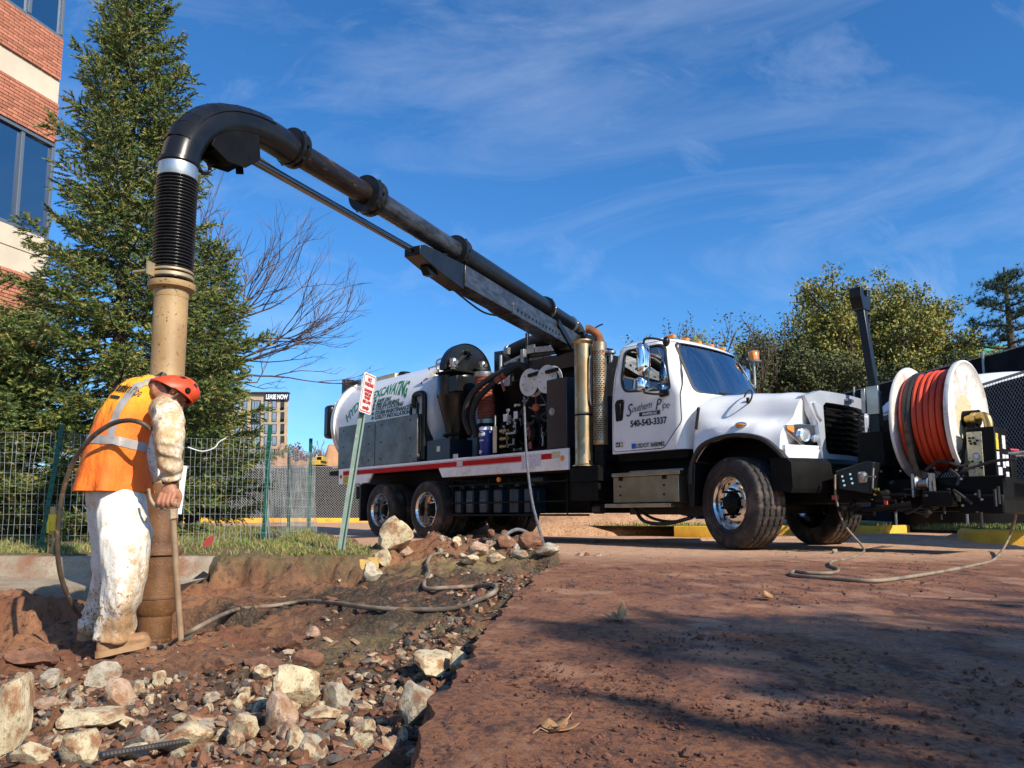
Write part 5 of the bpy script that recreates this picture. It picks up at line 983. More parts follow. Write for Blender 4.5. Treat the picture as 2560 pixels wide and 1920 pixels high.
# ---------------------------------------------------------------- boom (its vertical plane runs from the pedestal to the pipe)
BB = T2W(-3.6, 0, 0); PIPE = Vector((-2.37, 5.15, 0)); BU = (PIPE-BB); BU.z = 0; BLEN = BU.length; BU.normalize(); BN = Vector((-BU.y, BU.x, 0))
def bmw(s, z, o=0.0): return W2T(BB+BU*s+BN*o+Vector((0, 0, z)))     # o>0: away to the right-hand side seen from the truck
BT = 3.53; nearside = 1 if (BN.dot(Vector((0, -1, 0))+Vector((-1, 0, 0))) > 0) else -1
boom = empty('boom'); boom.parent = truck
bm_ = MB(); bm_.cyl(bmw(4.2, BT), bmw(1.55, BT), .135, n=28); boom_tube = bm_.build('boom_tube', M_black, truck)
boom_parts = boom_tube
bpy.data.objects.remove(boom)
def bb(m, name, mt, **k): return tb(m, name, mt, boom_tube, **k)
m = MB(); m.cyl(bmw(7.12, BT-.02), bmw(6.03, BT), .105, n=28); bb(m, 'rusty_inner_pipe', M_boomp)
m = MB(); m.cyl(bmw(6.0, BT), bmw(4.3, BT), .115, n=28); bb(m, 'middle_pipe', M_boomg)
m = MB(); m.cyl(bmw(1.6, BT), bmw(.45, BT), .115, n=28); bb(m, 'rear_pipe', M_black)
tb(ribbed([bmw(*p) for p in ((.48, BT), (.25, BT-.01))]+spline([bmw(.25, BT-.01), bmw(.08, BT-.08), bmw(-.02, BT-.25), bmw(-.02, BT-.5)], 6), .118, .035, .004, 20), 'rear_hose_bend', M_rubber, boom_tube, smooth=60)
def collar(s, r, w, nm='collar', mt=None, bolts=8):
    m = MB(); a = bmw(s-w/2, BT); b = bmw(s+w/2, BT); ax = (b-a).normalized(); m.lathe([(.095, 0), (r, .004), (r, w*.35), (r*.92, w*.42), (r*.92, w*.58), (r, w*.65), (r, w-.004), (.095, w)], a, ax, 32)
    u = ax.cross(Vector((0, 0, 1))).normalized()
    for k in range(bolts): an = 2*math.pi*k/bolts; c = a+ax*(w*.5)+(u*math.cos(an)+Vector((0, 0, 1))*math.sin(an))*r*.97; m.ball(c, .02, 6, 4)
    return bb(m, nm, mt or M_black)
collar(7.10, .165, .10); collar(6.02, .185, .16); collar(4.26, .185, .14); collar(1.55, .17, .07); collar(1.47, .155, .05, 'clamp_band', M_steel, 2); collar(.46, .135, .04, 'clamp_band', M_steel, 2)
# lower beam: a deep channel
m = MB(); w_ = .12
for s0, s1, z0, z1 in ((4.25, .15, 3.10, 3.36),): m.loft([[bmw(s, z, o) for o, z in ((-w_, z0), (w_, z0), (w_, z1), (-w_, z1))] for s in np.linspace(s0, s1, 5)], True, True)
m.loft([[bmw(s, z, o) for o, z in ((-w_-.012, za), (w_+.012, za), (w_+.012, zb_), (-w_-.012, zb_))] for s, za, zb_ in ((2.95, 3.08, 3.24), (1.0, 3.08, 3.24), (.6, 3.08, 3.3))], True, True)
beam = bb(m, 'boom_beam', M_boomg, bev=.006)
m = MB()
for k in range(13):
    s = 2.8-k*.125
    for o in (-1, 1): c = bmw(s, 3.16, o*(w_+.010)); e = bmw(s, 3.16, o*(w_+.016)); m.cyl(c, e, .022, n=10)
bb(m, 'beam_holes', M_blackm)
m = MB(); m.bar(bmw(1.35, 3.34, -w_-.02), bmw(.6, 3.0, -w_-.02), .03, .10); m.bar(bmw(1.35, 3.34, w_+.02), bmw(.6, 3.0, w_+.02), .03, .10); m.bx(-3.75, -3.35, -.16, .16, 3.05, 3.4); bb(m, 'beam_gusset', M_black)
for s in (1.9, 1.55): m = MB(); m.bar(bmw(s, 3.36, nearside*.10), bmw(s, 3.50, nearside*.13), .02, .07); bb(m, 'tube_bracket', M_black)
m = MB(); m.loft([[bmw(s, z, o) for o, z in ((-.10, za), (.10, za), (.10, zb_), (-.10, zb_))] for s, za, zb_ in ((5.22, 3.18, 3.28), (5.12, 3.16, 3.32), (4.72, 3.10, 3.34), (4.25, 3.06, 3.37))], True, True); m.prism([(5.0, 3.13), (4.7, 3.13), (4.82, 3.06), (4.92, 3.05)], lambda u, v, w: bmw(u, v, w), -.05, .05)
for s in (4.62, 4.56): m.bar(bmw(s, 3.15, nearside*.11), bmw(s, 3.42, nearside*.11), .03, .05)
m.bar(bmw(4.9, 3.30, 0), bmw(4.5, 3.42, 0), .06, .03); bb(m, 'boom_head', M_black, bev=.006)
m = MB(); a = bmw(4.24, 3.44, nearside*.13); ax = (bmw(4.24, 3.44, nearside*.2)-a).normalized(); m.lathe([(0, .05), (.10, .05), (.105, .04), (.125, .04), (.13, .03), (.13, -.0), (.12, -.01)], a, ax, 32); pl = bb(m, 'cable_pulley', M_black); m = MB(); m.ball(a+ax*.05, (.045, .045, .045), 12, 8); m.bar(a+ax*.06, bmw(4.08, 3.40, nearside*.20), .02, .10); bb(m, 'pulley_cap', M_black)
m = MB(); m.cyl(bmw(7.58, 3.225, 0), bmw(5.15, 3.245, 0), .036, n=14); bb(m, 'extension_rod', M_chrome if False else mat('oiled_rod', (.16, .17, .19), .15, 1.0))
m = MB(); m.tube([bmw(7.5, 3.33, nearside*.07), bmw(7.0, 3.29, nearside*.06), bmw(6.2, 3.26, nearside*.055), bmw(5.15, 3.29, nearside*.06)], .006, 5); m.tube([bmw(5.15, 3.29, nearside*.11), bmw(4.3, 3.36, nearside*.15)], .006, 5); bb(m, 'control_cable', mat('yellow_cable', (.55, .38, .06), .5))
m = MB(); m.tube(spline([bmw(4.3, 3.09, nearside*.05), bmw(3.8, 3.02, nearside*.05), bmw(3.4, 3.0, nearside*.05), bmw(2.95, 3.07, nearside*.05)], 6), .012, 6); m.tube(spline([bmw(3.5, 3.05, 0), bmw(3.3, 3.02, 0), bmw(3.1, 3.04, 0)], 4), .008, 6); bb(m, 'loose_hydraulic_line', M_rubber)
# elbow at the tip
EP = spline([bmw(*p) for p in ((7.12, 3.50), (7.40, 3.505), (7.66, 3.465), (7.90, 3.375), (8.09, 3.23), (8.21, 3.05), (8.26, 2.86))], 7); m = MB(); m.tube(EP, [.128]*len(EP), 32); elbow = bb(m, 'boom_elbow', M_black, smooth=50)
m = MB(); rg = []
for i, p in enumerate(EP[8:-6]):          # wear plate along the back of the bend
    t_ = (EP[min(i+9, len(EP)-1)]-EP[max(i+7, 0)]).normalized(); sd = W2T(TO+BN)-W2T(TO); upv = sd.cross(t_).normalized(); upv = upv if upv.z > 0 or t_.z < -.8 else -upv
    if (upv.dot(bmw(9, 3.6)-bmw(7, 2.6)) < 0): upv = -upv
    rg.append([p+(sd*math.sin(a)+upv*math.cos(a))*q for a, q in [(-1.15, .126), (-1.15, .137), (-.6, .138), (0, .138), (.6, .138), (1.15, .137), (1.15, .126)]])
m.loft(rg, False, False); m2 = m; wp = bb(m2, 'elbow_wear_plate', M_black, smooth=50)
m = MB()
for i in range(3, len(rg)-2, 3): m.tube([q+(q-EP[8+i]).normalized()*.0008 for q in rg[i][1:6]], .0016, 4)
bb(m, 'plate_weld_seams', M_boomg)
m = MB()
for o in (-.09, .09): m.prism([(7.98, 3.30), (7.60, 3.42), (7.57, 3.20), (7.72, 3.07), (7.90, 3.04), (8.06, 3.10)], lambda u, v, w, o=o: bmw(u, v, o+w), -.006, .006)
m.prism([(7.62, 3.20), (7.80, 3.07), (8.0, 3.10), (7.8, 3.26)], lambda u, v, w: bmw(u, v, w), -.085, .085)
for s in (7.9, 7.58): m.bar(bmw(s, 3.12, nearside*.11), bmw(s+.02, 3.42, nearside*.13), .02, .06)
m.bar(bmw(7.78, 3.27, nearside*.14), bmw(7.72, 3.40, nearside*.14), .13, .012); bb(m, 'elbow_bracket', M_blackm, bev=.003)
m = MB(); m.tube([bmw(7.99+.055*math.cos(a), 2.995+.055*math.sin(a), nearside*.05) for a in [k*math.pi/10 for k in range(20)]], .014, 8, wrap=True); m.bar(bmw(7.96, 3.04, nearside*.05), bmw(7.85, 3.1, nearside*.05), .03, .05); bb(m, 'lifting_hook', M_black)
PL = W2T(PIPE); PX, PY = PL.x, PL.y
def PZ(z): return Vector((PX, PY, z))
q = MB(); q.lathe([(.118, 2.90), (.135, 2.90), (.137, 2.875), (.125, 2.865)], Vector((PX, PY, 0)), (0, 0, 1), 32); bb(q, 'elbow_flange', M_black)
q = MB(); q.lathe([(.128, 2.755), (.131, 2.76), (.131, 2.86), (.127, 2.865)], Vector((PX, PY, 0)), (0, 0, 1), 32); bb(q, 'steel_cuff', mat('bright_zinc', (.55, .57, .58), .36, .85, c2=(.42, .42, .41), ns=6))
q = MB(); c = PZ(2.80)+W2T(TO+BN*nearside*.13+BU*.05)-W2T(TO); q.cyl(c, c+Vector((0, 0, .05)), .012); q.cyl(c+Vector((.03, .02, .05)), c+Vector((.06, -.03, .07)), .01); bb(q, 'cuff_bolt', M_chrome)
hz = np.arange(2.02, 2.765, .00294); q = MB(); q.lathe([(.124+.0125*(abs(math.sin(math.pi*z/.0235))**.7*2-1), z) for z in hz], Vector((PX, PY, 0)), (0, 0, 1), 40); bb(q, 'ribbed_drop_hose', mat('glossy_black_hose', (.010, .010, .011), .26, c2=(.018, .018, .018), ns=20), smooth=80)
q = MB(); q.lathe([(.134, 2.035), (.139, 2.04), (.139, 2.06), (.134, 2.065)], Vector((PX, PY, 0)), (0, 0, 1), 40); q.lathe([(.134, 2.075), (.138, 2.08), (.138, 2.09), (.134, 2.095)], Vector((PX, PY, 0)), (0, 0, 1), 40); nv = (W2T(TO+Vector((-.55, -.83, 0)))-W2T(TO)); sv = (W2T(TO+Vector((-1, .3, 0)))-W2T(TO)); c = PZ(2.07)+nv*.14
q.bar(c-sv.cross(Vector((0, 0, 1)))*.06, c+sv.cross(Vector((0, 0, 1)))*.06, .012, .09); q.cyl(c+sv*.02, c+sv*.16, .012); bb(q, 'hose_clamp', mat('muddy_clamp', (.42, .33, .20), .5, .5))
q = MB(); q.lathe([(.112, 1.90), (.116, 1.95), (.15, 1.965), (.155, 1.985), (.155, 2.005), (.125, 2.015)], Vector((PX, PY, 0)), (0, 0, 1), 40); dp = bb(q, 'pipe_flange', M_mudpipe)
q = MB(); q.lathe([(.110, .62), (.110, 1.3), (.112, 1.31), (.110, 1.32), (.110, 1.93)], Vector((PX, PY, 0)), (0, 0, 1), 40); bb(q, 'suction_pipe', M_mudpipe)
q = MB(); q.lathe([(.1095, .62), (.1095, .22), (.135, .185), (.15, .165), (.15, .145), (.13, .135), (.128, .10), (.128, -.12), (.132, -.125), (.132, -.14), (.128, -.145), (.126, -.23), (.108, -.255), (.107, -.40), (.111, -.405), (.111, -.42), (.107, -.425), (.105, -.72)], Vector((PX, PY, 0)), (0, 0, 1), 40); bb(q, 'muddy_lower_pipe', M_mudwet)
# ================================================================== buildings
M_brick = mat('red_brick', (.46, .185, .11), .85, c2=(.38, .14, .08), ns=9, bump=.002, bs=70, rnd=.22)
M_mortar = mat('mortar', (.58, .47, .36), .95, bump=.002, bs=60)
M_stone = mat('cream_cast_stone', (.58, .50, .38), .85, c2=(.52, .44, .33), ns=2, bump=.001, bs=40)
M_frame = mat('window_frame_grey', (.12, .15, .19), .45, .3)
M_wglass = mat('blue_window_glass', (.008, .04, .11), .04, 0, spec=1.0, coat=1.0)
M_blind = mat('window_blind', (.10, .22, .34), .5)
WC = Vector((-8.86, 14.0, 0)); WD = Vector((-.305, -.952, 0)); WN = Vector((.952, -.305, 0))     # along the wall towards us, and out of it
def wl(t, z, o=0.0): return WC+WD*t+WN*o+Vector((0, 0, z))
zc = lambda y: at(125, y, 14.0).z
Z0, Z1, Z2, Z3, Z4, Z5 = zc(101), zc(203), zc(262), zc(360), zc(600), zc(702)
bld = empty('office_building', WC, 0, 'red brick office building with cream stone bands and blue windows at the left edge', 'building')
LB = Matrix.Translation(-WC)
def wbx(m, t0, t1, z0, z1, o0, o1):
    c = [wl(t, z, o)-WC for t in (t0, t1) for o in (o0, o1) for z in (z0, z1)]; m.add(c, [(0, 1, 3, 2), (4, 6, 7, 5), (0, 4, 5, 1), (2, 3, 7, 6), (0, 2, 6, 4), (1, 5, 7, 3)]); return m
ZT = Z0+2.6
m = MB(); wbx(m, 0, 9, -1, Z4-.02, -8, -.012); wbx(m, 0, 9, Z3, Z0, -8, -.012) ; wbx(m, .3, 9, Z4-.02, ZT, -8, -.5); m.build('wall', M_mortar, bld, None)
m = MB(); wbx(m, -.01, 9, Z2, Z1, -.3, .004); m.build('stone_band', M_stone, bld, None, bev=.006)
m = MB(); wbx(m, -.02, 9, Z5+.42, Z4, -.3, .02); m.build('stone_sill_band', M_stone, bld, None, bev=.006)
for k in range(4): m = MB(); wbx(m, -.015+k*1.02, -.015+k*1.02+1.01, Z5, Z5+.41, -.3, .006); m.build('stone_panel', M_stone, bld, None, bev=.008)
BL, BH = .205, .0677
brick_me = MB().bx(-.0945, .0945, -.05, .008, -.0265, .0265).mesh('brick', M_brick, None)
half_me = MB().bx(-.044, .044, -.05, .008, -.0265, .0265).mesh('brick', M_brick, None)
rz = math.atan2(-WD.y, -WD.x)
def course(z0, z1, tmax, par):
    n = int((z1-z0)/BH+.5); h = (z1-z0)/n
    for j in range(n):
        z = z0+h*(j+.5); t = -.0
        if j % 2: link('brick', half_me, par, wl(.052, z)-WC, (0, 0, rz)); t = .102
        k = 0
        while t+BL*(k+.5) < tmax:
            tt_ = t+BL*(k+.5)+.005
            if not (.80 < tt_-.0 < .815): link('brick', brick_me, par, wl(tt_, z)-WC, (0, 0, rz))
            k += 1
rest = MB()
def course_far(z0, z1, t0, t1):
    n = int((z1-z0)/BH+.5); h = (z1-z0)/n
    for j in range(n):
        for k in range(int((t1-t0)/BL)): a = t0+BL*k+(.1 if j % 2 else 0)+.004; wbx(rest, a, a+BL-.01, z0+h*j+.004, z0+h*(j+1)-.004, -.02, .006)
course(Z1, Z0, 1.50, bld); course(Z3, Z2, 1.50, bld); course(Z5-.95, Z5, 1.50, bld)
for a, b in ((Z1, Z0), (Z3, Z2), (Z5-1.9, Z5)): course_far(a, b, 1.52, 4.6)
course_far(Z5-3.3, Z5-.95, 0, 1.5)
o = rest.build('brickwork', M_brick, bld, None); o['kind'] = 'stuff'
def window(z0, z1, t0, t1, nm, mull):
    m = MB(); wbx(m, t0, t1, z0, z0+.07, -.2, .02); wbx(m, t0, t1, z1-.07, z1, -.2, .02); wbx(m, t0, t0+.06, z0+.09, z1-.09, -.2, .015)
    for t in mull: wbx(m, t-.035, t+.035, z0+.09, z1-.09, -.2, .02)
    f = m.build('window_frame', M_frame, bld, None, bev=.006); e = [t0+.06]+[x for t in mull for x in (t-.035, t+.035)]+[t1]
    for a, b in zip(e[::2], e[1::2]):
        m = MB(); wbx(m, a, b, z0+.09, z1-.09, -.06, -.045); m.build('pane', M_wglass, f, None)
    m = MB(); wbx(m, t0+.06, t1, z0+.09, z1-.09, -.6, -.45); m.build('blind', M_blind, f, None)
window(Z4, Z3, -.01, 6, 'lower', (.66, 2.1, 3.5)); window(Z0, ZT, -.01, 6, 'upper', (.72, 2.2, 3.5))
# ---------------------------------------------------------------- pale block with the banner, far behind
M_tanb = mat('tan_brick_far', (.52, .40, .27), .9, c2=(.42, .31, .20), ns=.9, fine=(.36, .27, .18), fs=7, bump=.01, bs=6)
M_dkpan = mat('dark_window_surround', (.03, .032, .04), .6); M_pale = mat('far_window_glass', (.20, .26, .32), .1, spec=1.0); M_navy = mat('navy_banner', (.014, .016, .05), .6)
FY = 90.0
def fp(px, py, o=0.0): p = at(px, py, FY); return Vector((p.x, FY-o, p.z))
lb = empty('apartment_block', fp(650, 1118), 0, 'tan apartment block with a LEASE NOW banner behind the spruce', 'building'); LO = Vector(lb.location)
def fbx(m, x0, x1, y0, y1, o0, o1):
    a = fp(x0, y0); b = fp(x1, y1); m.bx(a.x-LO.x, b.x-LO.x, FY-o1-LO.y, FY-o0-LO.y, b.z-LO.z, a.z-LO.z); return m
m = MB(); a_ = fp(380, 1300); b_ = fp(722, 984); m.prism([(a_.x, FY), (b_.x, FY), (b_.x-5.5, FY+13), (a_.x-5.5, FY+13)], lambda u, v, w: Vector((u, v, w))-LO, a_.z, b_.z); m.build('wall', M_tanb, lb, None)
m = MB(); fbx(m, 380, 723, 981, 984, -.5, .4); m.build('parapet', M_dkpan, lb, None); m = MB(); fbx(m, 640, 722, 1122, 1140, -.3, .05); m.build('base_band', M_dkpan, lb, None)
m = MB(); fbx(m, 664, 722.8, 983.5, 1001, 0, .25); m.build('banner', M_navy, lb, None)
a = fp(666.5, 998.5, .3); text_on('banner_lettering', 'LEASE NOW', M_whitep, lb, lambda u, v, w: Vector((a.x-LO.x+u, a.y-LO.y-w, a.z-LO.z+v)), .78, bold=.03, sx=.60, ext=.02)
for yy0, yy1 in ((1002, 1023.5), (1031.5, 1053), (1061, 1083), (1091, 1113)):
    for k, (x0, x1) in enumerate(((590, 599.5), (608, 617), (662, 670), (681.5, 690.5))):
        m = MB(); fbx(m, x0-.8, x1+.8, yy0-.8, yy1+.4, -.3, .08); w_ = m.build('window', M_dkpan, lb, None); m = MB(); fbx(m, x0+.3, x1-.2, yy0+.6, yy1-5, 0, .1); m.build('pane', M_pale, w_, None); m = MB(); fbx(m, x0+.3, x1-.2, yy1-4.2, yy1-.6, 0, .1); m.build('pane', M_pale, w_, None)
    m = MB(); fbx(m, 629, 651, yy0-1.5, yy1+6, -.5, .06); w_ = m.build('window', M_dkpan, lb, None)
    for x0, x1 in ((631.5, 635.5), (638, 642), (644, 648.5)): m = MB(); fbx(m, x0, x1, yy0+1, yy1, 0, .1); m.build('pane', M_pale, w_, None)
    m = MB(); fbx(m, 702, 710.5, yy0-1.5, yy1+1, -1.2, .05); w_ = m.build('balcony', M_dkpan, lb, None); m = MB(); fbx(m, 702, 710.5, yy1-5, yy1+.5, .05, .12); m.build('balustrade', M_blackm, w_, None)
m = MB()
for x in np.linspace(600, 720, 20): fbx(m, x, x+1.6, 1124, 1165, .05, .12)
o = m.build('base_fins', M_pale, lb, None); o['kind'] = 'stuff'
# ---------------------------------------------------------------- earth heaps, digger, road sign, far trees
M_earth = mat('orange_earth', (.42, .22, .11), .95, c2=(.32, .16, .08), ns=.6, bump=.05, bs=3)
def heap(cx, cy, w, d, h, label, seed):
    u = np.linspace(-1, 1, 40); X, Y = np.meshgrid(u, u); r_ = np.sqrt(X**2+Y**2); Z = h*np.clip(1-r_**1.6, 0, 1)*(1+.25*fbm(X*2+seed, Y*2, 1.0))-.4*(r_ > .98); o = link('earth_heap', grid_mesh('earth_heap', cx+X*w, cy+Y*d, Z+.6*sstep(26, 60, cy), M_earth)); tag(o, label, 'earth heap'); return o
def hp(px, py, Y): return at(px, py, Y)
p = hp(715, 1135, 48); heap(p.x, 48, 1.9, 5, p.z-.4, 'orange earth heap in front of the apartment block, behind wire fence', 1)
p = hp(770, 1152, 46); heap(p.x, 46, 2.2, 4, p.z-.4, 'low earth heap left of the yellow digger', 2)
p = hp(835, 1130, 62); heap(p.x, 62, 2.6, 5, p.z-.8, 'tan earth heap behind the yellow digger', 3)
M_dig = mat('digger_yellow', (.60, .37, .03), .5, c2=(.45, .27, .03), ns=2)
dg_ = empty('digger', at(800, 1165, 42), 0, 'small yellow digger on the earth heaps behind the fence', 'digger')
def dpt(px, py, o=0): return at(px, py, 42)-Vector(dg_.location)+Vector((0, o, 0))
def dbx(x0, x1, y0, y1, o0, o1, nm, mt, bev=.03):
    a = dpt(x0, y1); b = dpt(x1, y0); m = MB(); m.bx(a.x, b.x, o0, o1, a.z, b.z); m.build(nm, mt, dg_, bev=bev)
dbx(776, 800, 1150, 1163, 0, 1.6, 'engine_cover', M_dig); dbx(788, 806, 1140, 1152, .1, 1.4, 'cab', M_dig); dbx(792, 803, 1142, 1149, .06, .1, 'window', M_blackm); dbx(772, 812, 1162, 1172, -.2, 1.8, 'track', M_blackm)
m = MB(); m.bar(dpt(778, 1155, .8), dpt(767, 1146, .8), .25, .3); m.bar(dpt(767, 1146, .8), dpt(764, 1160, .8), .2, .25); m.build('arm', M_dig, dg_)
M_sgn = mat('sign_green', (.01, .20, .14), .5)
sg = empty('road_sign', (at(837, 1190, 70).x, 70, .9), 0, 'green highway sign far off beside the truck tailgate', 'sign'); SO = Vector(sg.location)
a = at(826, 1131, 70)-SO; b = at(848, 1117, 70)-SO; m = MB(); m.bx(a.x, b.x, 0, .05, a.z, b.z); m.build('sign_panel', M_sgn, sg, None)
m = MB(); m.bx(a.x-.05, b.x+.05, .02, .06, a.z-.05, b.z+.05); m.build('sign_border', M_whitep, sg, None); m = MB(); m.bx(-.1, .1, .06, .2, 0, b.z); m.build('post', M_steel, sg, None)
text_on('sign_lettering', 'West', M_whitep, sg, lambda u, v, w: Vector((a.x+.15+u, -.01-w, a.z+.06+v)), .2, bold=.005)
m = MB(); m.prism(rpoly([(a.x+.25, a.z+.27), (a.x+.33, a.z+.22), (a.x+.41, a.z+.27), (a.x+.41, a.z+.45), (a.x+.25, a.z+.45)], .02), lambda u, v, w: Vector((u, w, v)), -.012, 0); m.build('route_shield', M_whitep, sg, None)
# ================================================================== fences
def chain_link(m, A, B, z0, z1, pitch=.075, r=.0022):
    A = Vector(A); B = Vector(B); d = B-A; L_ = d.length; d.normalize(); h = z1-z0; n = Vector((-d.y, d.x, 0)); V = []; F = []
    k0 = -int(h/pitch)-1
    for sgn in (1, -1):
        for k in range(k0, int(L_/pitch)+1):
            s0 = k*pitch if sgn > 0 else k*pitch+h; s1 = s0+sgn*h
            za, zb_ = z0, z1
            def clip(s0, za, s1, zb_):
                if s0 > s1: s0, za, s1, zb_ = s1, zb_, s0, za
                if s1 <= 0 or s0 >= L_: return None
                if s0 < 0: za = lerp(za, zb_, -s0/(s1-s0)); s0 = 0
                if s1 > L_: zb_ = lerp(za, zb_, (L_-s0)/(s1-s0)); s1 = L_
                return s0, za, s1, zb_
            c = clip(s0, za, s1, zb_)
            if not c: continue
            p = A+d*c[0]; q = A+d*c[2]; p.z += c[1]; q.z += c[3]; o = len(V); t = (q-p).normalized(); sd = t.cross(n).normalized()*r; nn = n*r
            off = n*(.002*sgn)
            for P in (p, q):
                for e in (sd, nn, -sd, -nn): V.append(P+e+off)
            F += [(o+i, o+(i+1) % 4, o+4+(i+1) % 4, o+4+i) for i in range(4)]
    m.add(V, F)
M_wire = mat('galvanised_wire', (.50, .51, .50), .4, .7); M_screen = mat('black_screen_fabric', (.010, .010, .012), .9, c2=(.018, .017, .018), ns=2, bump=.01, bs=3, spec=.1)
M_post = mat('galvanised_post', (.36, .37, .37), .45, .7, c2=(.28, .28, .27), ns=6)
def screen_fence(name, label, P, z0, z1, pitch, r, sz0, sz1, step, behind, top=True, foot=None):
    e = empty(name, P[0], 0, label, 'fence'); O_ = Vector(P[0]); cl = MB(); first = True
    for A, B in zip(P, P[1:]):
        A = Vector(A); B = Vector(B); chain_link(cl, A-O_, B-O_, z0, z1, pitch, r); d = (B-A).normalized(); n = Vector((-d.y, d.x, 0))*behind
        if sz1 > sz0:
            k = int((B-A).length/.4)+1; m = MB(); m.loft([[A+(B-A)*(i/k)+n*(.04+.03*mnoise.noise(Vector((i*.7, 0, 3))))-O_+Vector((0, 0, sz0)), A+(B-A)*(i/k)+n*(.04+.05*mnoise.noise(Vector((i*.7, 1, 3))))-O_+Vector((0, 0, (sz0+sz1)/2)), A+(B-A)*(i/k)+n*.03-O_+Vector((0, 0, sz1+.02*mnoise.noise(Vector((i*.9, 0, 7)))))] for i in range(k+1)], False, False); m.build('screen', M_screen, e, 60)
        m = MB(); m.cyl(A-O_+Vector((0, 0, z1)), B-O_+Vector((0, 0, z1)), .02, n=8); m.build('top_rail', M_post, e)
        k = max(1, int((B-A).length/step))
        for i in range(k+1):
            p = A+(B-A)*(i/k)-O_; m = MB(); m.cyl(p+Vector((0, 0, -p.z-O_.z+(foot if foot is not None else 0))), p+Vector((0, 0, z1+.03)), .028, n=10); m.build('post', M_post, e)
    o = cl.build('chain_link', M_wire, e, None); o['kind'] = 'stuff'; return e
screen_fence('chain_link_fence', 'chain link fence with black screen far behind the wire fence and truck', [(-24, 24.9, .2), (-8, 25.1, .2), (4, 25.4, .2)], .02, 1.82, .085, .004, .05, 1.78, 3.0, 1)
screen_fence('chain_link_fence', 'near chain link fence with black screen at the right edge behind reel', [(6.9, 8.2, .08), (7.1, 11.95, .08), (7.12, 14.2, .08), (7.3, 19, .08)], .42, 2.28, .075, .0026, .40, 2.24, 2.6, -1, foot=.05)
# tall black screen on the bank behind
e = empty('screen_fence', (10.3, 26, .2), 0, 'tall black screened fence below the trees at the right', 'fence'); O_ = Vector((10.3, 26, .2))
PP = [Vector((2.0, 30, 0)), Vector((10.3, 26, 0)), Vector((11.8, 17, 0)), Vector((12.3, 12, 0))]
for A, B in zip(PP, PP[1:]):
    k = int((B-A).length/.6)+1; m = MB(); m.loft([[A+(B-A)*(i/k)-O_+Vector((.05*mnoise.noise(Vector((i*.6, j, 1))), .05*mnoise.noise(Vector((i*.6, j, 5))), z)) for j, z in enumerate((.1, 1.4, 2.8, 4.28+.03*mnoise.noise(Vector((i, 3, 3)))))] for i in range(k+1)], False, False); m.build('screen', M_screen, e, 60)
    for i in range(int((B-A).length/2.6)+1): p = A+(B-A)*(i*2.6/(B-A).length)-O_; m = MB(); m.cyl(p+Vector((-.08, -.06, 0)), p+Vector((-.08, -.06, 4.4)), .03, n=8); m.build('post', M_post, e)
    m = MB(); m.cyl(A-O_+Vector((0, 0, 4.3)), B-O_+Vector((0, 0, 4.3)), .015, n=6); m.build('top_rail', M_post, e)
# white dome between the fences
M_dome = mat('white_dome_fabric', (.72, .72, .72), .6, c2=(.62, .62, .61), ns=1.5)
tn = empty('dome_tent', (9.75, 14.9, .1), 0, 'white dome roof showing above the black screened fence', 'tent')
m = MB(); rg = []
for i in range(9): a = math.pi/2*i/8; rg.append(ring((0, 0, 2.30+.78*math.sin(a)), 2.35*math.cos(a)+.01, 1.9*math.cos(a)+.01, 40))
m.loft([ring((0, 0, 2.1), 2.36, 1.92, 40)]+rg, True, True); m.build('roof', M_dome, tn, 40); m = MB(); m.loft([ring((0, 0, 0), 2.2, 1.75, 40), ring((0, 0, 2.15), 2.2, 1.75, 40)], True, False); m.build('side_wall', M_screen, tn, 40)
m = MB(); m.bar((-.1, -1.0, 2.98), (.35, -.8, 3.05), .12, .02); m.build('roof_vent', M_screen, tn)
gb = MB(); gb.prism([(-2, 0), (2, 0), (1.7, .7), (-1.7, .7)], lambda u, v, w: Vector((u, w, v)), 0, 4); gb.bx(-1.8, 1.8, .2, 3.8, -3, 0); go = gb.build('shelter', mat('green_roof', (.02, .30, .22), .6), None); go.location = (at(2435, 885, 40).x, 40, at(2435, 893, 40).z); tag(go, 'small green roof peeking over the fence beneath the pine', 'roof')
# ---------------------------------------------------------------- welded wire fence
M_wwire = mat('welded_wire', (.52, .54, .52), .45, .5, c2=(.36, .38, .36), ns=5); M_tpost = mat('green_steel_post', (.004, .10, .065), .5, c2=(.003, .07, .045), ns=5)
wf = empty('wire_fence', (-2.65, 8.2, .15), 0, 'welded wire mesh fence on green posts along the grass', 'fence'); WO = Vector(wf.location)
def wiremesh(P, z0, z1, sx, sz, r, lean, seed):
    m = MB(); rs_ = random.Random(seed)
    for A, B in zip(P, P[1:]):
        A = Vector(A); B = Vector(B); L_ = (B-A).length; d = (B-A).normalized(); n = Vector((-d.y, d.x, 0)); k = int(L_/sx)
        def pt(s, z):
            q = A+d*s; w_ = .03*mnoise.noise(Vector((q.x*1.3, q.y*1.3, z*1.5+seed)))+.015*mnoise.noise(Vector((q.x*5, q.y*5, z*4))); return q-WO+n*(w_+lean*(z-.2))+Vector((d.x*.04*mnoise.noise(Vector((q.x*2, z, seed))), 0, z-q.z+.012*mnoise.noise(q*2)))
        for i in range(k+1):
            s = L_*i/k; m.tube([pt(s+.02*rs_.uniform(-1, 1)*(z-.4), z) for z in np.linspace(z0, z1+.01*rs_.random(), 5)], r, 3, False)
        j = 0; z = z0
        while z <= z1+.001:
            m.tube([pt(L_*i/(k//3+1), z) for i in range(k//3+2)], r, 3, False); z += sz
    o = m.build('wire_mesh', M_wwire, wf, None); o['kind'] = 'stuff'
wiremesh([(-6.6, 6.95, .15), (-4.42, 7.32, .15), (-2.62, 8.18, .15)], .12, 1.20, .052, .098, .0021, .0, 1)
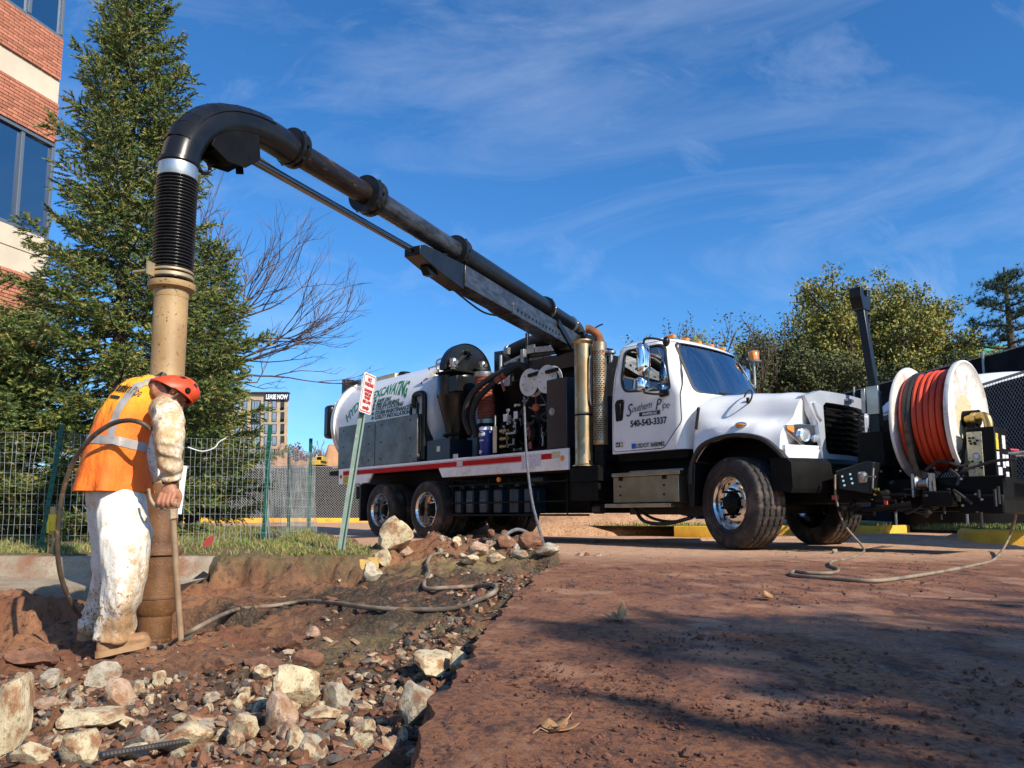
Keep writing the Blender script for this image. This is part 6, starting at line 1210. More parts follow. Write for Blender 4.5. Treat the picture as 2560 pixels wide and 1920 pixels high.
wiremesh([(-2.62, 8.2, .15), (-2.55, 10.0, .15), (-3.2, 11.0, .12)], .12, 1.22, .052, .098, .0024, .05, 2)
wiremesh([(-2.60, 8.22, .15), (-3.0, 9.5, .15), (-2.68, 10.05, .15)], .12, 1.0, .06, .10, .0022, .12, 3)
for (x, y, x1, z1) in ((-4.5, 7.3, -4.35, 1.28), (-2.66, 8.2, -2.63, 1.39), (-2.65, 10.0, -2.66, 1.42), (-3.2, 11.0, -3.24, 1.32), (-6.6, 6.95, -6.6, 1.3)):
    m = MB(); a = Vector((x, y, -.1))-WO; b = Vector((x1, y, z1))-WO; m.bar(a, b, .045, .006, (0, 1, 0)); m.bar(a+Vector((0, .015, 0)), b+Vector((0, .015, 0)), .006, .03, (0, 1, 0))
    for k in range(14): c = a.lerp(b, .12+k*.06); m.bx(c.x-.006, c.x+.006, c.y-.014, c.y, c.z-.008, c.z+.008)
    m.build('post', M_tpost, wf)
m = MB(); m.tube(spline([at(470, 1118, 7.6)-WO, at(505, 1128, 7.6)-WO, at(535, 1120, 7.6)-WO, at(548, 1105, 7.6)-WO, at(565, 1095, 7.6)-WO]), .006, 6); m.build('loose_cable', M_whitep, wf)
# ================================================================== trees
M_needle = [mat('spruce_needles', (.13, .175, .038), .6, c2=(.17, .195, .045), ns=1.2), mat('spruce_needles_dark', (.060, .10, .028), .65, c2=(.085, .13, .032), ns=1.5), mat('spruce_needles_tip', (.25, .26, .055), .6, c2=(.28, .21, .06), ns=2)]
M_bark = mat('bark', (.10, .07, .05), .95, c2=(.05, .035, .025), ns=8, bump=.01, bs=20)
def needle_soup(TW, seed, nl, per, name):
    """TW: list of (base, tip). Each twig is a spray of short needles round its axis."""
    rs_ = np.random.RandomState(seed); A = np.array([t[0] for t in TW]); B = np.array([t[1] for t in TW]); n = len(A)
    d = B-A; L_ = np.linalg.norm(d, axis=1, keepdims=True); d = d/L_; ref = np.where(np.abs(d[:, 2:3]) < .9, np.array([[0, 0, 1.]]), np.array([[1., 0, 0]])); u = np.cross(d, ref); u /= np.linalg.norm(u, axis=1, keepdims=True); w = np.cross(d, u)
    V = []; 
    for k in range(per):
        t = rs_.rand(n, 1)*.95+.05; a = rs_.rand(n, 1)*6.283; side = u*np.cos(a)+w*np.sin(a); base = A+d*L_*t; ln = nl*(.7+.6*rs_.rand(n, 1)); tip = base+side*ln*.62+d*ln*.85; perp = np.cross(side, d)*.0072
        V.append(np.stack([base-perp, base+perp, tip], 1))
    V = np.concatenate(V, 0); F = np.arange(len(V)*3).reshape(-1, 3); fm = np.tile(rs_.choice(3, n, p=[.42, .40, .18]), per)
    return soup_mesh(name, V.reshape(-1, 3), F, M_needle, fm)
def spruce(loc, H, Rb, label, seed, zlow=.25, nb=150, lop=None):
    e = empty('spruce_tree', loc, 0, label, 'tree'); rs_ = random.Random(seed); tr = MB(); tr.tube([(0, 0, -.2), (.01, 0, H*.3), (0, .02, H*.65), (0, 0, H)], [.11, .085, .045, .008], 10); tr.build('trunk', M_bark, e)
    br = MB(); TW = []
    for i in range(nb):
        f = (i+.5)/nb; z = zlow+(H-zlow-.15)*f**.92; az = i*2.39996+rs_.uniform(-.3, .3); R_ = (np.interp(z/H, [0, .04, .14, .28, .39, .57, .78, .90, 1.0], [.72, .84, 1.0, 1.2, 1.0, .66, .46, .27, .05])*Rb+.05)*rs_.choice((.62, .8, .9, 1.0, 1.05, 1.12, 1.25))*rs_.uniform(.92, 1.08)
        if lop: R_ *= lop(az, z)
        dx, dy = math.cos(az), math.sin(az); up = lerp(-.10, .85, f**1.3)+rs_.uniform(-.12, .12); n = 9; P = []
        for k in range(n+1):
            t = k/n; P.append(Vector((dx*R_*t, dy*R_*t, z+R_*t*up*(.35+.65*t)-.12*R_*math.sin(t*math.pi)*(1-f))))
        br.tube(P, [max(.004, .022*(1-k/n)*(1-f*.6)) for k in range(n+1)], 4, False)
        side = Vector((-dy, dx, 0)); dens_ = .05
        L_ = R_; m_ = max(4, int(L_/dens_))
        for k in range(1, m_+1):
            t = k/m_; 
            if t < .12: continue
            j = min(int(t*n), n-1); p = P[j].lerp(P[j+1], t*n-j); fw = (P[j+1]-P[j]).normalized()
            sub = (.08+.30*(1-t)*min(1, R_)+.05)*rs_.uniform(.7, 1.3)
            for s_ in (-1, 1):
                dr = (side*s_*rs_.uniform(.65, 1.0)+fw*rs_.uniform(.4, .9)+Vector((0, 0, rs_.uniform(-.55, .25)))).normalized(); q = p+dr*sub; TW.append((tuple(p), tuple(q)))
                if sub > .13:
                    for h in (.40, .75):
                        c = p.lerp(q, h); dr2 = (dr*.7+fw*rs_.uniform(-.1, .6)+side*rs_.uniform(-.9, .9)+Vector((0, 0, rs_.uniform(-.5, .35)))).normalized(); TW.append((tuple(c), tuple(c+dr2*rs_.uniform(.08, .16))))
            if rs_.random() < .5: dr = (fw*.6+Vector((0, 0, rs_.uniform(.2, .8)))).normalized(); TW.append((tuple(p), tuple(p+dr*rs_.uniform(.05, .11))))
        TW.append((tuple(P[-2]), tuple(P[-1]+(P[-1]-P[-2])*.3)))
    for k in range(10): a = k*.63; TW.append(((0, 0, H-.35+k*.03), (.16*math.cos(a*3), .16*math.sin(a*3), H-.2+k*.035)))
    TW.append(((0, 0, H-.3), (0, 0, H+.12))); br.build('branches', M_bark, e)['kind'] = 'stuff'
    o = link('crown', needle_soup(TW, seed, .040, 22, 'crown'), e); return e, len(TW)
_, ntw = spruce((-4.80, 9.1, .2), 7.05, 1.15, 'tall green spruce tree behind the worker and wire fence', 21, nb=215, lop=lambda az, z: (1.10 if math.cos(az) > .2 and z < 2.2 else 1.0)*(1.15 if math.cos(az) < -.3 and 1.2 < z < 3.0 else 1.0))
_, ntw2 = spruce((-4.55, 10.9, .2), 4.3, .85, 'smaller spruce tree showing right of the pipe behind the tall spruce', 22, nb=110)
_, ntw3 = spruce((-6.1, 8.6, .2), 2.5, 1.1, 'low spruce bush at the left edge below the brick wall', 23, nb=120)
# broadleaf and bare trees: recursive limbs
def limbs(rs_, start, dirn, length, rad, depth, out, tips, spread=.55, shrink=.74, up=.12, kids=(2, 3), curve=.12):
    p = Vector(start); d = Vector(dirn).normalized(); n = 4; P = [p.copy()]; 
    for k in range(n):
        d = (d+Vector((rs_.uniform(-1, 1), rs_.uniform(-1, 1), rs_.uniform(-1, 1)))*curve+Vector((0, 0, up*.25))).normalized(); p = p+d*(length/n); P.append(p.copy())
    out.append((P, rad, rad*.62))
    if depth == 0: tips.append((P[-2], P[-1])); return
    for k in range(rs_.randint(*kids)):
        t = rs_.uniform(.45, 1.0) if k else 1.0; i = min(n-1, int(t*n)); q = P[i].lerp(P[i+1], t*n-i) if t < 1 else P[-1]
        dv = (d+Vector((rs_.uniform(-1, 1), rs_.uniform(-1, 1), rs_.uniform(-.6, .9)))*spread+Vector((0, 0, up))).normalized(); limbs(rs_, q, dv, length*shrink*rs_.uniform(.75, 1.15), rad*.64, depth-1, out, tips, spread, shrink, up, kids, curve)
def tree(name, loc, label, seed, trunk_h, trunk_r, dirs, depth, L0, leaf=None, nleaf=0, leafsize=.1, spread=.55, shrink=.74, up=.12, kids=(2, 3), curve=.12, bark=None, minr=.004, leafspread=.3, group=None, sides=4):
    e = empty(name, loc, 0, label, 'tree', group); rs_ = random.Random(seed); t = MB(); t.tube([(0, 0, -.3), (.03, .02, trunk_h*.5), (0, 0, trunk_h)], [trunk_r*1.25, trunk_r, trunk_r*.85], 10); t.build('trunk', bark or M_bark, e)
    out = []; tips = []
    for dv in dirs: limbs(rs_, (0, 0, trunk_h*rs_.uniform(.8, 1)), dv, L0*rs_.uniform(.85, 1.15), trunk_r*.6, depth, out, tips, spread, shrink, up, kids, curve)
    b = MB()
    for P, r0, r1 in out: b.tube(P, [max(minr, lerp(r0, r1, k/(len(P)-1))) for k in range(len(P))], sides if r0 > .02 else 3, False)
    o = b.build('branches', bark or M_bark, e, 60); o['kind'] = 'stuff'
    if leaf:
        rr_ = np.random.RandomState(seed); T_ = np.array([[*a, *c] for a, c in tips]); ii = rr_.randint(0, len(T_), nleaf); ts = rr_.rand(nleaf, 1)*1.3-.2; C_ = T_[ii, :3]*(1-ts)+T_[ii, 3:]*ts+np.clip(rr_.randn(nleaf, 3), -1.3, 1.3)*leafspread
        u = rr_.randn(nleaf, 3); u /= np.linalg.norm(u, axis=1, keepdims=True); w = np.cross(u, rr_.randn(nleaf, 3)); w /= np.linalg.norm(w, axis=1, keepdims=True); sz = leafsize*(.6+.8*rr_.rand(nleaf, 1))
        V = np.stack([C_-u*sz, C_+w*sz*.5, C_+u*sz, C_-w*sz*.5], 1).reshape(-1, 3); F = np.arange(nleaf*4).reshape(-1, 4); fm = rr_.choice(len(leaf), nleaf)
        link('crown', soup_mesh('crown', V, F, leaf, fm), e)
    return e
def up3(n, tilt, rs_): return [Vector((math.cos(2*math.pi*k/n+rs_.uniform(-.3, .3))*tilt, math.sin(2*math.pi*k/n+rs_.uniform(-.3, .3))*tilt, 1)) for k in range(n)]
rr0 = random.Random(8)
M_red_twig = mat('reddish_twigs', (.13, .085, .075), .9, c2=(.06, .045, .042), ns=3)
tree('bare_tree', (-5.75, 13.2, .2), 'bare leafless tree with reddish twigs right of the spruce', 33, 3.05, .055, [Vector((1, -.1, .22)), Vector((1, .2, .42)), Vector((1, -.2, .75)), Vector((.75, .1, 1.0)), Vector((.4, -.3, 1.2)), Vector((1, .3, .12)), Vector((-.6, .2, 1)), Vector((.9, -.3, .55)), Vector((.95, .1, .28))], 5, 1.06, spread=.54, shrink=.76, up=.04, kids=(2, 3), curve=.11, bark=M_red_twig, minr=.0026, sides=5)
LY = [mat('leaf_yellow_green', (.24, .24, .035), .7, c2=(.19, .22, .035), ns=.5), mat('leaf_olive', (.15, .17, .033), .7, c2=(.11, .14, .03), ns=.5), mat('leaf_ochre', (.30, .23, .035), .7, c2=(.22, .16, .03), ns=.5)]
LD = [mat('leaf_dark', (.055, .075, .022), .75, c2=(.04, .055, .02), ns=.5), mat('leaf_brown_green', (.10, .09, .025), .75), mat('leaf_olive2', (.08, .10, .025), .7)]
tree('broadleaf_tree', (19.6, 40, .3), 'big rounded yellow green tree behind the hose reel', 47, 2.4, .38, up3(6, .62, rr0)+[Vector((0, 0, 1)), Vector((1, .2, .5)), Vector((-1, 0, .5))], 4, 3.45, LY, 120000, .085, spread=.72, shrink=.75, up=.07, kids=(2, 4), leafspread=.32, minr=.018)
tree('broadleaf_tree', (15.4, 36, .3), 'dark olive tree between the cab and the big yellow green tree', 42, 1.6, .25, up3(6, .7, rr0)+[Vector((0, 0, 1))], 4, 2.55, LD, 60000, .08, spread=.65, shrink=.76, up=.06, kids=(2, 4), leafspread=.30, minr=.015)
tree('broadleaf_tree', (24.5, 38, .3), 'olive tree low behind the fence under the right side of the big tree', 43, 1.6, .25, up3(6, .8, rr0), 4, 2.3, LY, 50000, .08, spread=.65, shrink=.76, up=.04, kids=(2, 4), leafspread=.30, minr=.015)
tree('bare_tree', (9.6, 34, .3), 'thin multi stemmed half bare tree rising behind the cab roof', 44, .6, .16, up3(9, .42, rr0), 4, 3.3, LD, 3600, .07, spread=.34, shrink=.70, up=.25, kids=(2, 3), leafspread=.25, minr=.014)
tree('bare_tree', (7.2, 33, .3), 'small half bare sapling left of the thin tree behind the cab', 45, .5, .12, up3(6, .4, rr0), 4, 2.6, LY, 3000, .07, spread=.36, shrink=.70, up=.22, kids=(2, 3), leafspread=.25, minr=.012)
# pine at the right edge
def pine(loc, H, label, seed):
    e = empty('pine_tree', loc, 0, label, 'tree'); rs_ = random.Random(seed); m = MB(); m.tube([(0, 0, 0), (.1, 0, H*.5), (0, 0, H)], [.28, .2, .04], 8); m.build('trunk', M_bark, e); b = MB(); C_ = []
    for i in range(46):
        f = i/46; z = lerp(1.0, H-.3, f); az = i*2.4+rs_.uniform(-.4, .4); L_ = lerp(4.4, .9, f)*rs_.uniform(.55, 1.1); d = Vector((math.cos(az), math.sin(az), .0)); P = [Vector((0, 0, z))+d*L_*t+Vector((0, 0, .25*L_*t*t)) for t in (0, .3, .6, .85, 1)]; b.tube(P, [.06, .045, .03, .02, .01], 4, False)
        for t in np.linspace(.3, 1, 14):
            c = Vector((0, 0, z))+d*L_*t+Vector((0, 0, .25*L_*t*t))
            for k in range(4): C_.append(c+Vector((rs_.gauss(0, .22), rs_.gauss(0, .22), rs_.gauss(.08, .10))))
    o = b.build('branches', M_bark, e); o['kind'] = 'stuff'; C_ = np.array([tuple(c) for c in C_]); n = len(C_); rr_ = np.random.RandomState(seed); per = 16; V = []
    for k in range(per):
        u = rr_.randn(n, 3)+np.array([[0, 0, .6]]); u /= np.linalg.norm(u, axis=1, keepdims=True); w = np.cross(u, rr_.randn(n, 3)); w /= np.linalg.norm(w, axis=1, keepdims=True); L2 = .16*(.7+.6*rr_.rand(n, 1)); V.append(np.stack([C_-w*.012, C_+w*.012, C_+u*L2], 1))
    V = np.concatenate(V, 0); LP = [mat('pine_needles', (.035, .07, .025), .7), mat('pine_needles_dark', (.02, .045, .02), .7)]; link('crown', soup_mesh('crown', V.reshape(-1, 3), np.arange(len(V)*3).reshape(-1, 3), LP, np.tile(rr_.randint(0, 2, n), per)), e)
pine((19.7, 29.5, .3), 10.0, 'dark green pine at the right edge above the fence', 51)
M_purple = mat('purple_brown_twigs', (.16, .09, .08), .9)
for k, (px, py, Y, s_, lb_) in enumerate(((742, 1100, 80, .9, 'bare brown tree far off above the earth heaps, left one'), (775, 1108, 85, 1.0, 'bare brown tree far off above the digger'), (812, 1098, 75, 1.0, 'bare purplish tree far off by the green highway sign'))):
    p = at(px, 1200, Y); top = at(px, py, Y).z; tree('bare_tree', (p.x, Y, 1.0), lb_, 60+k, 1.2, .15, up3(6, .5, rr0), 4, (top-1)*.30, spread=.5, shrink=.68, up=.2, bark=M_purple, minr=.03, sides=3)
p = at(748, 1200, 70); e_, _n = None, None
LR = [mat('leaf_rust', (.30, .07, .05), .8), mat('leaf_plum', (.16, .05, .05), .8)]
tree('broadleaf_tree', (p.x, 70, .9), 'narrow rust red tree far off above the wire fence', 66, 2.4, .10, [Vector((.2, 0, 1)), Vector((-.25, 0, 1)), Vector((0, .2, 1.2))], 3, 1.35, LR, 700, .13, spread=.3, shrink=.7, up=.4, minr=.02)
# trees behind the photographer whose shade falls on the road and the cab
tree('broadleaf_tree', (9.2, -4.9, 0), 'leafy street tree behind the photographer, to the right', 71, 4.2, .12, up3(5, .8, rr0)+[Vector((0, 0, 1))], 4, 1.2, LD, 2500, .12, spread=.66, shrink=.76, up=.02, leafspread=.22, minr=.010)
tree('broadleaf_tree', (11.8, -2.4, 0), 'leafy street tree off to the right of the photographer', 72, 4.0, .12, up3(4, .7, rr0)+[Vector((0, 0, 1))], 4, .9, LD, 1500, .12, spread=.62, shrink=.76, up=.03, leafspread=.22, minr=.010)
tree('broadleaf_tree', (6.9, -3.6, 0), 'small leafy tree close behind the photographer', 73, 3.1, .10, up3(5, .8, rr0)+[Vector((0, 0, 1))], 4, .85, LD, 2300, .11, spread=.64, shrink=.76, up=.02, leafspread=.2, minr=.008)
# ================================================================== the worker
def fuse(mb, voxel, smooth=6, disp=None):
    o = bpy.data.objects.new('tmp', mb.mesh('tmp', M_white, None)); col.objects.link(o); md = o.modifiers.new('r', 'REMESH'); md.mode = 'VOXEL'; md.voxel_size = voxel; md.use_smooth_shade = True
    sm = o.modifiers.new('s', 'SMOOTH'); sm.iterations = smooth; sm.factor = .5
    me = bpy.data.meshes.new_from_object(o.evaluated_get(bpy.context.evaluated_depsgraph_get())); bpy.data.objects.remove(o); me.materials.clear()
    if disp:
        n = len(me.vertices); nor = [v.normal.copy() for v in me.vertices]
        for v, nn in zip(me.vertices, nor): v.co += nn*disp(v.co)
    me.polygons.foreach_set('use_smooth', [True]*len(me.polygons)); me.update(); return me
M_cover = mat('muddy_white_coverall', (.78, .75, .68), .8)
def f_cover(t, b, base=0.0):
    n = NT(t); sx = t.nodes.new('ShaderNodeSeparateXYZ'); t.links.new(n.tc, sx.inputs[0]); z = sx.outputs['Z']; x = sx.outputs['X']
    low = n.op('ADD', n.rng(z, .80, -.15, 0, .16), base); mudx = n.rng(x, .05, .24, 0, .10)
    f = n.op('ADD', n.noise(16, 10, .75), n.op('ADD', low, n.op('ADD', mudx, n.op('MULTIPLY', n.noise(2.2, 4), .20))))
    c = n.mix(n.rng(f, .60, .84), (.78, .73, .63), (.50, .34, .17))
    c = n.mix(n.rng(n.op('ADD', n.noise(46, 6, .7), low), .62, .71), c, (.24, .12, .05))
    big = n.op('ADD', n.noise(3.4, 6, .6, (1, 1, .6)), n.op('ADD', n.op('MULTIPLY', low, .6), mudx)); c = n.mix(n.op('MULTIPLY', n.rng(big, .57, .72), .85), c, (.36, .20, .085))
    t.links.new(c, b.inputs['Base Color']); p = n.bump(n.noise(22, 3, .5, (1, 1, .35)), .010, None); n.bump(n.noise(120, 2, .5), .0015, b, p)
M_cover2 = mat('muddy_white_sleeve', (.78, .75, .68), .8); rebuild(M_cover2, lambda t, b: f_cover(t, b, .05))
rebuild(M_cover, f_cover)
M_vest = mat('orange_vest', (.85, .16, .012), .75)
def f_vest(t, b):
    n = NT(t); sx = t.nodes.new('ShaderNodeSeparateXYZ'); t.links.new(n.tc, sx.inputs[0])
    y = n.rng(n.op('ADD', sx.outputs['Z'], n.op('MULTIPLY', n.noise(3, 3), .10)), 1.34, 1.56)  # yellower towards the shoulders: strong sunlight on the vest painted into its colour
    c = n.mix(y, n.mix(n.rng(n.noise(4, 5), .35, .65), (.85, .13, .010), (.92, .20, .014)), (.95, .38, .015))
    c = n.mix(n.op('MULTIPLY', n.rng(n.noise(26, 9, .72), .62, .74), .6), c, (.40, .13, .03)); t.links.new(c, b.inputs['Base Color'])
    p = n.bump(n.noise(12, 4, .55, (1, 1, .4)), .03, None); n.bump(n.noise(160, 2), .002, b, p)
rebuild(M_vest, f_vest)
M_refl = mat('grey_reflective_tape', (.36, .34, .33), .45, c2=(.28, .25, .23), ns=8, dirt=(.30, .19, .10), ds=10, dlo=.6, dhi=.75, bump=.002, bs=60)
M_skin = mat('tanned_skin', (.40, .17, .09), .55, c2=(.32, .12, .065), ns=10, dirt=(.26, .14, .07), ds=9, dlo=.55, dhi=.7, bump=.001, bs=120)
M_skin.node_tree.nodes['Principled BSDF'].inputs['Subsurface Weight'].default_value = .08
M_helm = mat('orange_red_helmet', (.66, .065, .012), .45, c2=(.58, .05, .012), ns=4, dirt=(.42, .20, .09), ds=7, dlo=.54, dhi=.70, drough=.8, coat=.1)
M_boot = mat('muddy_boot', (.26, .13, .06), .8, c2=(.36, .22, .11), ns=9, bump=.004, bs=40)
M_hair = mat('dark_hair', (.03, .02, .015), .8); M_collar = mat('dark_camo_collar', (.05, .045, .035), .9, c2=(.13, .10, .07), ns=18)
WB = at(290, 1645, 4.40); WB = Vector((WB.x, WB.y, WB.z+.005))
per = empty('person', WB, 0, 'person in orange vest, red helmet and muddy white coverall bending over the pipe', 'person')
def wp_(px, py, Y): return at(px, py, Y)-WB
FW = Vector((.72, .69, 0)).normalized(); RT = Vector((.69, -.72, 0)).normalized(); UP = Vector((0, 0, 1))
def wr(co, s, a, st=(1, 1, 1)): return a*mnoise.fractal(Vector((co.x*s*st[0], co.y*s*st[1], co.z*s*st[2])), .9, 2.0, 4)
# trousers: two baggy legs and a seat
def limb(m, pts, rad, n=20, k=4):
    P = spline(pts, k); R_ = [v.x for v in spline([(r, 0, 0) for r in rad], k)]; m.tube(P, R_, n)
m = MB()
limb(m, [wp_(298, 1225, 4.39), wp_(306, 1270, 4.35), wp_(312, 1340, 4.30), wp_(313, 1420, 4.28), wp_(304, 1490, 4.28), wp_(290, 1550, 4.30), wp_(281, 1600, 4.31)], [.104, .122, .126, .120, .106, .096, .096])
limb(m, [wp_(274, 1220, 4.50), wp_(277, 1290, 4.54), wp_(275, 1400, 4.60), wp_(258, 1480, 4.64), wp_(236, 1550, 4.68), wp_(228, 1580, 4.69)], [.108, .104, .098, .088, .080, .078])
m.ball(wp_(284, 1225, 4.44), (.14, .14, .12), 20, 12)
tm = fuse(m, .013, 5, lambda c: .024*(1-abs(mnoise.noise(Vector((c.x*6.5, c.y*6.5, c.z*1.5)))))**3-.012+.012*(1-abs(mnoise.noise(Vector((c.x*11+5, c.y*11, c.z*4)))))**3+wr(c, 4.0, .008)+.006*math.sin(c.z*42+3*mnoise.noise(c*4))*sstep(.35, .1, c.z)); tm.materials.append(M_cover); link('coverall_trousers', tm, per)
# sleeves
SR = wp_(411, 1022, 4.28); SLf = SR-RT*.36
m = MB(); limb(m, [SR-RT*.07-UP*.01, SR, wp_(420, 1050, 4.17), wp_(421, 1100, 4.12), wp_(424, 1145, 4.14), wp_(426, 1180, 4.18), wp_(425, 1199, 4.19)], [.066, .074, .080, .076, .068, .061, .052], 20, 5)
sm_ = fuse(m, .008, 2, lambda c: .014*(1-abs(mnoise.noise(Vector((c.x*9, c.y*9, c.z*13)))))**3-.006+wr(c, 6, .007)+.006*math.sin(c.z*85+5*mnoise.noise(c*6))*sstep(1.22, 1.02, c.z)); sm_.materials.append(M_cover2); link('coverall_sleeve', sm_, per)
m = MB(); limb(m, [SLf+RT*.08, SLf-UP*.10, SLf+FW*.03-UP*.26, SLf+FW*.10-UP*.38+RT*.06], [.075, .075, .068, .055], 16, 4)
sm_ = fuse(m, .011, 3, lambda c: wr(c, 9, .008)); sm_.materials.append(M_cover2); link('coverall_sleeve', sm_, per)
# vest: a lofted shell
VS = [(wp_(280, 1230, 4.42), .208, .195), (wp_(283, 1190, 4.42), .198, .178), (wp_(291, 1135, 4.43), .186, .158), (wp_(304, 1085, 4.44), .180, .148), (wp_(322, 1040, 4.46), .178, .142), (wp_(343, 1002, 4.48), .172, .130), (wp_(361, 979, 4.50), .152, .110), (wp_(378, 966, 4.51), .112, .086), (wp_(389, 960, 4.52), .078, .070)]
def vest_pt(u, v, off=0.0):
    """u: angle (0 = forward, positive to his right), v: 0 hem .. 1 neck"""
    k = v*(len(VS)-1); i = min(int(k), len(VS)-2); t = k-i; g = lambda j: VS[max(0, min(len(VS)-1, j))]
    def cr(a, b, c, d): return .5*((2*b)+(c-a)*t+(2*a-5*b+4*c-d)*t*t+(3*b-a-3*c+d)*t**3)
    c = cr(g(i-1)[0], g(i)[0], g(i+1)[0], g(i+2)[0]); a = cr(g(i-1)[1], g(i)[1], g(i+1)[1], g(i+2)[1]); b = cr(g(i-1)[2], g(i)[2], g(i+1)[2], g(i+2)[2])
    ax = (g(i+1)[0]-g(i)[0]).normalized(); fw = (FW-ax*FW.dot(ax)).normalized(); cs, sn = math.cos(u), math.sin(u); q = 2/2.3
    x = a*math.copysign(abs(sn)**q, sn); y = b*math.copysign(abs(cs)**q, cs); nrm = (RT*sn/a+fw*cs/b).normalized(); p = c+RT*x+fw*y
    w_ = wr(p, 3.5, .010)+.018*(1-abs(mnoise.noise(Vector((p.x*6, p.y*6, p.z*2.2+3)))))**3-.006+wr(p, 12, .005)+.016*sstep(.35, .0, v)*math.sin(u*7+2*v); return p+nrm*(w_+off)
m = MB(); nu = 72; nv_ = 44; m.loft([[vest_pt(2*math.pi*j/nu, i/nv_*1.0) for j in range(nu)] for i in range(nv_+1)], True, False)
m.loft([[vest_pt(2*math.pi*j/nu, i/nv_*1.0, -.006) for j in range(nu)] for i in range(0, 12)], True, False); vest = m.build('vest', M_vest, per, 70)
def vstrip(nm, path, width, off=.004):
    m = MB(); P = [(Vector((*a, 0))) for a in path]; P = spline(P, 8); rows = []
    for i, p in enumerate(P):
        c = vest_pt(p.x, p.y, off); d = (vest_pt(P[min(i+1, len(P)-1)].x, P[min(i+1, len(P)-1)].y, off)-vest_pt(P[max(i-1, 0)].x, P[max(i-1, 0)].y, off)).normalized(); e = 1e-2
        su = (vest_pt(p.x+e, p.y)-vest_pt(p.x-e, p.y))/(2*e); sv_ = (vest_pt(p.x, min(1, p.y+e))-vest_pt(p.x, p.y-e))/(2*e); n_ = su.cross(sv_).normalized(); w_ = d.cross(n_).normalized()
        # step across in parameter space so that the strip hugs the cloth
        row = []
        for h in (-.5, -.17, .17, .5):
            dw = w_*(h*width); A_ = np.array([[su.dot(su), su.dot(sv_)], [su.dot(sv_), sv_.dot(sv_)]]); B_ = np.array([su.dot(dw), sv_.dot(dw)]); du = np.linalg.solve(A_, B_); row.append(vest_pt(p.x+du[0], min(.999, max(0, p.y+du[1])), off))
        rows.append(row)
    m.loft(rows, False, False); return m.build(nm, M_refl, vest, 70)
vstrip('waist_tape', [(a, .30) for a in np.linspace(.6, 2*math.pi-.3, 22)], .052)
vstrip('shoulder_tape', [(2.15, .31), (2.25, .42), (2.28, .52), (2.15, .66), (1.95, .80), (1.8, .91)], .046, .005)
vstrip('shoulder_tape', [(4.15, .31), (4.1, .5), (4.1, .7), (4.3, .90)], .046, .005)
def on_vest(u0, v0, s, sh=0): return lambda a, b, c: vest_pt(u0-a/.20, v0+b/.62, .006+c)
text_on('vest_lettering', 'Southern Pipe', M_ink, vest, on_vest(3.15, .60, 1), .052, sub=True, shear=.35, sx=.9, bold=-.0004)
m = MB(); rows = [[vest_pt(2.95-.42*k/8, v, .007) for v in (.545, .565)] for k in range(9)]; m.loft(rows, False, False); m.build('vest_lettering_band', M_ink, vest, 60)
m = MB(); rows = [[vest_pt(2.75-.2*k/3, v, .006) for v in (.80, .82)] for k in range(4)]; m.loft(rows, False, False); m.build('collar_patch', M_ink, vest, 60)
# head, neck, forearm and hand: one skin
CR = (FW*.83+UP*.56).normalized(); FA = (FW*.56-UP*.83).normalized(); HC = wp_(433, 977, 4.42)
HM = Matrix((( RT.x, FA.x, CR.x), (RT.y, FA.y, CR.y), (RT.z, FA.z, CR.z)))*.86
HS = .86
def hd(r, f, c): return HC+(RT*r+FA*f+CR*c)*HS
m = MB(); m.ball(HC+CR*.015, (.076, .098, .112), 20, 14, HM); m.ball(hd(0, .03, -.06), (.062, .075, .07), 16, 10, HM); m.ball(hd(0, .085, -.095), (.032, .03, .028), 10, 8, HM)
m.tube([hd(0, .098, .03), hd(0, .118, -.005), hd(0, .125, -.025), hd(0, .10, -.04)], [.010, .014, .018, .010], 8); m.tube([hd(-.025, .095, -.068), hd(0, .106, -.066), hd(.025, .095, -.068)], [.007, .009, .007], 8)
for s_ in (-1, 1):
    m.ball(hd(s_*.032, .086, .025), (.02, .014, .010), 8, 6, HM); m.ball(hd(s_*.076, -.005, -.012), (.012, .026, .038), 10, 8, HM); m.tube([hd(s_*.080, .012, .018), hd(s_*.088, -.012, .026), hd(s_*.088, -.028, .005), hd(s_*.080, -.012, -.040)], [.006, .008, .008, .006], 6)
NB = wp_(388, 966, 4.50); m.tube([NB-UP*.05, NB, hd(0, -.045, -.06), hd(0, -.03, 0)], [.075, .066, .062, .065], 14)
wrist = wp_(425, 1198, 4.19); palm = wp_(424, 1222, 4.185)
m.tube(spline([NB-UP*.03, NB.lerp(SR, .6)-UP*.05, SR, wp_(420, 1050, 4.17), wp_(421, 1105, 4.12), wp_(425, 1160, 4.16), wrist, wp_(425, 1208, 4.188), palm]), [.06, .058, .056, .054, .052, .050, .048, .048, .046, .046, .046, .046, .045, .044, .044, .044, .043, .042, .042, .042, .042, .042, .041, .041, .040, .040, .040, .040, .038, .038, .037, .036, .036, .036, .035, .034, .034, .034, .033, .032, .032, .031, .031, .030, .030, .030, .029, .029, .029, .028, .028, .028, .028, .028, .029, .029, .029, .030, .030, .030, .030, .030, .030, .030, .030][:len(spline([NB-UP*.03, NB.lerp(SR, .6)-UP*.05, SR, wp_(420, 1050, 4.17), wp_(421, 1105, 4.12), wp_(425, 1160, 4.16), wrist, wp_(425, 1208, 4.188), palm]))], 12)
m.ball(palm-UP*.012, (.044, .030, .048), 14, 10); m.ball(palm-UP*.04, (.044, .026, .03), 14, 10)
GR = wp_(421, 1249, 4.165)             # where the fingers close on the handle
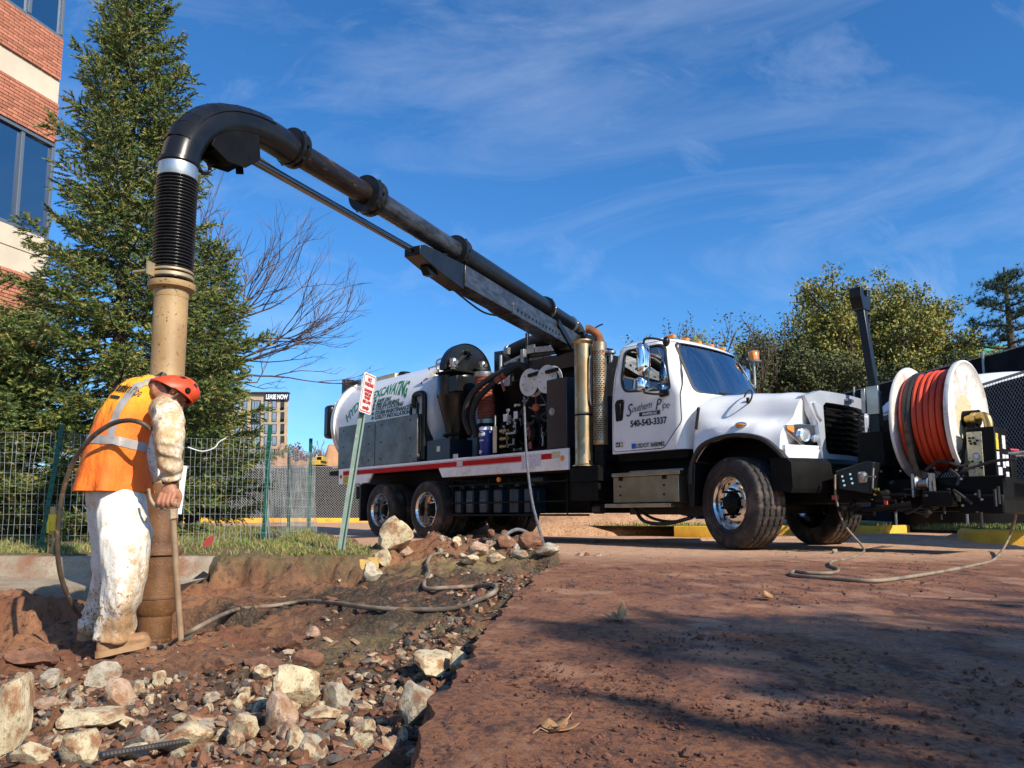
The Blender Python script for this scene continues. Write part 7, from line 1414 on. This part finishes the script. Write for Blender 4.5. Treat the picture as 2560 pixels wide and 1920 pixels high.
for k, (ox, ln) in enumerate(((-.036, .9), (-.012, 1.0), (.012, .97), (.036, .82))):
    b0 = palm+Vector((ox, -.012, -.045)); m.tube(spline([b0+UP*.02, b0+Vector((0, -.026, -.012)), b0+Vector((0, -.034, -.038*ln)), b0+Vector((0, -.012, -.058*ln)), b0+Vector((0, .012, -.052*ln))], 3), [.0125, .0125, .012, .012, .0118, .0115, .011, .011, .0105, .010, .0095, .009, .0085], 8)
b0 = palm+Vector((.04, .005, -.005)); m.tube(spline([b0, b0+Vector((.012, .012, -.035)), b0+Vector((.006, .012, -.075)), b0+Vector((.002, .008, -.10))], 4), [.014, .0142, .014, .0138, .0135, .013, .0128, .0125, .012, .0118, .0115, .011, .010], 8)
bm2 = fuse(m, .0045, 2, lambda c: .0012*mnoise.noise(c*60)); bm2.materials.append(M_skin); link('body', bm2, per)
m = MB(); m.tube([wp_(425, 1190, 4.19), wp_(425, 1200, 4.188), wp_(425, 1209, 4.187)], [.046, .047, .040], 20); cb2 = fuse(m, .006, 1, lambda c: wr(c, 40, .005)); cb2.materials.append(M_collar); link('cuff', cb2, per)
# hair, ear protector strap, collar
m = MB(); m.ball(hd(0, -.022, .0), (.0785, .085, .100), 18, 12, HM); hm = fuse(m, .007, 1, lambda c: wr(c, 50, .004)); hm.materials.append(M_hair)
bmh = bmesh.new(); bmh.from_mesh(hm); bmesh.ops.delete(bmh, geom=[v for v in bmh.verts if (v.co-HC).dot(FA) > -.005 or (v.co-HC).dot(CR) < -.055], context='VERTS'); bmh.to_mesh(hm); bmh.free(); link('hair', hm, per)
m = MB(); cc = wp_(388, 964, 4.50); ax = (HC-NB).normalized(); u_ = RT; w_ = ax.cross(RT).normalized()
m.loft([[cc+ax*h+(u_*math.cos(a)*(r_+.006*mnoise.noise(Vector((a*2, h*20, 0))))+w_*math.sin(a)*(r_*.92)) for a in [2*math.pi*k/32 for k in range(32)]] for h, r_ in ((-.06, .115), (-.03, .112), (.0, .100), (.028, .092), (.034, .086), (.01, .078))], True, False); m.build('collar', M_collar, per, 60)
# helmet
def hshell(off, cut=True, n=40, mm=16):
    rings = []
    for i in range(mm+1):
        t = math.pi*.5*i/mm*1.12; rg = []
        for j in range(n):
            a = 2*math.pi*j/n; f_ = math.cos(a); low = .02*f_-.030*(1-f_)*.5+(-.012 if f_ < -.3 else 0)
            st, ct = math.sin(min(t, math.pi/2)), math.cos(min(t, math.pi/2)); dropz = -(t-math.pi/2)*.11 if t > math.pi/2 else 0
            ridge = 1+.018*math.cos(a*2)*st; rr2 = (.114+off)*st*ridge; ff = (.132+off)*st; hh = (.130+off)*ct+dropz+(.03*f_*st*st)
            rg.append(hd(rr2*math.sin(a), ff*f_+.004, hh+.028+(low if t > 1.2 else low*t/1.2)))
        rings.append(rg)
    return rings
m = MB(); A_ = hshell(0); B_ = hshell(-.008); m.loft(A_, True, False); m.loft(B_, True, False); m.loft([A_[-1], B_[-1]], True, False); helm = m.build('helmet', M_helm, per, 50)
m = MB(); S_ = hshell(.003); 
m.tube([p for p in S_[-1]], .006, 6, wrap=True); m.build('helmet_rim', M_helm, helm)
for j0, i0, i1 in ((7, 6, 9), (13, 6, 9), (27, 6, 9), (33, 6, 9)):
    m = MB(); m.loft([[S_[i][j0+k] for k in range(3)] for i in range(i0, i1)], False, False); m.build('vent', M_ink, helm, None)
for s_ in (-1, 1):
    m = MB(); c = hd(s_*.112, .035, .045); m.lathe([(.0, .006), (.012, .006), (.017, .002), (.017, -.01)], c, RT*s_, 14); m.build('helmet_clip', M_blackm, helm)
    m = MB(); m.tube(spline([hd(s_*.098, .02, .0), hd(s_*.086, .03, -.04), hd(s_*.06, .05, -.085), hd(0, .06, -.115)], 4), .006, 6); m.build('chin_strap', M_collar, helm)
m = MB(); rg = []
for i in range(9): a = lerp(R(180-62), R(180+62), i/8); rg.append([hd(.101*math.sin(a), .118*math.cos(a), z) for z in (-.05, -.018)])
m.loft(rg, False, False); m.build('helmet_headband', mat('grey_band', (.22, .22, .22), .6, fine=(.03, .03, .03), fs=60), helm, 60)
# boots
def boot(heel, toe, ankle, nm):
    m = MB(); d = (toe-heel); L_ = d.length; d.normalize(); sd = Vector((-d.y, d.x, 0)).normalized(); rings = []
    for t, w_, h in ((0, .030, .06), (.06, .042, .085), (.22, .046, .12), (.36, .045, .115), (.5, .047, .085), (.68, .053, .068), (.84, .052, .062), (.95, .040, .05), (1.0, .018, .03)): c = heel+d*(L_*t); rings.append([c+sd*(w_*math.cos(a))+Vector((0, 0, h*.5+h*.5*math.sin(a) if math.sin(a) > -.5 else .0)) for a in [2*math.pi*k/20 for k in range(20)]])
    m.loft(rings, True, True); m.tube([heel+d*L_*.2+UP*.06, heel+d*L_*.2+UP*.13, ankle+UP*.04], [.055, .058, .062], 16)
    me = fuse(m, .008, 2, lambda c: wr(c, 30, .004)); me.materials.append(M_boot); b = link(nm, me, per)
    m = MB(); m.loft([[heel+d*(L_*t)+sd*(s_*w_)+UP*z for s_, z in ((-1, -.022), (1, -.022), (1, .012), (-1, .012))] for t, w_ in ((-.02, .03), (.05, .045), (.25, .050), (.5, .048), (.7, .057), (.86, .056), (.97, .042), (1.02, .02))], True, True); m.build('sole', M_boot, b, 50)
boot(wp_(240, 1634, 4.26), wp_(374, 1603, 4.40), wp_(284, 1580, 4.30), 'boot'); boot(wp_(200, 1592, 4.62), wp_(300, 1575, 4.80), wp_(236, 1575, 4.69), 'boot')
# ================================================================== digging lance and its hose
M_lance = mat('muddy_lance', (.33, .22, .13), .55, c2=(.22, .14, .08), ns=10, dirt=(.25, .25, .25), ds=6, dlo=.62, dhi=.72); M_castm = mat('muddy_casting', (.42, .31, .20), .7, c2=(.30, .20, .12), ns=14, bump=.003, bs=60)
LZ = at(455, 1637, 4.32); ln_ = empty('digging_lance', LZ, 0, 'muddy steel digging lance held by the worker, standing in front of the pipe', 'lance')
def lp(px, py, Y): return at(px, py, Y)-LZ
m = MB(); m.tube([lp(455, 1637, 4.32), lp(444, 1480, 4.25), lp(433, 1300, 4.18)], [.0175, .0165, .0165], 12); m.build('shaft', M_lance, ln_)
m = MB(); m.cyl(lp(432.5, 1295, 4.178), lp(431, 1272, 4.172), .026, n=6); m.build('shaft_coupling', M_castm, ln_)
m = MB(); m.tube(spline([lp(372, 1222, 4.17), lp(376, 1245, 4.165), lp(386, 1262, 4.16), lp(402, 1270, 4.162), lp(418, 1268, 4.165), lp(430, 1264, 4.168), lp(437, 1254, 4.168), lp(438, 1247, 4.168)], 5), [.0075]*6+[.0085]*6+[.011]*6+[.016]*6+[.018]*6+[.013]*6, 10)
m.tube(spline([lp(403, 1264, 4.162), lp(408, 1252, 4.16), lp(410, 1240, 4.158)], 4), .009, 8); m.tube(spline([lp(428, 1268, 4.17), lp(419, 1250, 4.172), lp(417, 1236, 4.175), lp(418, 1228, 4.18)], 4), [.02, .019, .018, .017, .017, .016, .016, .015, .015, .015, .014, .014, .014], 10); m.build('yoke_handle', M_castm, ln_)
def hose_thing(name, label, pts, r, mt, cat='hose', n=8):
    P = [Vector(p) for p in pts]; e = MB(); e.tube(spline([p-P[0] for p in P], 8), r, n); o = e.build(name, mt, None, 60); o.location = P[0]; return tag(o, label, cat)
M_hoseg = mat('muddy_grey_hose', (.24, .19, .14), .7, c2=(.13, .09, .06), ns=9, dirt=(.30, .19, .10), ds=14, dlo=.52, dhi=.64); M_hosed = mat('dark_muddy_hose', (.030, .026, .022), .5, c2=(.10, .07, .045), ns=5, dirt=(.26, .17, .09), ds=16, dlo=.56, dhi=.68)
hose_thing('water_hose', 'dark muddy hose arching over the worker\'s back down into the trench', [at(378, 1075, 4.13), at(355, 1058, 4.10), at(320, 1051, 4.10), at(275, 1062, 4.12), at(225, 1098, 4.15), at(185, 1152, 4.2), at(160, 1220, 4.25), at(147, 1300, 4.3), at(144, 1380, 4.35), at(155, 1450, 4.45), at(180, 1510, 4.55), at(206, 1548, 4.65), at(235, 1580, 4.85)], .0135, M_hosed)
def gh(px, py, dz=.015): p = hit(px, py); p.z += dz; return p
hose_thing('water_hose', 'grey hose snaking through the trench from the truck to the worker', [at(372, 1622, 4.45), at(420, 1612, 4.5), gh(500, 1592, .05), gh(590, 1552, .03), gh(680, 1520), gh(760, 1509), gh(830, 1513), gh(930, 1530), gh(1040, 1538), gh(1140, 1528), gh(1215, 1503), gh(1240, 1482), gh(1232, 1470), gh(1190, 1474), gh(1110, 1481), gh(1068, 1478), gh(1060, 1465), gh(1072, 1440), gh(1068, 1412), gh(1085, 1394), gh(1120, 1392), gh(1160, 1400), gh(1200, 1388, .03), gh(1240, 1370, .05)], .014, M_hoseg)
rp_ = T2W(-3.86, -1.05, 2.30); g0 = Vector((.35, 8.25, .05))
hose_thing('water_hose', 'thin grey hose hanging from the truck reel down to the rubble', [rp_, rp_.lerp(g0, .35)+Vector((-.05, 0, -.15)), rp_.lerp(g0, .7)+Vector((-.06, 0, -.12)), g0, g0+Vector((-.1, -.4, .12)), Vector((.05, 7.45, .27)), gh(1240, 1370, .05)], .017, mat('grey_wet_hose', (.17, .17, .18), .4, c2=(.10, .10, .10), ns=20))
fa = T2W(1.10, -.86, .86)
def rd(px, py, dz=.013): r_ = ray(px, py); t_ = (dz-CZ)/r_.z; return CAM+r_*t_
hose_thing('water_hose', 'grey hose dropping from the front bumper to a loop on the road', [fa, fa+Vector((-.01, -.02, -.25)), fa+Vector((.04, -.08, -.55)), fa+Vector((.14, -.3, -.80)), rd(2146, 1386), rd(2120, 1396), rd(2080, 1404), rd(2076, 1414), rd(2096, 1424), rd(2080, 1432), rd(2020, 1432), rd(1985, 1428), rd(1978, 1436), rd(2000, 1440), rd(2080, 1446), rd(2180, 1452), rd(2260, 1444), rd(2360, 1428), rd(2440, 1412), rd(2490, 1395), at(2520, 1350, 8.6), at(2537, 1300, 8.4), at(2540, 1268, 8.2), at(2528, 1255, 8.1), T2W(2.55, -.1, .62)], .0125, M_hoseg)
# ================================================================== things resting on the truck
ck = empty('drink_cooler', T2W(-4.84, -1.02, 1.41), -TA, 'blue round drink cooler with white lid standing on the truck bed rail', 'cooler')
M_blue = mat('cooler_blue', (.010, .028, .22), .4, c2=(.008, .022, .17), ns=5)
m = MB(); m.lathe([(.105, 0), (.11, .01), (.11, .17), (.115, .18), (.118, .22), (.12, .235), (.122, .43), (.118, .44)], (0, 0, 0), (0, 0, 1), 32, True); m.build('body', M_blue, ck); m = MB(); m.lathe([(0, .505), (.10, .50), (.125, .485), (.128, .44), (.12, .435)], (0, 0, 0), (0, 0, 1), 32); m.build('lid', M_whitep, ck)
m = MB(); m.cyl((0, -.11, .07), (0, -.145, .07), .016); m.bx(-.008, .008, -.15, -.13, .03, .09); m.build('spigot', M_whitep, ck); m = MB(); m.tube(spline([(-.115, -.02, .40), (-.14, -.03, .36), (-.135, -.03, .28)], 4), .008, 6); m.build('handle', M_whitep, ck)
def on_cool(z0, r_=.124): return lambda a, b, c: Vector((r_*math.sin(a/r_), -r_*math.cos(a/r_)-c, z0+b))
text_on('logo', "LOWE'S", M_whitep, ck, on_cool(.345), .058, sub=True, bold=.002, align='CENTER', sx=.72); text_on('lettering', 'WORKS', M_whitep, ck, on_cool(.25), .034, sub=True, bold=.0012, align='CENTER', sx=.9)
m = MB(); P = [(-.075, .335), (.075, .335), (.075, .39), (0, .42), (-.075, .39)]; f = on_cool(0); m.tube([f(a, b, .001) for a, b in dens(P, 5)], .0025, 4, wrap=True); m.build('logo_outline', M_whitep, ck)
m = MB(); m.cyl((-.095, -.085, .36), (-.103, -.092, .36), .035, n=14); m.build('yellow_sticker', M_brass, ck)
# ================================================================== sign, stake, marker flag
sp = empty('parking_sign', at(855, 1362, 7.2), 0, 'leaning green post with white and red no parking sign before the truck', 'sign'); SP = Vector(sp.location); tp_ = at(922, 936, 7.2)-SP
M_gpost = mat('pale_green_post', (.25, .33, .27), .6, c2=(.19, .26, .21), ns=8, dirt=(.32, .33, .30), ds=18, dlo=.58, dhi=.66)
m = MB(); ax = tp_.normalized(); sd = Vector((1, 0, 0)); sd = (sd-ax*sd.dot(ax)).normalized(); bk = ax.cross(sd)
prof = [(-.034, .012), (-.022, .012), (-.014, -.014), (.014, -.014), (.022, .012), (.034, .012), (.034, .016), (.019, .016), (.012, -.010), (-.012, -.010), (-.019, .016), (-.034, .016)]
m.loft([[q+sd*u+bk*(-v) for u, v in prof] for q in (ax*-.3, ax*(tp_.length*.985))], True, True); m.build('post', M_gpost, sp, None)
m = MB()
for k in range(34): c = ax*(.05+k*.05)+bk*.0145; m.cyl(c, c+bk*.0008*(-1 if bk.y > 0 else 1)*-1, .006, n=8)
o = m.build('post_holes', M_ink, sp); o['kind'] = 'stuff'
yaw = R(73); sn_ = Vector((math.cos(yaw), math.sin(yaw), 0)); sx_ = (sn_-ax*sn_.dot(ax)).normalized(); so_ = ax.cross(sx_).normalized(); so_ = so_ if so_.y < 0 else -so_
SC = at(919, 984, 7.16)-SP; 
def sgp(u, v, w=0.0): return SC+sx_*u+ax*v+so_*w
sw, sh_ = .125, .190
m = MB(); m.prism(rpoly([(-sw, -sh_), (sw, -sh_), (sw, sh_), (-sw, sh_)], .035), lambda u, v, w: sgp(u, v, w), -.002, .001); pl_ = m.build('sign_panel', mat('sign_white', (.78, .76, .72), .4, c2=(.70, .67, .60), ns=5), sp, None)
M_sred = mat('sign_red', (.50, .03, .03), .5)
m = MB(); O1 = rpoly([(-sw+.012, -sh_+.012), (sw-.012, -sh_+.012), (sw-.012, sh_-.012), (-sw+.012, sh_-.012)], .03); O2 = rpoly([(-sw+.019, -sh_+.019), (sw-.019, -sh_+.019), (sw-.019, sh_-.019), (-sw+.019, sh_-.019)], .026); m.loft([[sgp(u, v, .003) for u, v in O1], [sgp(u, v, .003) for u, v in O2]], True, False); m.build('border', M_sred, pl_, None)
for body, v, sz in (('NO', .115, .055), ('PARKING', .070, .048), ('STANDING', .015, .036), ('VEHICLES', -.020, .036), ('TOWED', -.055, .036), ('FIRE LANE', -.095, .040)): text_on('sign_lettering', body, M_sred, pl_, lambda a, b, c, v=v: sgp(a, v+b, .004+c), sz, bold=.0015, align='CENTER', sx=.86)
m = MB(); m.prism([(-.065, -.152), (.025, -.152), (.025, -.167), (.07, -.14), (.025, -.113), (.025, -.128), (-.065, -.128)], lambda u, v, w: sgp(u, v, w), .0035, .0055); m.build('arrow', M_sred, pl_, None)
stk = empty('survey_stake', at(125, 1388, 7.0), 0, 'wooden survey stake with yellow ribbon beside the left green post', 'stake'); M_wood = mat('pine_wood', (.55, .33, .12), .8, c2=(.44, .25, .09), ns=5, stretch=(6, 6, 1))
m = MB(); m.bx(-.022, .022, -.01, .01, -.15, .44); m.build('stake', M_wood, stk, None, bev=.002); m = MB(); m.loft([[Vector((u*.032+.008*math.sin(z*40), v*.02, z)) for u, v in ((-1, -1), (1, -1), (1, 1), (-1, 1))] for z in (.22, .27, .33, .37)], True, True); m.bx(-.03, -.005, -.03, -.02, .20, .3); m.build('ribbon', mat('yellow_ribbon', (.75, .50, .02), .5), stk, 40)
text_on('stake_lettering', 'S/0 STM', M_ink, stk, lambda a, b, c: Vector((b-.012, -.0115-c, .19-a)), .034, bold=.0006)
m = MB(); fl = at(520, 1368, 7.15); m.prism([(-.045, 0), (.03, .02), (.045, .115), (-.02, .08)], lambda u, v, w: Vector((u, w+u*.3, v)), -.001, .001); m.cyl((-.045, 0, -.12), (-.043, 0, .06), .003); o = m.build('marker_flag', mat('dark_red_flag', (.28, .02, .02), .6), None, None); o.location = fl; tag(o, 'small dark red marker flag in the grass right of the pipe', 'flag')
m = MB(); m.bx(-.03, .03, -.002, .002, 0, .46); m.bx(-.012, .012, -.0035, -.002, .05, .42); o = m.build('sign_panel', [M_whitep], None, None, bev=.002); o.location = at(446, 1285, 7.25); o.rotation_euler = (0, R(4), 0); tag(o, 'narrow white notice board tied to the wire fence behind the pipe', 'notice')
# ================================================================== rocks
def rock_mesh(seed, sub=3, sharp=1.0):
    bm = bmesh.new(); bmesh.ops.create_icosphere(bm, subdivisions=sub, radius=1); rs_ = random.Random(seed); pl = []
    for k in range(11):
        d = Vector((rs_.gauss(0, 1), rs_.gauss(0, 1), rs_.gauss(0, 1))).normalized(); pl.append((d, rs_.uniform(.55, .9)))
    for v in bm.verts:
        c = v.co.copy()
        for d, h in pl:
            t = c.dot(d)
            if t > h: c -= d*(t-h)*.97*sharp
        v.co = c*(1+.10*mnoise.fractal(c*2.4+Vector((seed, 0, 0)), 1, 2, 4))+c.normalized()*.025*mnoise.noise(c*9)
    me = bpy.data.meshes.new('rock'); bm.to_mesh(me); bm.free(); me.polygons.foreach_set('use_smooth', [True]*len(me.polygons)); me.set_sharp_from_angle(angle=R(24)); return me
def rockmat(nm, a, b_, d): return mat(nm, a, .92, c2=b_, ns=1.6, fine=tuple(x*.45 for x in a), fs=9, flo=.58, fhi=.66, dirt=d, ds=1.3, dlo=.47, dhi=.63, bump=.006, bs=9, bd=8)
RM = [rockmat('concrete_chunk', (.60, .50, .32), (.48, .38, .23), (.28, .13, .06)), rockmat('grey_rock', (.44, .39, .29), (.32, .27, .20), (.25, .13, .065)), rockmat('red_rock', (.24, .11, .06), (.16, .075, .042), (.12, .055, .03)), rockmat('pinkish_slab', (.48, .33, .23), (.38, .25, .16), (.29, .14, .07))]
meshes = {(k, j): rock_mesh(k*17+j*3+5) for k in range(4) for j in range(4)}
for (k, j), me in meshes.items(): me.materials.append(RM[k])
rk_ = random.Random(77)
def rock(px, py, w, h, kind, label, yaw=None, depth=None, group=None, sink=.42, tilt=None, base=None):
    p = base or hit(px, py+h*.5); dist = p.y; s = w/2*dist/FPX*1.18; sz_ = h/2*dist/FPX*1.25; me = meshes[(kind, rk_.randint(0, 3))]
    o = link('rock', me, None, (p.x, p.y+s*.3, p.z+sz_*(1-sink)), (rk_.uniform(-.3, .3) if tilt is None else tilt, rk_.uniform(-.25, .25), rk_.uniform(0, 6.28) if yaw is None else yaw), (s, s*(depth or .8), sz_)); return tag(o, label, 'rock', group)
rock(985, 1348, 100, 80, 0, 'big pale boulder with brown underside beside the rear wheels', sink=.15)
rock(1010, 1380, 45, 30, 3, 'pinkish stone at the right foot of the big pale boulder', sink=.3); rock(955, 1392, 40, 46, 0, 'upright cream stone just below the big pale boulder'); rock(925, 1428, 60, 45, 1, 'grey flat stone at the foot of the soil bank')
rock(735, 1712, 115, 105, 0, 'largest yellowish concrete chunk in the middle of the rubble'); rock(835, 1742, 96, 66, 1, 'grey squared block right of the largest concrete chunk'); rock(693, 1785, 80, 95, 3, 'brown faced block leaning below the largest concrete chunk')
rock(1045, 1760, 88, 110, 1, 'big smooth grey and pink stone against the road edge'); rock(1078, 1655, 115, 50, 0, 'broad pale slab lying near the road edge'); rock(1150, 1658, 45, 60, 0, 'thin pale shard standing at the road edge')
rock(290, 1732, 75, 74, 3, 'pink tilted slab at the left of the rubble', tilt=.6); rock(12, 1800, 95, 200, 0, 'tall pale rock cut off by the left edge', sink=.15); rock(188, 1868, 100, 95, 0, 'pale block near the bottom left corner'); rock(450, 1850, 120, 72, 0, 'long cream slab at the bottom centre left')
rock(215, 1800, 130, 50, 0, 'flat cream slab left of the rubble'); rock(300, 1812, 95, 36, 0, 'thin flat cream slab touching the flat slab'); rock(604, 1810, 70, 62, 0, 'cream chunk left of the brown faced block'); rock(655, 1690, 52, 40, 0, 'cream pebble like chunk upper left of the largest chunk'); rock(393, 1695, 36, 46, 0, 'small pointed pale stone in front of the boots')
rock(345, 1722, 40, 44, 0, 'pale cube like stone right of the pink tilted slab'); rock(800, 1790, 90, 34, 0, 'low pale wedge under the grey squared block'); rock(905, 1812, 62, 22, 3, 'flat pinkish flake on the wet mud'); rock(525, 1745, 40, 34, 1, 'bluish grey stone left of centre in the rubble'); rock(585, 1768, 34, 38, 0, 'upright cream stone between blue stone and brown faced block')
rock(778, 1582, 44, 28, 3, 'ochre stone lying on the dark asphalt lumps'); rock(720, 1608, 60, 44, 2, 'red clay lump left of the ochre stone'); rock(650, 1655, 90, 26, 2, 'long red clay slab in front of the hole'); rock(825, 1500, 46, 18, 2, 'flat reddish stone under the hose'); rock(760, 1650, 80, 40, 2, 'dark brown clod below the ochre stone')
rock(1265, 1356, 52, 36, 2, 'reddish boulder at the left of the rubble pile by the truck'); rock(1330, 1350, 62, 40, 2, 'large red brown boulder on top of the rubble pile'); rock(1200, 1372, 66, 34, 3, 'orange lit slab at the left end of the rubble pile'); rock(1370, 1372, 66, 36, 1, 'grey stone at the right end of the rubble pile'); rock(1175, 1400, 50, 26, 0, 'pale stone left of the rubble pile'); rock(1300, 1385, 40, 28, 1, 'blue grey stone in front of the rubble pile'); rock(1240, 1395, 44, 26, 0, 'cream stone in front of the rubble pile')
rock(1475, 1322, 36, 10, 2, 'small brown brick shaped stone on the sand behind the truck', base=Vector((1.2, 11.4, .0))); rock(2088, 1379, 18, 12, 0, 'small white stone on the road beside the front wheel', base=rd(2088, 1384, 0.0))
rock(560, 1660, 50, 30, 2, 'brown clod right of the lance tip'); rock(120, 1700, 60, 40, 1, 'dark grey stone behind the tall left edge rock'); rock(250, 1690, 80, 60, 1, 'dark stone right in front of the worker boots'); rock(60, 1650, 110, 46, 2, 'red clay slab left of the boots'); rock(520, 1820, 60, 30, 1, 'grey green stone above the long cream slab'); rock(110, 1760, 70, 30, 3, 'pink flat stone near the left edge rock'); rock(330, 1890, 60, 40, 0, 'cream stone at the bottom edge by the steel bar'); rock(70, 1890, 80, 50, 0, 'cream chunk in the bottom left corner')
# medium rubble nobody would tell apart
cnt = 0; rs2 = np.random.RandomState(14)
while cnt < 170:
    px = rs2.uniform(20, 1120); py = rs2.uniform(1690, 1900)
    if px > 1170-(py-1600)*.62: continue
    p = hit(px, py); s = rs2.uniform(.008, .03)*(1.0 if py > 1720 else .8); k = rs2.choice(4, p=[.52, .22, .12, .14]); o = link('rubble_stone', meshes[(int(k), rs2.randint(0, 4))], None, (p.x, p.y, p.z+s*.12), tuple(rs2.uniform(-3, 3, 3)), (s*rs2.uniform(.8, 1.5), s*rs2.uniform(.7, 1.1), s*rs2.uniform(.5, .9))); tag(o, 'small %s broken stone in the %s part of the front rubble' % (('pale', 'greyish', 'dark red', 'pinkish')[int(k)], 'left' if px < 380 else ('middle' if px < 740 else 'right')), 'stone', 'small stones in the front rubble'); cnt += 1
for _ in range(60):
    t_ = rs2.rand(); p0 = Vector((rs2.normal(-.1, .5), rs2.normal(7.4, .35), 0)); zz_, mm_ = soil(np.array([p0.x]), np.array([p0.y])); s = rs2.uniform(.02, .06)
    if p0.x > xl(p0.y) and p0.y < 7.0: continue
    k = rs2.choice(4, p=[.3, .25, .3, .15]); o = link('rubble_stone', meshes[(int(k), rs2.randint(0, 4))], None, (p0.x, p0.y, float(zz_[0])+s*.4), tuple(rs2.uniform(-3, 3, 3)), (s*1.2, s, s*.8)); tag(o, 'small %s stone in the rubble pile beside the truck' % ('pale', 'greyish', 'dark red', 'pinkish')[int(k)], 'stone', 'small stones in the pile by the truck')
# steel bar, leaves
m = MB(); a = hit(250, 1915); b = hit(515, 1868); m.tube([a+(b-a)*(k/60)+Vector((0, 0, .02)) for k in range(61)], [.008+.0012*(k % 2) for k in range(61)], 8); o = m.build('steel_bar', mat('dark_rebar', (.06, .065, .07), .5, .6, c2=(.10, .09, .08), ns=20), None, None); tag(o, 'ribbed steel reinforcing bar lying at the bottom edge', 'bar')
M_leaf = mat('dry_leaf', (.42, .24, .11), .75, c2=(.30, .15, .06), ns=30)
def leaf(px, py, s, label, curl, yaw):
    p = rd(px, py, .006); m = MB()
    for a0 in (-1.0, -.35, .35, 1.0):
        L_ = s*(1 if abs(a0) < .5 else .75); rows = []
        for k in range(6):
            t = k/5; w_ = s*.25*math.sin(math.pi*min(1, t*1.02))**.8+.0005; c = Vector((math.sin(a0)*L_*t, math.cos(a0)*L_*t, curl*s*t*t*(1.4 if a0 > .5 else .5))); sd = Vector((math.cos(a0), -math.sin(a0), 0)); rows.append([c-sd*w_+Vector((0, 0, .12*s*(1-t))), c, c+sd*w_+Vector((0, 0, .12*s*(1-t)))])
        m.loft(rows, False, False)
    m.tube([(0, 0, 0), (-.1*s, -.3*s, .01), (-.15*s, -.55*s, .03*s)], s*.018, 5); o = m.build('dry_leaf', M_leaf, None, 60); o.location = p; o.rotation_euler = (0, 0, yaw); tag(o, label, 'leaf'); sm2 = o.modifiers.new('s', 'SOLIDIFY'); sm2.thickness = .0008
leaf(1375, 1832, .058, 'curled tan dry leaf in the right foreground of the road', .5, -1.0); leaf(1550, 1552, .075, 'brown dry leaf standing up in the middle of the road', .7, .6); leaf(1930, 1496, .08, 'pale flat dry leaf on the wet road at the right', .3, 1.3)
